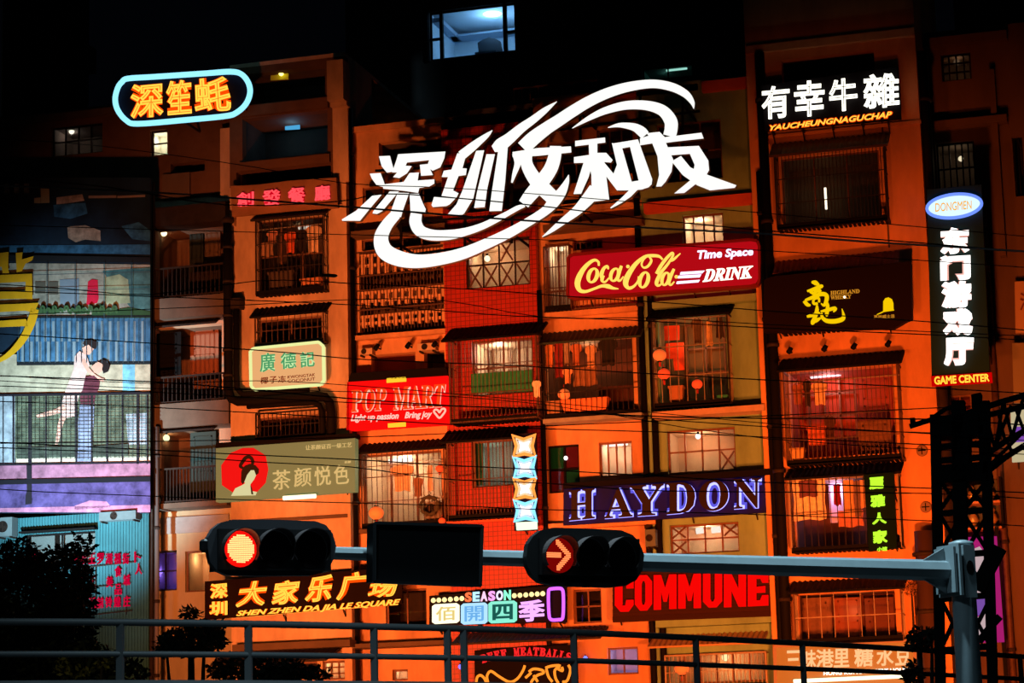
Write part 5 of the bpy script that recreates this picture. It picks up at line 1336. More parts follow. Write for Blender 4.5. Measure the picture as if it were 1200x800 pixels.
def ac_unit(label, x0, y0, x1, y1, Y, m=None, depth=.35):
    X0, X1, Z0, Z1 = rect(x0, y0, x1, y1, Y)
    t = thing('air_conditioner', label, 'air conditioner', ((X0 + X1) / 2, Y + depth, Z0))
    m = m or mat('ac_off_white', (.10, .14, .15), .6, var=.15, scale=4)
    MB().box(X0, X1, Y, Y + depth, Z0, Z1).build('casing', m, t)
    r = min((X1 - X0) * .32, (Z1 - Z0) * .42); c = (X0 + (X1 - X0) * .4, Y - .012, (Z0 + Z1) / 2)
    mb = MB()
    for q in (1, .75, .5, .25): mb.tube([(c[0] + r * q * math.cos(a), Y - .015, c[2] + r * q * math.sin(a)) for a in [2 * math.pi * i / 20 for i in range(20)]], .008, 5, True)
    mb.bar((c[0] - r, Y - .015, c[2]), (c[0] + r, Y - .015, c[2]), .012).bar((c[0], Y - .015, c[2] - r), (c[0], Y - .015, c[2] + r), .012)
    mb.build('fan_grille', DARK_METAL, t)
    MB().lathe((c[0], Y - .004, c[2]), [(r * 1.02, 0), (r * 1.02, .003)], 20, 'y').build('fan_opening', BLACK_METAL, t)
    MB().box(X0 + .05, X0 + .09, Y, Y + depth + .2, Z0 - .05, Z0).box(X1 - .09, X1 - .05, Y, Y + depth + .2, Z0 - .05, Z0).build('bracket', DARK_METAL, t)
    return t
ac_unit('pale air conditioner on the teal hut just under the hoarding edge', 116, 599, 159, 609, YQ - .4)
ac_unit('pale air conditioner at the far left end of the teal hut', -4, 606, 14, 628, YQ - .4)
ac_unit('dark air conditioner in the lower right corner of the wreath window cage', 497, 588, 518, 607, YC - .4, mat('ac_dim_grey', (.16, .13, .1), .7))
ac_unit('long air conditioner outside the middle block by the khaki pipes', 756, 620, 768, 640, YK - .5)
ac_unit('air conditioner on the orange wall over the two dark recesses', 420, 408, 436, 415, YC - .3, mat('ac_orange_dim', (.5, .36, .24), .7))
ac_unit('second air conditioner on that orange wall, nearer the red tiles', 489, 402, 510, 410, YC - .3, mat('ac_orange_dim', (.5, .36, .24), .7))

# red characters painted with light on the hut
t = thing('red_wall_lettering', 'rows of crimson lit characters on the teal hut at lower left', 'sign', P(120, 715, YQ - .1))
CRIM = em('crimson_character', (.60, .0, .035), .95)
mb = MB()
for (a, b) in (((35, 672), (160, 658)), ((80, 690), (152, 684)), ((95, 722), (155, 715))): mb.bar(P(*a, YQ - .06), P(*b, YQ - .06), .025)
for x in (84, 112, 148): mb.bar(P(x, 664, YQ - .06), P(x, 720, YQ - .06), .02); mb.bar(P(x, 700, YQ - .06), P(x, 700, YQ + .02), .02)
mb.build('support_frame', DARK_METAL, t)
for i, ch_ in enumerate('林享王罗湖福街'):
    x = 83.5 + 9.9 * i; text_px(ch_, ((x, 648), (x + 8, 647.5), (x + 8, 660.5), (x, 661)), YQ - .1, 'character', CRIM, t, bevel=.02, thick=.04)
for ch_, x, y in (('古', 36, 648), ('十', 84, 675), ('斤', 93, 675), ('三', 103, 675), ('美', 124, 675), ('食', 134, 663), ('品', 134, 684), ('城', 144, 673), ('卜', 157, 646), ('人', 158, 660), ('运', 104, 700), ('前', 113, 699.5), ('铃', 123, 699), ('煌', 133, 698.5), ('庄', 144, 698)):
    text_px(ch_, ((x, y), (x + 8, y - .5), (x + 8, y + 12.5), (x, y + 13)), YQ - .1, 'character', CRIM, t, bevel=.02, thick=.04)
b_ = light('projector_glow', 'POINT', P(189, 671, YS + .5), None, 3, (.3, .15, 1), .05)
bb = MB().lathe(P(188.5, 670, YS + .45), [(.01, -.05), (.05, -.03), (.05, .03), (.02, .06)], 10, 'y').build('violet_lamp', em('violet_lamp_glow', (.3, .2, 1.0), 3.0), None, True)
tag(bb, 'small violet-blue lamp glowing in the barred window behind the pale pole', 'lamp')

# ================================================================== washing
def garment(label, x0, y0, x1, y1, Y, m, kind='shirt', group=None):
    """hung cloth between pixel corners, with soft vertical folds and thickness"""
    X0, X1, Z0, Z1 = rect(x0, y0, x1, y1, Y); W, Hh = X1 - X0, Z1 - Z0
    t = thing('hanging_' + kind, label, kind, ((X0 + X1) / 2, Y, Z1), group)
    ph = random.random() * 6
    def half(u, v):
        # outline half-width by kind, v: 0 top .. 1 bottom
        if kind == 'shirt': return (.5 if v < .32 else .34) * (0.62 + .38 * min(1, v / .08)) if v < .36 else .33
        if kind == 'trousers': return .30 + .12 * v
        return .48 + .02 * math.sin(v * 9)
    mb = MB()
    for side in (0, 1):
        def fn(u, v, side=side):
            hw = half(u, v); x = (X0 + X1) / 2 + (u - .5) * 2 * hw * W
            y = Y + .03 * math.sin(u * 15 + ph + v * 1.5) * (.3 + .7 * v) + (side - .5) * .03
            return (x, y, Z1 - Hh * v - (.02 * math.sin(u * 9 + ph) if v > .95 else 0))
        mb.grid(fn, 14, 10)
    mb.build('cloth', m, t, True)
    hg = MB(); cx = (X0 + X1) / 2
    hg.tube([(cx - W * .3, Y, Z1 - .02), (cx, Y, Z1 + .05), (cx + W * .3, Y, Z1 - .02)], .01, 5)
    hg.tube([(cx, Y, Z1 + .05), (cx, Y, Z1 + .10), (cx + .02, Y, Z1 + .13)], .008, 5)
    hg.build('hanger', DARK_METAL, t)
    return t
def cl(n, c): return mat('cloth_' + n, c, .9, var=.25, scale=8)
W1 = YL - .25
garment('small coral shirt hanging at the left of the top left cage', 312, 271, 326, 285, W1, cl('coral', (.55, .25, .18)))
garment('orange-red shirt hanging in the middle of the top left cage', 333, 272, 348, 296, W1, cl('orange_red', (.75, .14, .05)))
garment('black shirt hanging between the orange and cream ones, top left cage', 347, 270, 360, 294, W1, cl('black', (.02, .015, .015)))
garment('cream shirt hanging at the right of the top left cage', 358, 265, 377, 295, W1, cl('cream', (.75, .55, .38)))
garment('short tan cloth hanging low at the left side of the top left cage', 306, 283, 320, 300, W1, cl('tan', (.35, .2, .12)), 'towel')
W3 = YC - .25
for lab, x0, y0, x1, y1, c, k in (
        ('orange shirt first from the left in the washing-filled cage', 638, 404, 650, 430, (.72, .30, .12), 'shirt'),
        ('dark red towel second from the left in the washing-filled cage', 650, 402, 660, 442, (.28, .03, .025), 'towel'),
        ('pale grey shirt beside the dark red towel', 660, 402, 669, 428, (.4, .3, .24), 'shirt'),
        ('terracotta shirt in the middle of the washing-filled cage', 669, 403, 682, 428, (.55, .2, .09), 'shirt'),
        ('cream shirt left of the big black coat', 686, 405, 699, 430, (.7, .45, .28), 'shirt'),
        ('big black coat hanging at the right of the washing-filled cage', 701, 398, 724, 428, (.018, .018, .018), 'shirt'),
        ('small peach shirt hung low above the orange planter', 659, 432, 671, 449, (.8, .42, .22), 'shirt'),
        ('brown patterned cloth hung low behind the washing', 672, 430, 700, 452, (.30, .15, .08), 'towel')):
    garment(lab, x0, y0, x1, y1, W3 + .12 * (k == 'towel'), cl(k + '_%d' % x0, c), k)
garment('white shirt hung outside at the corner between tiles and orange bay', 624, 446, 634, 465, YT - .85, cl('white', (.75, .7, .6)))
for lab, x0, y0, x1, y1, c, k in (
        ('dark grey shirt at the top of the lantern balcony', 810, 374, 824, 402, (.12, .09, .07), 'shirt'),
        ('cream trousers hanging in the lantern balcony', 826, 376, 836, 405, (.72, .55, .32), 'trousers'),
        ('black trousers at the right end of the lantern balcony', 838, 372, 849, 396, (.05, .04, .035), 'trousers')):
    garment(lab, x0, y0, x1, y1, YK - .3, cl('k%d' % x0, c), k)
W4 = YC - .3
garment('broad cream shirt lit from behind in the wreath window cage', 458, 545, 485, 575, W4, cl('cream_b', (.85, .6, .42)))
garment('brown shirt hanging right of the cream one in the wreath window cage', 484, 560, 496, 582, W4, cl('brown_b', (.3, .15, .09)))
garment('thin white towel hanging by the small red lantern', 501, 545, 507, 575, W4, cl('whitish_b', (.8, .6, .48)), 'towel')
W5 = YR - .5
garment('cream shirt hanging in the large red-lit balcony', 951, 448, 970, 474, W5, cl('cream_c', (.85, .62, .40)))
garment('black shirt hanging left of the cream one in the red-lit balcony', 941, 446, 951, 476, W5, cl('black_c', (.03, .02, .02)))
garment('patterned maroon shirt at the left of the red-lit balcony', 928, 450, 942, 474, W5, cl('maroon_c', (.35, .12, .08)))
garment('dark blouse hung low in the red-lit balcony', 966, 488, 980, 516, W5, cl('dark_c', (.06, .025, .02)))
W6 = YR - .45
garment('cream blanket draped wide in the curtained balcony', 929, 560, 968, 609, W6, mat('cream_blanket', (.85, .74, .56), .9, var=.3, scale=12), 'blanket')
garment('plum towel folded over the top of the cream blanket', 936, 563, 958, 582, W6 - .06, cl('plum', (.16, .06, .10)), 'towel')
garment('tan curtain hung right of the lilac panel', 988, 562, 1001, 605, W6, cl('tan_d', (.6, .38, .2)), 'curtain')
garment('grey-violet curtain next to the tan one', 1001, 563, 1009, 606, W6, cl('violet_d', (.2, .13, .15)), 'curtain')
garment('cream towel hung just left of the lime sign', 1008, 562, 1019, 595, W6, cl('cream_d', (.7, .42, .28)), 'towel')
garment('pink cloth sagging under the curtains', 982, 598, 1012, 617, W6 + .1, cl('pink_d', (.5, .2, .16)), 'towel')
garment('small black and crimson doll-like bundle hanging before the lilac panel', 977, 567, 985, 592, W6 + .1, cl('crimson_e', (.25, .01, .02)), 'towel')
for o, yy in ((W1, 266), ):
    pass

# ---- clothes rails
def rod(label, x0, x1, y, Y):
    a, b = P(x0, y + .03 * (x1 - x0), Y), P(x1, y - .03 * (x1 - x0), Y); a.z = b.z = (a.z + b.z) / 2
    o = MB().tube([a, b], .016, 6).build('clothes_rail', PALE_METAL); return tag(o, label, 'clothes rail')
rod('clothes rail across the top left cage', 300, 379, 266, W1)
rod('clothes rail across the washing-filled cage', 637, 748, 399, W3)
rod('clothes rail at the top of the red-lit balcony', 920, 1054, 444, W5)
rod('clothes rail at the top of the curtained balcony', 926, 1054, 560, W6)
rod('clothes rail at the top of the lantern balcony', 765, 854, 373, YK - .3)
rod('clothes rail in the wreath window cage', 424, 521, 544, W4)

# ---- lanterns, pots, lamps
def lantern(label, px, py, r, Y, m, group=None):
    c = P(px, py, Y); R = r / 41.0
    t = thing('paper_lantern', label, 'lantern', c, group)
    prof = [(R * .3, -R * .85)] + [(R * math.cos(a) * 1.0, R * .85 * math.sin(a)) for a in [math.radians(d) for d in range(-65, 66, 13)]] + [(R * .3, R * .85)]
    MB().lathe(c, prof, 16).build('shade', m, t, True)
    MB().lathe((c.x, c.y, c.z + R * .85), [(R * .3, 0), (R * .32, R * .16)], 12).lathe((c.x, c.y, c.z - R * 1.0), [(R * .3, 0), (R * .3, R * .16)], 12).build('cap', BLACK_METAL, t)
    mb = MB()
    for i in range(5): mb.bar((c.x - R * .12 + R * .06 * i, c.y, c.z - R), (c.x - R * .14 + R * .07 * i, c.y, c.z - R * 1.7), .012)
    mb.bar((c.x, c.y, c.z + R), (c.x, c.y, c.z + R * 1.6), .012)
    mb.build('tassel', mat('red_tassel', (.4, .03, .02), .8), t)
    return t
LR = mat('lantern_red_paper', (.85, .12, .04), .7)
b_ = LR.node_tree.nodes['Principled BSDF']; b_.inputs['Emission Color'].default_value = (1, .09, .02, 1); b_.inputs['Emission Strength'].default_value = .35
LO = mat('lantern_orange_paper', (.9, .28, .08), .7)
b_ = LO.node_tree.nodes['Principled BSDF']; b_.inputs['Emission Color'].default_value = (1, .2, .04, 1); b_.inputs['Emission Strength'].default_value = .4
lantern('round orange lantern with a ring mark, top left of the lantern balcony', 773, 416, 7.5, YK - .65, LO)
lantern('ragged red lantern below the ringed one', 778, 438, 7, YK - .65, LR)
lantern('small round red lantern in the lower middle of the lantern balcony', 817, 450, 6, YK - .62, LR)
lantern('orange round lantern hanging at lower left of the wreath window', 441, 601, 8.5, YC - .58, LO)
lantern('tiny red lantern at the right side of the wreath window', 515, 549, 4.5, YC - .58, LR)
lantern('tiny red lantern at the bottom right corner of the wreath window', 518, 610, 4, YC - .6, LR)
lantern('round orange lantern in the washing-filled cage by the planter', 661, 462, 7, YC - .35, LO)
lantern('orange lantern pair glow in the street-level cage', 799, 783, 8, YK - .2, LO)
def flatcloth(name, label, cat, q, Y, m):
    mb = MB(); poly_px(mb, q, Y, .04); o = mb.build(name, m); return tag(o, label, cat)
flatcloth('red_banner', 'red paper banner at the top left of the lantern balcony', 'banner', [(776, 382), (796, 381), (796, 398), (776, 399)], YK + .9, mat('red_paper', (.8, .09, .03), .8))
flatcloth('red_banner', 'tall red paper banner below the first in the lantern balcony', 'banner', [(780, 402), (801, 401), (802, 433), (790, 434), (789, 420), (780, 420)], YK + .9, MATS['red_paper'])
flatcloth('green_cloth', 'green cloth hung low behind the upper red-tile balcony bars', 'cloth', [(552, 438), (624, 433), (624, 458), (552, 460)], YT - .1, mat('green_cloth', (.03, .28, .14), .9, var=.2, scale=3))
flatcloth('green_shutter', 'dim green shutter behind the lower red-tile balcony bars', 'shutter', [(553, 520), (566, 519), (566, 568), (553, 569)], YT + .3, mat('green_shutter', (.05, .30, .20), .8))
def box_thing(name, label, cat, x0, y0, x1, y1, Y, d, m, lid=None):
    X0, X1, Z0, Z1 = rect(x0, y0, x1, y1, Y)
    t = thing(name, label, cat, ((X0 + X1) / 2, Y, Z0))
    w = (X1 - X0); k = .06 * w
    mb = MB(); n = len(mb.v)
    mb.v += [(X0 + k, Y + k, Z0), (X1 - k, Y + k, Z0), (X1 - k, Y + d - k, Z0), (X0 + k, Y + d - k, Z0), (X0, Y, Z1), (X1, Y, Z1), (X1, Y + d, Z1), (X0, Y + d, Z1)]
    mb.f += [(3, 2, 1, 0), (4, 5, 6, 7), (0, 1, 5, 4), (1, 2, 6, 5), (2, 3, 7, 6), (3, 0, 4, 7)]
    mb.build('body', m, t)
    MB().box(X0 - .02, X1 + .02, Y - .02, Y + d + .02, Z1 - .05, Z1 + .01).build('rim', lid or m, t)
    return t
box_thing('planter', 'long orange planter box at the foot of the washing-filled cage', 'planter', 657, 467, 712, 482, YC - .45, .3, mat('orange_planter', (.75, .22, .08), .7))
box_thing('storage_box', 'small tan box left of the long orange planter', 'box', 640, 470, 656, 484, YC - .42, .3, mat('tan_box', (.4, .22, .12), .8))
box_thing('bucket', 'green bucket at the lower right of the lantern balcony', 'bucket', 841, 463, 852, 472, YK - .5, .25, mat('green_bucket', (.02, .22, .14), .5))
box_thing('bucket', 'brass bucket at the lower left of the red-lit balcony', 'bucket', 926, 525, 942, 537, YR - .68, .3, mat('brass_bucket', (.55, .36, .14), .35, .6))
box_thing('crate', 'dark crate at the lower left of the top left cage', 'crate', 314, 318, 344, 337, YL - .3, .25, mat('dark_crate', (.06, .04, .03), .8))
box_thing('crate', 'orange-brown crate at the lower right of the top left cage', 'crate', 352, 326, 376, 336, YL - .3, .25, mat('orange_crate', (.5, .2, .08), .8))
box_thing('storage_box', 'brown box at the lower left of the lantern balcony', 'box', 784, 452, 800, 475, YK - .4, .3, mat('brown_box', (.4, .18, .09), .8))
box_thing('water_tank', 'red-brown tub in the middle of the red-lit balcony', 'tub', 946, 500, 968, 520, YR - .4, .3, mat('red_tub', (.5, .10, .04), .6))
# wreath
wq = P(503, 592, YC - .62); t = thing('wreath', 'dark round wreath hung before the air conditioner of the wreath window', 'wreath', wq)
MB().tube([(wq.x + .24 * math.cos(a), wq.y, wq.z + .24 * math.sin(a)) for a in [2 * math.pi * i / 24 for i in range(24)]], [.05 + .02 * math.sin(i * 2.3) for i in range(24)], 8, True).build('ring', mat('dark_wreath_green', (.06, .05, .03), .9), t)
mb = MB()
for i in range(60):
    a = random.random() * 6.28; r = .24 + random.uniform(-.07, .07); p = Vector((wq.x + r * math.cos(a), wq.y - random.uniform(0, .06), wq.z + r * math.sin(a)))
    d = Vector((random.uniform(-1, 1), -.3, random.uniform(-1, 1))).normalized() * .06; s = Vector((-d.z, 0, d.x)) * .35
    n = len(mb.v); mb.v += [tuple(p), tuple(p + d * .5 + s), tuple(p + d), tuple(p + d * .5 - s)]; mb.f.append((n, n + 1, n + 2, n + 3))
mb.build('leaves', MATS['dark_wreath_green'], t)

def tube_lamp(label, x0, y0, x1, y1, Y, r, col, s=2.5, name='tube_lamp'):
    o = MB().tube([P(x0, y0, Y), P(x1, y1, Y)], r, 8).build(name, em('lamp_%02x%02x%02x' % tuple(int(c * 255) for c in col), col, s), None, True)
    return tag(o, label, 'lamp')
def bulb(label, x, y, Y, r, col, s=3.0):
    c = P(x, y, Y); R = r / 41.0
    t = thing('light_bulb', label, 'lamp', c)
    MB().lathe(c, [(R * .2, -R)] + [(R * math.cos(math.radians(d)), R * math.sin(math.radians(d))) for d in (-60, -30, 0, 30, 60)] + [(R * .3, R)], 12).build('globe', em('lamp_%02x%02x%02x' % tuple(int(k * 255) for k in col), col, s), t, True)
    MB().lathe((c.x, c.y, c.z + R), [(R * .32, 0), (R * .36, R * .5), (R * .1, R * .7)], 10).build('socket', BLACK_METAL, t)
    return t
WW = (1, .82, .5)
tube_lamp('white tube lamp lighting the wreath window', 456, 540, 484, 538, YC + .7, .06, (1, .9, .75))
tube_lamp('white tube lamp behind the upper red-tile balcony', 579, 399, 602, 397, YT + .7, .05, (.95, .9, 1))
tube_lamp('white tube lamp over the lilac-blinded small window of the orange bay', 711, 521, 735, 519, YC + .6, .06, (1, .9, .8))
tube_lamp('pink-white tube lamp behind the red-lit balcony window', 950, 440, 985, 437, YR + 1.0, .08, (1, .8, .88), 1.8)
tube_lamp('white upright tube lamp in the unlit top right balcony', 967, 220, 968.5, 245, YR + .2, .035, (1, .9, .65), 3)
tube_lamp('white tube lamp glinting at the top of the top left cage', 350, 267, 364, 266, YL + .5, .05, (.9, .75, .6), 1.2)
tube_lamp('bright lamp panel in the window above the red drink sign', 805, 257, 838, 254, YK + .8, .05, (1, .85, .6), 1.8)
tube_lamp('white lamp in the low window under the violet name board, left pane', 816, 622, 824, 621, YK + .5, .085, (1, .88, .75), 1.8)
tube_lamp('white lamp in the low window under the violet name board, right pane', 834, 621, 844, 620, YK + .5, .085, (1, .88, .75), 1.8)
bulb('bright bulb in the crossed-pane window over the violet name board', 818, 511, YK + .6, 3.2, (1, .93, .8))
bulb('bulb between the green and maroon panes', 663, 536.5, YC + .1, 2.2, (1, .9, .85))
bulb('bulb shining in the window left of the red drink sign', 658, 291, YC + .7, 3.2, WW)
bulb('bulb in the crossed-lattice window of the red tiles', 571, 303, YT + .6, 3.5, WW, 2.5)
bulb('warm bulb on the top left recessed balcony', 192, 273, YS + .5, 4, (1, .8, .45), 2.2)
bulb('smaller warm bulb left of the one on the top left balcony', 181, 279, YS + .5, 2.5, (1, .7, .4), 1.2)
bulb('dim warm bulb on the middle left balcony', 191, 404, YS + .5, 3, (1, .8, .45), 1.5)
bulb('greenish bulb on the lowest left balcony', 195, 513, YS + .5, 4, (1, .95, .5), 1.4)
bulb('cold white bulb in the window of the far left dark wall', 84, 154, YS + .6, 3.5, (1, .95, .75), 2.2)
bulb('yellow bulb in the topmost loggia of the left block', 329.5, 86, YL + .3, 3, (1, .9, .2), 3)
bulb('white bulb in the barred window of the far right block', 1121, 73, YF + .4, 3.5, (1, .92, .65), 2)
bulb('small white bulb in the second window down of the far right block', 1126, 186, YF + .5, 3, (1, .85, .55), 1.5)
bulb('bulb behind the street-level cage', 850, 770, YK + .6, 4, (1, .85, .4), 2)
bulb('blue bulb in the doorway right of the meatball sign', 686, 771, YC - .2, 2.5, (.15, .2, 1), 2)
bulb('small blue-violet bulb left of the meatball sign', 539.5, 781, YC - .3, 2.5, (.2, .15, 1), 2)
# lit little panels in the upper left loggias
flatcloth('lit_blind', 'yellow lit blind in the topmost loggia of the left block', 'blind', [(317, 79.5), (338, 78), (338, 93), (317, 94)], YL + .4, mat('yellow_blind', (.6, .55, .03), .9))
flatcloth('blue_screen', 'small glowing blue screen in the second loggia of the left block', 'screen', [(334, 141), (351, 140), (351, 151), (334, 152)], YL + 1.2, em('blue_screen_glow', (.08, .42, .75), .9))
bulb('tiny amber bulb above the small blue screen', 344, 129, YL + .5, 1.5, (1, .7, .2), 1)

# ---- little spotlights on the right wall
def spotlight(label, x, y, Y, tilt=1, group=None):
    a = P(x - 2, y + 3, Y - .35); b = P(x + 2.5, y - 4, Y - .35)
    t = thing('wall_spotlight', label, 'spotlight', P(x, y, Y), group)
    MB().tube([a, a.lerp(b, .2), b], [.05, .07, .055], 10).build('lamp_head', BLACK_METAL, t, True)
    c = a.lerp(b, .5); MB().bar(c, (c.x, Y, c.z), .03).build('arm', BLACK_METAL, t)
    return t
for k, (x, y) in enumerate(((925, 411), (966, 408.5), (1000.5, 406), (1040.5, 403))):
    spotlight(('first', 'second', 'third', 'last')[k] + ' small black wall spotlight from the left under the gold-character board', x, y, YR, group='small wall spotlights')
for k, (x, y) in enumerate(((441, 407), (478, 405), (509, 403.5))):
    spotlight(('first', 'second', 'third')[k] + ' small wall spotlight from the left above the red heart sign', x, y, YC, group='small wall spotlights over the red sign')
for k, (x, y) in enumerate(((1080.5, 528), (1085, 594))):
    c = P(x, y, YR - .04); t = thing('exhaust_fan', ('upper', 'lower')[k] + ' small round wall vent beside the right block balconies', 'vent', c)
    MB().lathe(c, [(.13, .03), (.15, 0), (.13, -.05), (.08, -.05)], 16, 'y').build('housing', mat('vent_grey', (.22, .14, .09), .6), t)
    MB().bar((c.x - .1, c.y - .06, c.z), (c.x + .1, c.y - .06, c.z), .025).bar((c.x, c.y - .06, c.z - .1), (c.x, c.y - .06, c.z + .1), .025).build('blade', BLACK_METAL, t)
# ================================================================== things at the far right
Y = YF - .9
t = thing('magenta_poster', 'magenta poster with white and violet figures behind the lattice tower', 'poster', P(1142, 752, Y))
mb = MB(); poly_px(mb, [(1107, 630), (1168, 628), (1177, 752), (1112, 754)], Y, .06); mb.build('sheet', em('magenta_backlit', (.50, .015, .19), .75), t)
mb = MB()
for q in ([(1136, 645), (1148, 640), (1156, 650), (1152, 664), (1158, 672), (1146, 680), (1138, 668)], [(1140, 692), (1152, 686), (1160, 690), (1156, 700), (1140, 702)], [(1143, 724), (1155, 718), (1160, 735), (1156, 748), (1146, 750)], [(1112, 690), (1122, 685), (1124, 700), (1114, 704)]): poly_px(mb, q, Y - .01, .01)
mb.build('white_figure', em('pale_pink_print', (.75, .55, .58), .7), t)
mb = MB(); poly_px(mb, [(1142, 702), (1158, 700), (1160, 716), (1144, 722)], Y - .015, .01); mb.build('violet_patch', em('violet_print', (.25, .1, .5), .7), t)
mb = MB(); q = P(1112, 754, Y); mb.bar((q.x, Y + .1, GZ), (q.x, Y + .1, q.z + 3), .1); q = P(1176, 754, Y); mb.bar((q.x, Y + .1, GZ), (q.x, Y + .1, q.z + 3), .1); mb.build('support_post', BLACK_METAL, t)
# ornament shelf
X0, X1, Z0, Z1 = rect(1104, 560, 1172, 618, YF - .7)
t = thing('display_shelf', 'dark wall shelf holding small gold ornaments, above the magenta poster', 'shelf', ((X0 + X1) / 2, YF, Z0))
MB().box(X0, X1, YF - .08, YF - .01, Z0, Z1).build('back_panel', mat('dark_olive_panel', (.06, .065, .05), .7), t)
MB().box(X0, X1, YF - .7, YF - .08, Z0 - .06, Z0).box(X0, X1, YF - .7, YF - .08, (Z0 + Z1) / 2 - .03, (Z0 + Z1) / 2 + .03).build('shelf_board', mat('orange_lit_board', (.4, .16, .06), .6), t)
MB().box(X0 - .06, X0, YF - .7, YF - .01, Z0, Z1).box(X1, X1 + .06, YF - .7, YF - .01, Z0, Z1).build('side_panel', BLACK_METAL, t)
GO = mat('gold_ornament', (.50, .30, .10), .35, .5)
for r_, zz_ in ((0, Z0), (1, (Z0 + Z1) / 2 + .03)):
    for i in range(3):
        x = X0 + (X1 - X0) * (i + .5) / 3; s = .8 if r_ else 1
        o = thing('gold_figurine', '%s gold figurine on the %s board of the dark wall shelf' % (('first', 'middle', 'last')[i], ('lower', 'upper')[r_]), 'figurine', (x, YF - .4, zz_), 'gold shelf figurines')
        MB().lathe((x, YF - .4, zz_), [(.12 * s, 0), (.14 * s, .04), (.07 * s, .08)], 12).build('stand', WOOD, o, True)
        MB().lathe((x, YF - .4, zz_ + .08), [(.06 * s, 0), (.15 * s, .12 * s), (.10 * s, .26 * s), (.05 * s, .30 * s), (.09 * s, .38 * s), (.03 * s, .46 * s)], 12).build('body', GO, o, True)
light('shelf_glow', 'POINT', P(1138, 600, YF - 1.3), None, 6, WARM_L, .1)
# sign fragments at the right edge
t = thing('cream_side_sign', 'cream signboard cut off by the right edge of the view', 'sign', P(1196, 400, YF - .3))
mb = MB(); poly_px(mb, [(1189, 330), (1230, 327), (1230, 388), (1190, 390)], YF - .3, .15); mb.build('panel', mat('cream_side_panel', (.42, .28, .18), .8), t)
text_px('酒', ((1195, 343), (1215, 342), (1215, 362), (1195, 364)), YF - .33, 'character', BRN, t, bevel=.01, thick=.02)
brackets(t, [(1195, 385), (1220, 384)], YF - .15, YF)
t = thing('pale_side_sign', 'pale lit signboard at the right edge, behind the lattice boom', 'sign', P(1196, 540, YF - .5))
mb = MB(); poly_px(mb, [(1186, 402), (1230, 400), (1230, 470), (1188, 472)], YF - .5, .15); mb.build('panel', mat('olive_side_panel', (.22, .2, .14), .8), t)
mb = MB(); poly_px(mb, [(1184, 478), (1230, 474), (1230, 538), (1186, 541)], YF - .5, .15); mb.build('light_face', em('cream_side_light', (.75, .62, .36), .7), t)
mb = MB(); poly_px(mb, [(1189, 500), (1230, 498), (1230, 516), (1189, 518)], YF - .52, .02); mb.build('violet_stripe', em('violet_side_light', (.25, .08, .5), .8), t)
brackets(t, [(1192, 468), (1192, 536)], YF - .35, YF)

# ================================================================== lattice tower with boom
YG = -25.0
t = thing('lattice_tower', 'black lattice steel tower with a boom reaching off the right edge', 'tower', P(1126, 800, YG))
def gl(mb, l, w, Y=YG):
    for i in range(len(l) - 1): mb.bar(P(*l[i], Y), P(*l[i + 1], Y), w)
mb = MB()
for x, xt, yt in ((1127, 1123, 470), (1160, 1154, 470), (1100, 1096, 486)):
    for dY in (0, 1.0):
        a = P(x + (x - xt) * .55, 800, YG + dY); b = P(xt, yt, YG + dY); d = (b - a); a2 = a - d * ((a.z - GZ) / d.z); mb.bar(a2, b, .15 if x != 1127 else .2)
mb.build('mast_post', BLACK_METAL, t)
mb = MB()
for y in (505, 522, 538, 556, 600, 650, 700, 760):
    o = (y - 480) * .018
    gl(mb, [(1096 + o, y + 2), (1157 + o, y - 3)], .09); gl(mb, [(1096 + o, y + 2), (1157 + o, y - 3)], .07, YG + 1.0)
ys = [560, 600, 650, 700, 760]
for i in range(len(ys) - 1):
    o, o2 = (ys[i] - 480) * .018, (ys[i + 1] - 480) * .018
    for xa, xb in ((1098, 1126), (1126, 1157)):
        gl(mb, [(xa + o, ys[i]), (xb + o2, ys[i + 1])], .06); gl(mb, [(xb + o, ys[i]), (xa + o2, ys[i + 1])], .06)
mb.build('lattice', BLACK_METAL, t)
mb = MB()
for q in ([(1092, 488), (1155, 482), (1156, 508), (1093, 512)], [(1095, 545), (1158, 540), (1162, 562), (1096, 566)], [(1116, 490), (1134, 488), (1136, 560), (1117, 562)], [(1146, 486), (1156, 485), (1158, 560), (1148, 560)]): poly_px(mb, q, YG - .1, .5)
mb.build('machinery_box', BLACK_METAL, t)
mb = MB()
for q in ([(1138, 462), (1149, 459.5), (1150, 484), (1139, 486)], [(1116, 473), (1124, 471.5), (1125, 488), (1117, 489)]): poly_px(mb, q, YG, .3)
gl(mb, [(1095, 488), (1108, 479), (1123, 474.5)], .06); mb.build('head_block', BLACK_METAL, t)
mb = MB()
up = [(1125, 487), (1153, 477.5), (1176, 470), (1200, 463), (1230, 454)]; lo = [(1157, 532), (1178, 517), (1200, 505), (1232, 490)]; lo2 = [(1158, 552), (1178, 536), (1200, 522), (1232, 505)]; md = [(1150, 488), (1176, 482), (1200, 476), (1232, 466)]
gl(mb, up, .08); gl(mb, lo, .08); gl(mb, lo2, .08, YG + .8); gl(mb, md, .08, YG + .8)
for a, b in (((1153, 478), (1166, 526)), ((1166, 526), (1176, 470)), ((1176, 470), (1186, 512)), ((1186, 512), (1200, 463)), ((1200, 463), (1210, 500)), ((1165, 527), (1185, 475)), ((1160, 545), (1200, 505)), ((1157, 532), (1180, 536)), ((1180, 516), (1186, 530)), ((1170, 484), (1178, 517)), ((1190, 478), (1200, 505))): gl(mb, [a, b], .05)
mb.build('boom', BLACK_METAL, t)
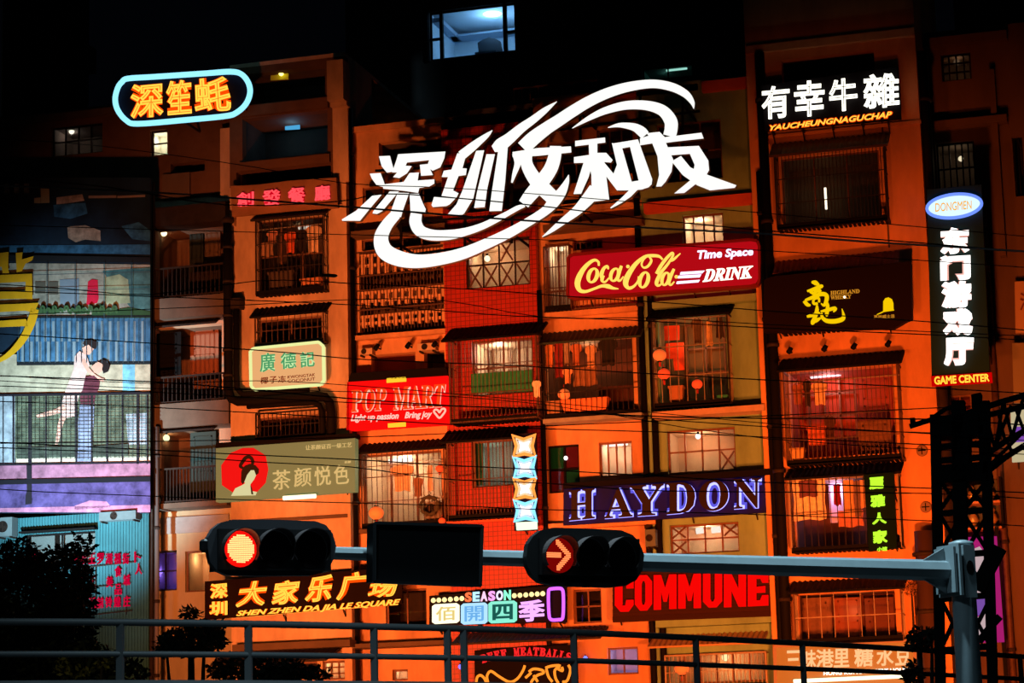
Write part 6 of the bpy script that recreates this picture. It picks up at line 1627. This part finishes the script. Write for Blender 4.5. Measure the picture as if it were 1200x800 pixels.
mb = MB(); gl(mb, [(1066, 499.5), (1090, 492), (1100, 489)], .07); poly_px(mb, [(1066, 489.5), (1071.5, 489), (1071.5, 495), (1066.5, 495.5)], YG, .15); mb.bar(P(1069, 494, YG), P(1070, 498, YG), .03); mb.build('lamp_arm', BLACK_METAL, t)
mb = MB(); gl(mb, [(1146, 692), (1158, 666), (1171, 641)], .22); gl(mb, [(1140, 681), (1166, 680)], .1); gl(mb, [(1147, 752), (1160, 735), (1172, 722)], .1); mb.build('slanted_strut', BLACK_METAL, t)

# ================================================================== mast arm with traffic signals
ARM_R = P(1110, 669, -38.0); ARM_L = PZ(395, 648, ARM_R.z)
d_ = (ARM_R - ARM_L).normalized(); NRM = Vector((d_.y, -d_.x, 0))
if NRM.y > 0: NRM = -NRM
def A(px, py, off=0.0):
    d = ray(px, py); base = ARM_L + NRM * off; return CAM + d * ((base - CAM).dot(NRM) / d.dot(NRM))
def prism_n(mb, pts, off, depth):
    """outline in photo pixels on the signal plane (off metres in front of the arm axis), swept back by depth"""
    a = sum(pts[i][0] * pts[(i + 1) % len(pts)][1] - pts[(i + 1) % len(pts)][0] * pts[i][1] for i in range(len(pts)))
    if a > 0: pts = list(reversed(pts))
    f = [A(x, y, off) for x, y in pts]; n = len(mb.v); k = len(f)
    mb.v += [tuple(p) for p in f] + [tuple(p - NRM * depth) for p in f]
    mb.f.append(tuple(n + i for i in range(k))); mb.f.append(tuple(n + k + i for i in reversed(range(k))))
    for i in range(k):
        j = (i + 1) % k; mb.f.append((n + i, n + k + i, n + k + j, n + j))
PX_, PY_ = 1129, 720
PB = P(1128, 669, -38.0)
t = thing('mast_arm_pole', 'grey-green tapered pole with a long mast arm carrying the traffic signals', 'pole', (PB.x, PB.y, GZ))
zt = P(1128, 640, -38.0).z
MB().lathe((PB.x, PB.y, 0), [(.165, GZ), (.115, zt - .1), (.115, zt)], 20).build('upright', GREY_PAINT, t, True)
MB().lathe((PB.x, PB.y, zt), [(.125, 0), (.12, .04), (.05, .06)], 20).build('pole_cap', GREY_PAINT, t, True)
LE = A(391, 648)
MB().tube([PB - d_ * .1, ARM_L + (ARM_R - ARM_L) * .5, LE - d_ * .6], [.105, .085, .05], 8).build('mast_arm', GREY_PAINT, t)
fp = PB - d_ * .17
mb = MB(); up_ = Vector((0, 0, 1))
for o, w, h, th in ((0, .17, .25, .03), (-.05, .15, .22, .03)):
    c = fp + d_ * o; n = len(mb.v)
    for s in (0, th):
        for (a, b) in ((-1, -1), (1, -1), (1, 1), (-1, 1)): mb.v.append(tuple(c + d_ * s + NRM * (a * w) + up_ * (b * h)))
    mb.f += [tuple(n + i for i in q) for q in ((0, 1, 2, 3), (7, 6, 5, 4), (0, 4, 5, 1), (1, 5, 6, 2), (2, 6, 7, 3), (3, 7, 4, 0))]
mb.build('flange_plate', GREY_PAINT, t)
mb = MB()
for s in (1, -1):
    c = fp - d_ * .06; n = len(mb.v)
    mb.v += [tuple(c + up_ * (.09 * s)), tuple(c + up_ * (.22 * s)), tuple(c - d_ * .28 + up_ * (.085 * s)), tuple(c + up_ * (.09 * s) + NRM * .02), tuple(c + up_ * (.22 * s) + NRM * .02), tuple(c - d_ * .28 + up_ * (.085 * s) + NRM * .02)]
    mb.f += [(n, n + 1, n + 2), (n + 5, n + 4, n + 3), (n, n + 3, n + 4, n + 1), (n + 1, n + 4, n + 5, n + 2), (n + 2, n + 5, n + 3, n)]
mb.build('gusset', GREY_PAINT, t)
mb = MB(); c = PB + NRM * .12 - d_ * .035
n = len(mb.v)
for (a, b, e) in ((-.07, -.27, 0), (.07, -.27, 0), (.07, .24, 0), (-.07, .24, 0), (-.07, -.27, .04), (.07, -.27, .04), (.07, .24, .04), (-.07, .24, .04)): mb.v.append(tuple(c + d_ * a + up_ * b + NRM * e))
mb.f += [tuple(n + i for i in q) for q in ((3, 2, 1, 0), (4, 5, 6, 7), (0, 1, 5, 4), (1, 2, 6, 5), (2, 3, 7, 6), (3, 0, 4, 7))]
mb.build('clamp_plate', GREY_PAINT, t)
mb = MB()
prof = [(c + NRM * .045 + Vector((0, 0, .02)) + (d_ * (.045 * math.cos(a)) + up_ * (.07 * math.sin(a)))) for a in [2 * math.pi * i / 14 for i in range(14)]]
n = len(mb.v); mb.v += [tuple(p) for p in prof] + [tuple(p - NRM * .02) for p in prof]; mb.f.append(tuple(range(n, n + 14)))
for i in range(14): mb.f.append((n + i, n + 14 + i, n + 14 + (i + 1) % 14, n + (i + 1) % 14))
mb.build('hand_hole', BLACK_METAL, t)

SIG_GREY = mat('signal_grey_plate', (.06, .062, .07), .5)
SIG_BLACK = mat('signal_black_plate', (.014, .014, .015), .5)
def signal(label, out, lens, r, m, lit, off=.24):
    cx = sum(q[0] for q in out) / len(out); cy = sum(q[1] for q in out) / len(out)
    t = thing('traffic_signal', label, 'traffic light', A(cx, cy, 0))
    mb = MB(); prism_n(mb, out, off, .07); mb.build('backplate', m, t)
    x0, x1 = lens[0][0] - r * 1.25, lens[2][0] + r * 1.25; y0, y1 = lens[1][1] - r * 1.2, lens[1][1] + r * 1.2
    mb = MB(); prism_n(mb, [(x0, y0), (x1, y0 + (x1 - x0) * .012), (x1, y1 + (x1 - x0) * .012), (x0, y1)], off + .03, .2); mb.build('housing', SIG_BLACK, t)
    mb = MB()
    q = A(cx, cy, 0); mb.bar(q - d_ * .12 + NRM * .08, q - d_ * .12 + NRM * .18, .06, .25); mb.bar(q + d_ * .12 + NRM * .08, q + d_ * .12 + NRM * .18, .06, .25); mb.build('mounting_clamp', DARK_METAL, t)
    for i, (lx, ly) in enumerate(lens):
        c = A(lx, ly, off + .035); R = (A(lx + r, ly, off + .035) - A(lx - r, ly, off + .035)).length / 2
        # lens disc
        n0 = 24
        ring = [c + d_ * (R * math.cos(2 * math.pi * k / n0)) + up_ * (R * math.sin(2 * math.pi * k / n0)) for k in range(n0)]
        lm = em('signal_red_lens', (1.0, .006, .003), 1.0) if (i == 0 and lit == 'disc') else (em('signal_dark_red_lens', (.30, .002, .001), .6) if i == 0 else mat('dark_lens', (.02, .015, .015), .25))
        mb = MB(); mb.v = [tuple(p) for p in ring] + [tuple(c + NRM * .02)]
        mb.f = [(k, (k + 1) % n0, n0) for k in range(n0)]; lo = mb.build('lens', lm, t)
        # visor: three-quarter hood
        mb = MB(); L = R * .95; ks = [math.radians(d) for d in range(-35, 216, 10)]
        for rr in (R * 1.03, R * 1.08):
            for s in (0, 1):
                for a in ks:
                    cut = .35 + .65 * max(0, math.sin(a)) if s else 0
                    mb.v.append(tuple(c + d_ * (rr * math.cos(a)) + up_ * (rr * math.sin(a)) + NRM * (L * cut)))
        k = len(ks)
        for j in range(k - 1):
            mb.f += [(j, j + 1, k + j + 1, k + j), (2 * k + j, 3 * k + j, 3 * k + j + 1, 2 * k + j + 1), (k + j, k + j + 1, 3 * k + j + 1, 3 * k + j)]
        mb.build('visor', mat('visor_black', (.06, .05, .05), .4), lo)
        if i == 0:
            mb = MB(); N = 17; w = R * 1.7 / N
            for a in range(N):
                for b in range(N):
                    u, v = (a - (N - 1) / 2) / (N / 2), (b - (N - 1) / 2) / (N / 2)
                    if lit == 'disc': ok = u * u + v * v < .74
                    else: ok = (abs(v) < .2 and u < .05) or (abs(abs(v) - (.62 - u) * 1.0) < .26 and u > -.25 and u < .72 and abs(v) < .95)
                    if not ok: continue
                    p = c + d_ * (u * R * .88) + up_ * (v * R * .88) + NRM * .03; h = w * .36
                    n = len(mb.v)
                    for (e, g_) in ((-1, -1), (1, -1), (1, 1), (-1, 1)): mb.v.append(tuple(p + d_ * (e * h) + up_ * (g_ * h)))
                    for (e, g_) in ((-1, -1), (1, -1), (1, 1), (-1, 1)): mb.v.append(tuple(p + d_ * (e * h) + up_ * (g_ * h) - NRM * .01))
                    mb.f += [tuple(n + z for z in q) for q in ((0, 1, 2, 3), (0, 4, 5, 1), (1, 5, 6, 2), (2, 6, 7, 3), (3, 7, 4, 0))]
            o = mb.build('led_array', em('led_white_hot', (1.0, .46, .16), 2.2) if lit == 'disc' else em('led_arrow_hot', (1.0, .20, .06), 1.9), lo)
    return t
o1 = [(243, 640), (244, 629), (250, 619), (259, 612), (272, 608.5), (320, 608.5), (370, 610.5), (382, 615), (390, 625), (394, 639), (392, 653), (386, 664), (377, 671), (365, 674), (300, 674.5), (266, 673.5), (254, 668), (247, 659)]
signal('left grey-edged traffic signal showing a round red light', o1, ((281, 643), (322, 643.3), (363, 643.6)), 20, SIG_GREY, 'disc')
o2 = [(617, 651), (619, 637), (625, 628), (634, 621), (648, 618), (690, 619), (728, 621), (742, 627), (750, 637), (755, 650), (753, 668), (746, 679), (734, 686), (715, 688), (650, 686), (633, 682), (623, 673), (618, 662)]
signal('right black traffic signal showing a red arrow', o2, ((655, 650.5), (691, 651.5), (727, 652.5)), 18, SIG_BLACK, 'arrow')
t = thing('traffic_message_box', 'large black box sign hung on the mast arm between the two signals', 'sign box', A(502, 650))
bq = [(439.5, 612.5), (565, 616), (563, 686), (438.5, 681)]
mb = MB(); prism_n(mb, bq, .22, .16); mb.build('box_body', mat('message_box_black', (.006, .007, .008), .5), t)
mb = MB()
for i in range(4):
    a, b = bq[i], bq[(i + 1) % 4]; mb.bar(A(*a, .23), A(*b, .23), .025)
mb.build('rim', mat('message_box_rim', (.012, .014, .016), .45), t)
mb = MB(); q = A(480, 648, 0); mb.bar(q + NRM * .06, q + NRM * .1, .08, .3); q = A(530, 649, 0); mb.bar(q + NRM * .06, q + NRM * .1, .08, .3); mb.build('mounting_clamp', DARK_METAL, t)
q = A(240, 640, .2); sp = MB().lathe(q, [(.02, -.05), (.045, -.03), (.045, .04), (.02, .06)], 10)
tag(sp.build('signal_sensor', SIG_BLACK), 'small black sensor knob at the left end of the left traffic signal', 'sensor')

# ================================================================== elevated road railing
zr = P(600, 737, -32).z
tr = [PZ(x, y, zr) for x, y in ((-90, 728.0), (0, 728.3), (150, 729), (300, 731), (450, 734.2), (600, 738), (750, 744), (900, 751.5), (1050, 759.5), (1240, 772))]
RAIL_M = mat('railing_grey_paint', (.05, .056, .06), .55)
t = thing('roadside_railing', 'dark grey steel railing curving along the elevated road at the bottom', 'railing', (tr[5].x, tr[5].y, zr - .66))
sm = [Vector(q) for q in catmull([tuple(p) for p in tr], 4)]
MB().tube([(p.x, p.y, p.z) for p in sm], .042, 8).build('top_rail', RAIL_M, t, True)
MB().tube([(p.x, p.y, p.z - .37) for p in sm], .036, 8).build('lower_rail', RAIL_M, t, True)
for x in (-8, 141, 291, 438, 524, 543, 672, 815, 940, 1077, 1195):
    # point of the rail nearest to that pixel column
    best = min(sm, key=lambda p: abs(((p - CAM).dot(RT) / (p - CAM).dot(FW)) * F_PX + 600 - x))
    for a, b in zip(sm[:-1], sm[1:]):
        xa = (a - CAM).dot(RT) / (a - CAM).dot(FW) * F_PX + 600; xb = (b - CAM).dot(RT) / (b - CAM).dot(FW) * F_PX + 600
        if xa <= x <= xb: best = a.lerp(b, (x - xa) / (xb - xa or 1)); break
    MB().box(best.x - .04, best.x + .04, best.y - .03, best.y + .03, zr - .7, zr - .02).build('post', RAIL_M, t)
t = thing('elevated_road', 'concrete edge of the elevated road under the railing', 'viaduct', (tr[5].x, tr[5].y, GZ))
mb = MB()
for dz0, dz1, w0, w1 in ((-.68, -.85, -.15, .15), (-.85, -1.6, -3.5, .2)):
    n = len(mb.v)
    for i, p in enumerate(sm):
        tg = (sm[min(i + 1, len(sm) - 1)] - sm[max(i - 1, 0)]); nn_ = Vector((-tg.y, tg.x, 0)).normalized()
        for (w, dz) in ((w0, dz0), (w1, dz0), (w1, dz1), (w0, dz1)):
            q = p - nn_ * w if False else p + nn_ * (-w); mb.v.append((q.x, q.y, zr + dz))
    for i in range(len(sm) - 1):
        for j in range(4):
            a = n + i * 4 + j; b = n + i * 4 + (j + 1) % 4; mb.f.append((a, b, b + 4, a + 4))
    mb.f += [(n, n + 1, n + 2, n + 3), tuple(n + (len(sm) - 1) * 4 + j for j in (3, 2, 1, 0))]
mb.build('deck', mat('kerb_grey_concrete', (.09, .095, .10), .85, var=.2, scale=2), t)
mb = MB()
for i in (4, 16, 28):
    p = sm[i]; mb.box(p.x - .5, p.x + .5, p.y - .4, p.y + .4, GZ, zr - 1.55)
mb.build('pier', GREY_CONC, t)

# ================================================================== plants
LEAF = mat('dark_leaf', (.012, .018, .010), .7); LEAFY = mat('lamplit_leaf', (.10, .10, .025), .6)  # the yellow leaves are brightened in colour to look lamplit
def plant(name, label, cat, blobs, Y, n, m, trunk, size=.13, spread=1.2):
    t = thing(name, label, cat, (P(trunk, 800, Y).x, Y, GZ))
    mb = MB(); sc = 2833.0 / (62 + Y) / 1.03
    for (bx, by, rx, ry, k) in blobs:
        for i in range(k):
            a = random.random() * 6.283; r = math.sqrt(random.random())
            c = P(bx + rx * r * math.cos(a), by + ry * r * math.sin(a), Y + random.uniform(-spread, spread))
            d = Vector((random.gauss(0, 1), random.gauss(0, 1), random.gauss(0, .7) - .2)).normalized(); s = d.cross(Vector((random.gauss(0, 1), random.gauss(0, 1), random.gauss(0, 1)))).normalized()
            l = size * random.uniform(.6, 1.3)
            q = len(mb.v); mb.v += [tuple(c), tuple(c + d * l * .5 + s * l * .22), tuple(c + d * l), tuple(c + d * l * .5 - s * l * .22)]; mb.f.append((q, q + 1, q + 2, q + 3))
    mb.build('foliage', m, t)
    tb = MB(); b0 = Vector((P(trunk, 800, Y).x, Y, GZ))
    for (bx, by, rx, ry, k) in blobs:
        e = P(bx, by, Y); tb.tube([b0, b0.lerp(e, .5) + Vector((0, 0, .5)), e], [.12, .07, .02], 6)
    tb.build('trunk', mat('dark_bark', (.02, .015, .012), .9), t)
    return t
plant('dark_tree', 'large dark tree filling the bottom left corner before the teal hut', 'tree', [(30, 720, 55, 75, 4200), (70, 680, 38, 40, 2000), (20, 660, 30, 28, 900), (75, 735, 38, 45, 1800), (95, 640, 14, 14, 160), (15, 780, 60, 30, 1600), (98, 700, 14, 40, 500)], -24.5, 0, LEAF, 45)
plant('dark_tree', 'dark leafy bush below the railing at the bottom left', 'bush', [(60, 785, 70, 30, 2200), (130, 790, 45, 20, 900), (100, 765, 30, 14, 400)], -25.6, 0, LEAF, 90)
plant('dark_bush', 'small dark bush behind the railing right of the pale pole', 'bush', [(226, 750, 38, 17, 1500), (222, 718, 12, 6, 90), (240, 735, 24, 10, 300), (195, 758, 14, 10, 200)], -23.8, 0, LEAF, 226, .12)
plant('dark_bush', 'dark leafy twig clump by the round post at lower right', 'bush', [(1078, 750, 16, 12, 300), (1070, 790, 10, 14, 260), (1092, 742, 10, 8, 120)], -24.0, 0, LEAF, 1075, .12, .5)
plant('lit_bush', 'low bush with yellow-lit leaf tips under the railing at left', 'bush', [(72, 776, 9, 12, 50), (78, 792, 12, 6, 40), (100, 788, 10, 8, 25), (120, 777, 9, 4, 30)], -26.8, 0, LEAFY, 85, .12, .2)
light('added_leaf_light', 'POINT', P(95, 770, -28.0), None, 5, (1, .75, .2), .1)  # small warm light added to brighten the yellow leaves
plant('dark_tree', 'low row of dark shrubs at street level left of centre', 'bush', [(300, 785, 55, 18, 1100), (345, 790, 40, 12, 500)], -23.6, 0, LEAF, 310, .14, .6)
plant('balcony_plant', 'straggly dry plant on the right wall beside the lowest balcony', 'plant', [(1068, 690, 12, 8, 110), (1075, 686, 8, 4, 60)], YR - .35, 0, mat('dry_leaf', (.2, .09, .04), .8), 1075, .08, .2)

# ================================================================== overhead cables
CABLES = [
    ('upper dark cable crossing the whole swirl sign', -25.0, .016, [(-60, 198), (0, 207), (125, 219), (265, 240), (395, 216 + 20), (449, 221 + 6), (535, 232), (640, 242), (755, 256), (897, 270), (1080, 284.5), (1260, 300)]),
    ('thick grey cable running below the top one across the swirl and right block', -26.0, .024, [(-60, 215), (175, 225), (300, 234), (431, 244), (555, 254), (660, 261), (800, 269), (900, 274), (1000, 282), (1080, 287), (1260, 298)]),
    ('thin cable from the hoarding across the red drink sign', -25.5, .013, [(-60, 329), (75, 338), (175, 345), (300, 317 + 12), (380, 330), (410, 332), (520, 337), (600, 342), (665, 347), (800, 356), (897, 364), (1090, 377), (1260, 392)]),
    ('thin cable just under the red drink sign', -25.2, .013, [(-60, 338), (300, 352), (410, 357), (520, 364), (600, 370), (740, 375), (895, 384), (1090, 392), (1260, 402)]),
    ('paired thin cable meeting the one under the drink sign', -25.4, .011, [(-60, 372), (270, 358), (410, 351), (520, 352), (640, 372), (760, 372), (900, 380), (1260, 396)]),
    ('cable crossing the cream octagonal sign and hanging washing', -25.6, .014, [(-60, 388), (0, 391), (300, 410), (410, 420), (525, 425), (600, 428), (750, 437), (897, 445), (1085, 454), (1260, 464)]),
    ('cable across the bright red heart sign', -25.8, .016, [(-60, 438), (175, 447), (300, 457), (400, 466), (525, 475), (600, 478), (750, 487), (897, 490), (1085, 491), (1260, 502)]),
    ('lower cable leaving the red heart sign towards the right block', -25.3, .013, [(-60, 468), (175, 477), (395, 489), (525, 497), (632, 502), (775, 506), (897, 512), (1090, 521), (1260, 530)]),
    ('thin cable rising from the red heart sign to the khaki bay', -25.7, .012, [(-60, 520), (300, 515), (520, 508), (600, 501), (750, 494), (900, 487), (1260, 470)]),
    ('cable over the woman sign and wreath window', -26.2, .014, [(-60, 515), (0, 518), (175, 527), (300, 533), (410, 538), (525, 545), (630, 550), (760, 557), (900, 565), (1092, 572), (1260, 580)]),
    ('second cable over the woman sign just below the first', -26.1, .013, [(-60, 522), (175, 532), (300, 541), (412, 547), (520, 561), (640, 566), (780, 575), (1090, 578), (1260, 588)]),
    ('low cable passing under the woman sign', -26.0, .012, [(-60, 560), (0, 573), (175, 581), (300, 586), (520, 592), (640, 597), (800, 600), (1090, 610), (1260, 620)]),
    ('thin cable above the printed couple, first of the tight set', -25.1, .010, [(-60, 437), (0, 440), (175, 449), (300, 446), (420, 452), (630, 470), (900, 496), (1088, 508), (1260, 520)]),
    ('thin cable above the printed couple, second of the tight set', -25.15, .010, [(-60, 442), (0, 446), (175, 455), (420, 459), (640, 474), (900, 514), (1260, 535)]),
    ('thin cable above the printed couple, lowest of the tight set', -25.9, .012, [(-60, 449), (0, 452), (175, 459), (420, 472), (640, 480), (900, 500), (1260, 512)]),
    ('faint cable across the dark upper left wall', -25.05, .011, [(-60, 160), (75, 167), (175, 178), (300, 196), (408, 215), (560, 222), (900, 250), (1260, 282)]),
    ('short-slung cable across the gold-character board', -25.35, .011, [(-60, 262), (300, 272), (640, 281), (800, 288), (905, 294), (1080, 305), (1260, 317)]),
]
for lab, Y, r, pts in CABLES:
    o = MB().tube([P(x, y, Y) for x, y in catmull(pts, 3)], r * .68, 5).build('overhead_cable', CABLE if 'grey' not in lab else mat('grey_cable', (.16, .16, .16), .5), None, True)
    tag(o, lab, 'cable')
q0 = P(385, 322, -25.5)
sp = MB().tube([P(377, 322.5, -25.5), P(380, 322.3, -25.5), P(392, 323, -25.5), P(395, 323.2, -25.5)], [.014, .03, .03, .014], 8).build('cable_splice', mat('grey_splice', (.09, .09, .08), .6), None, True)
tag(sp, 'grey splice sleeve on the cable beside the top left cage', 'cable splice')
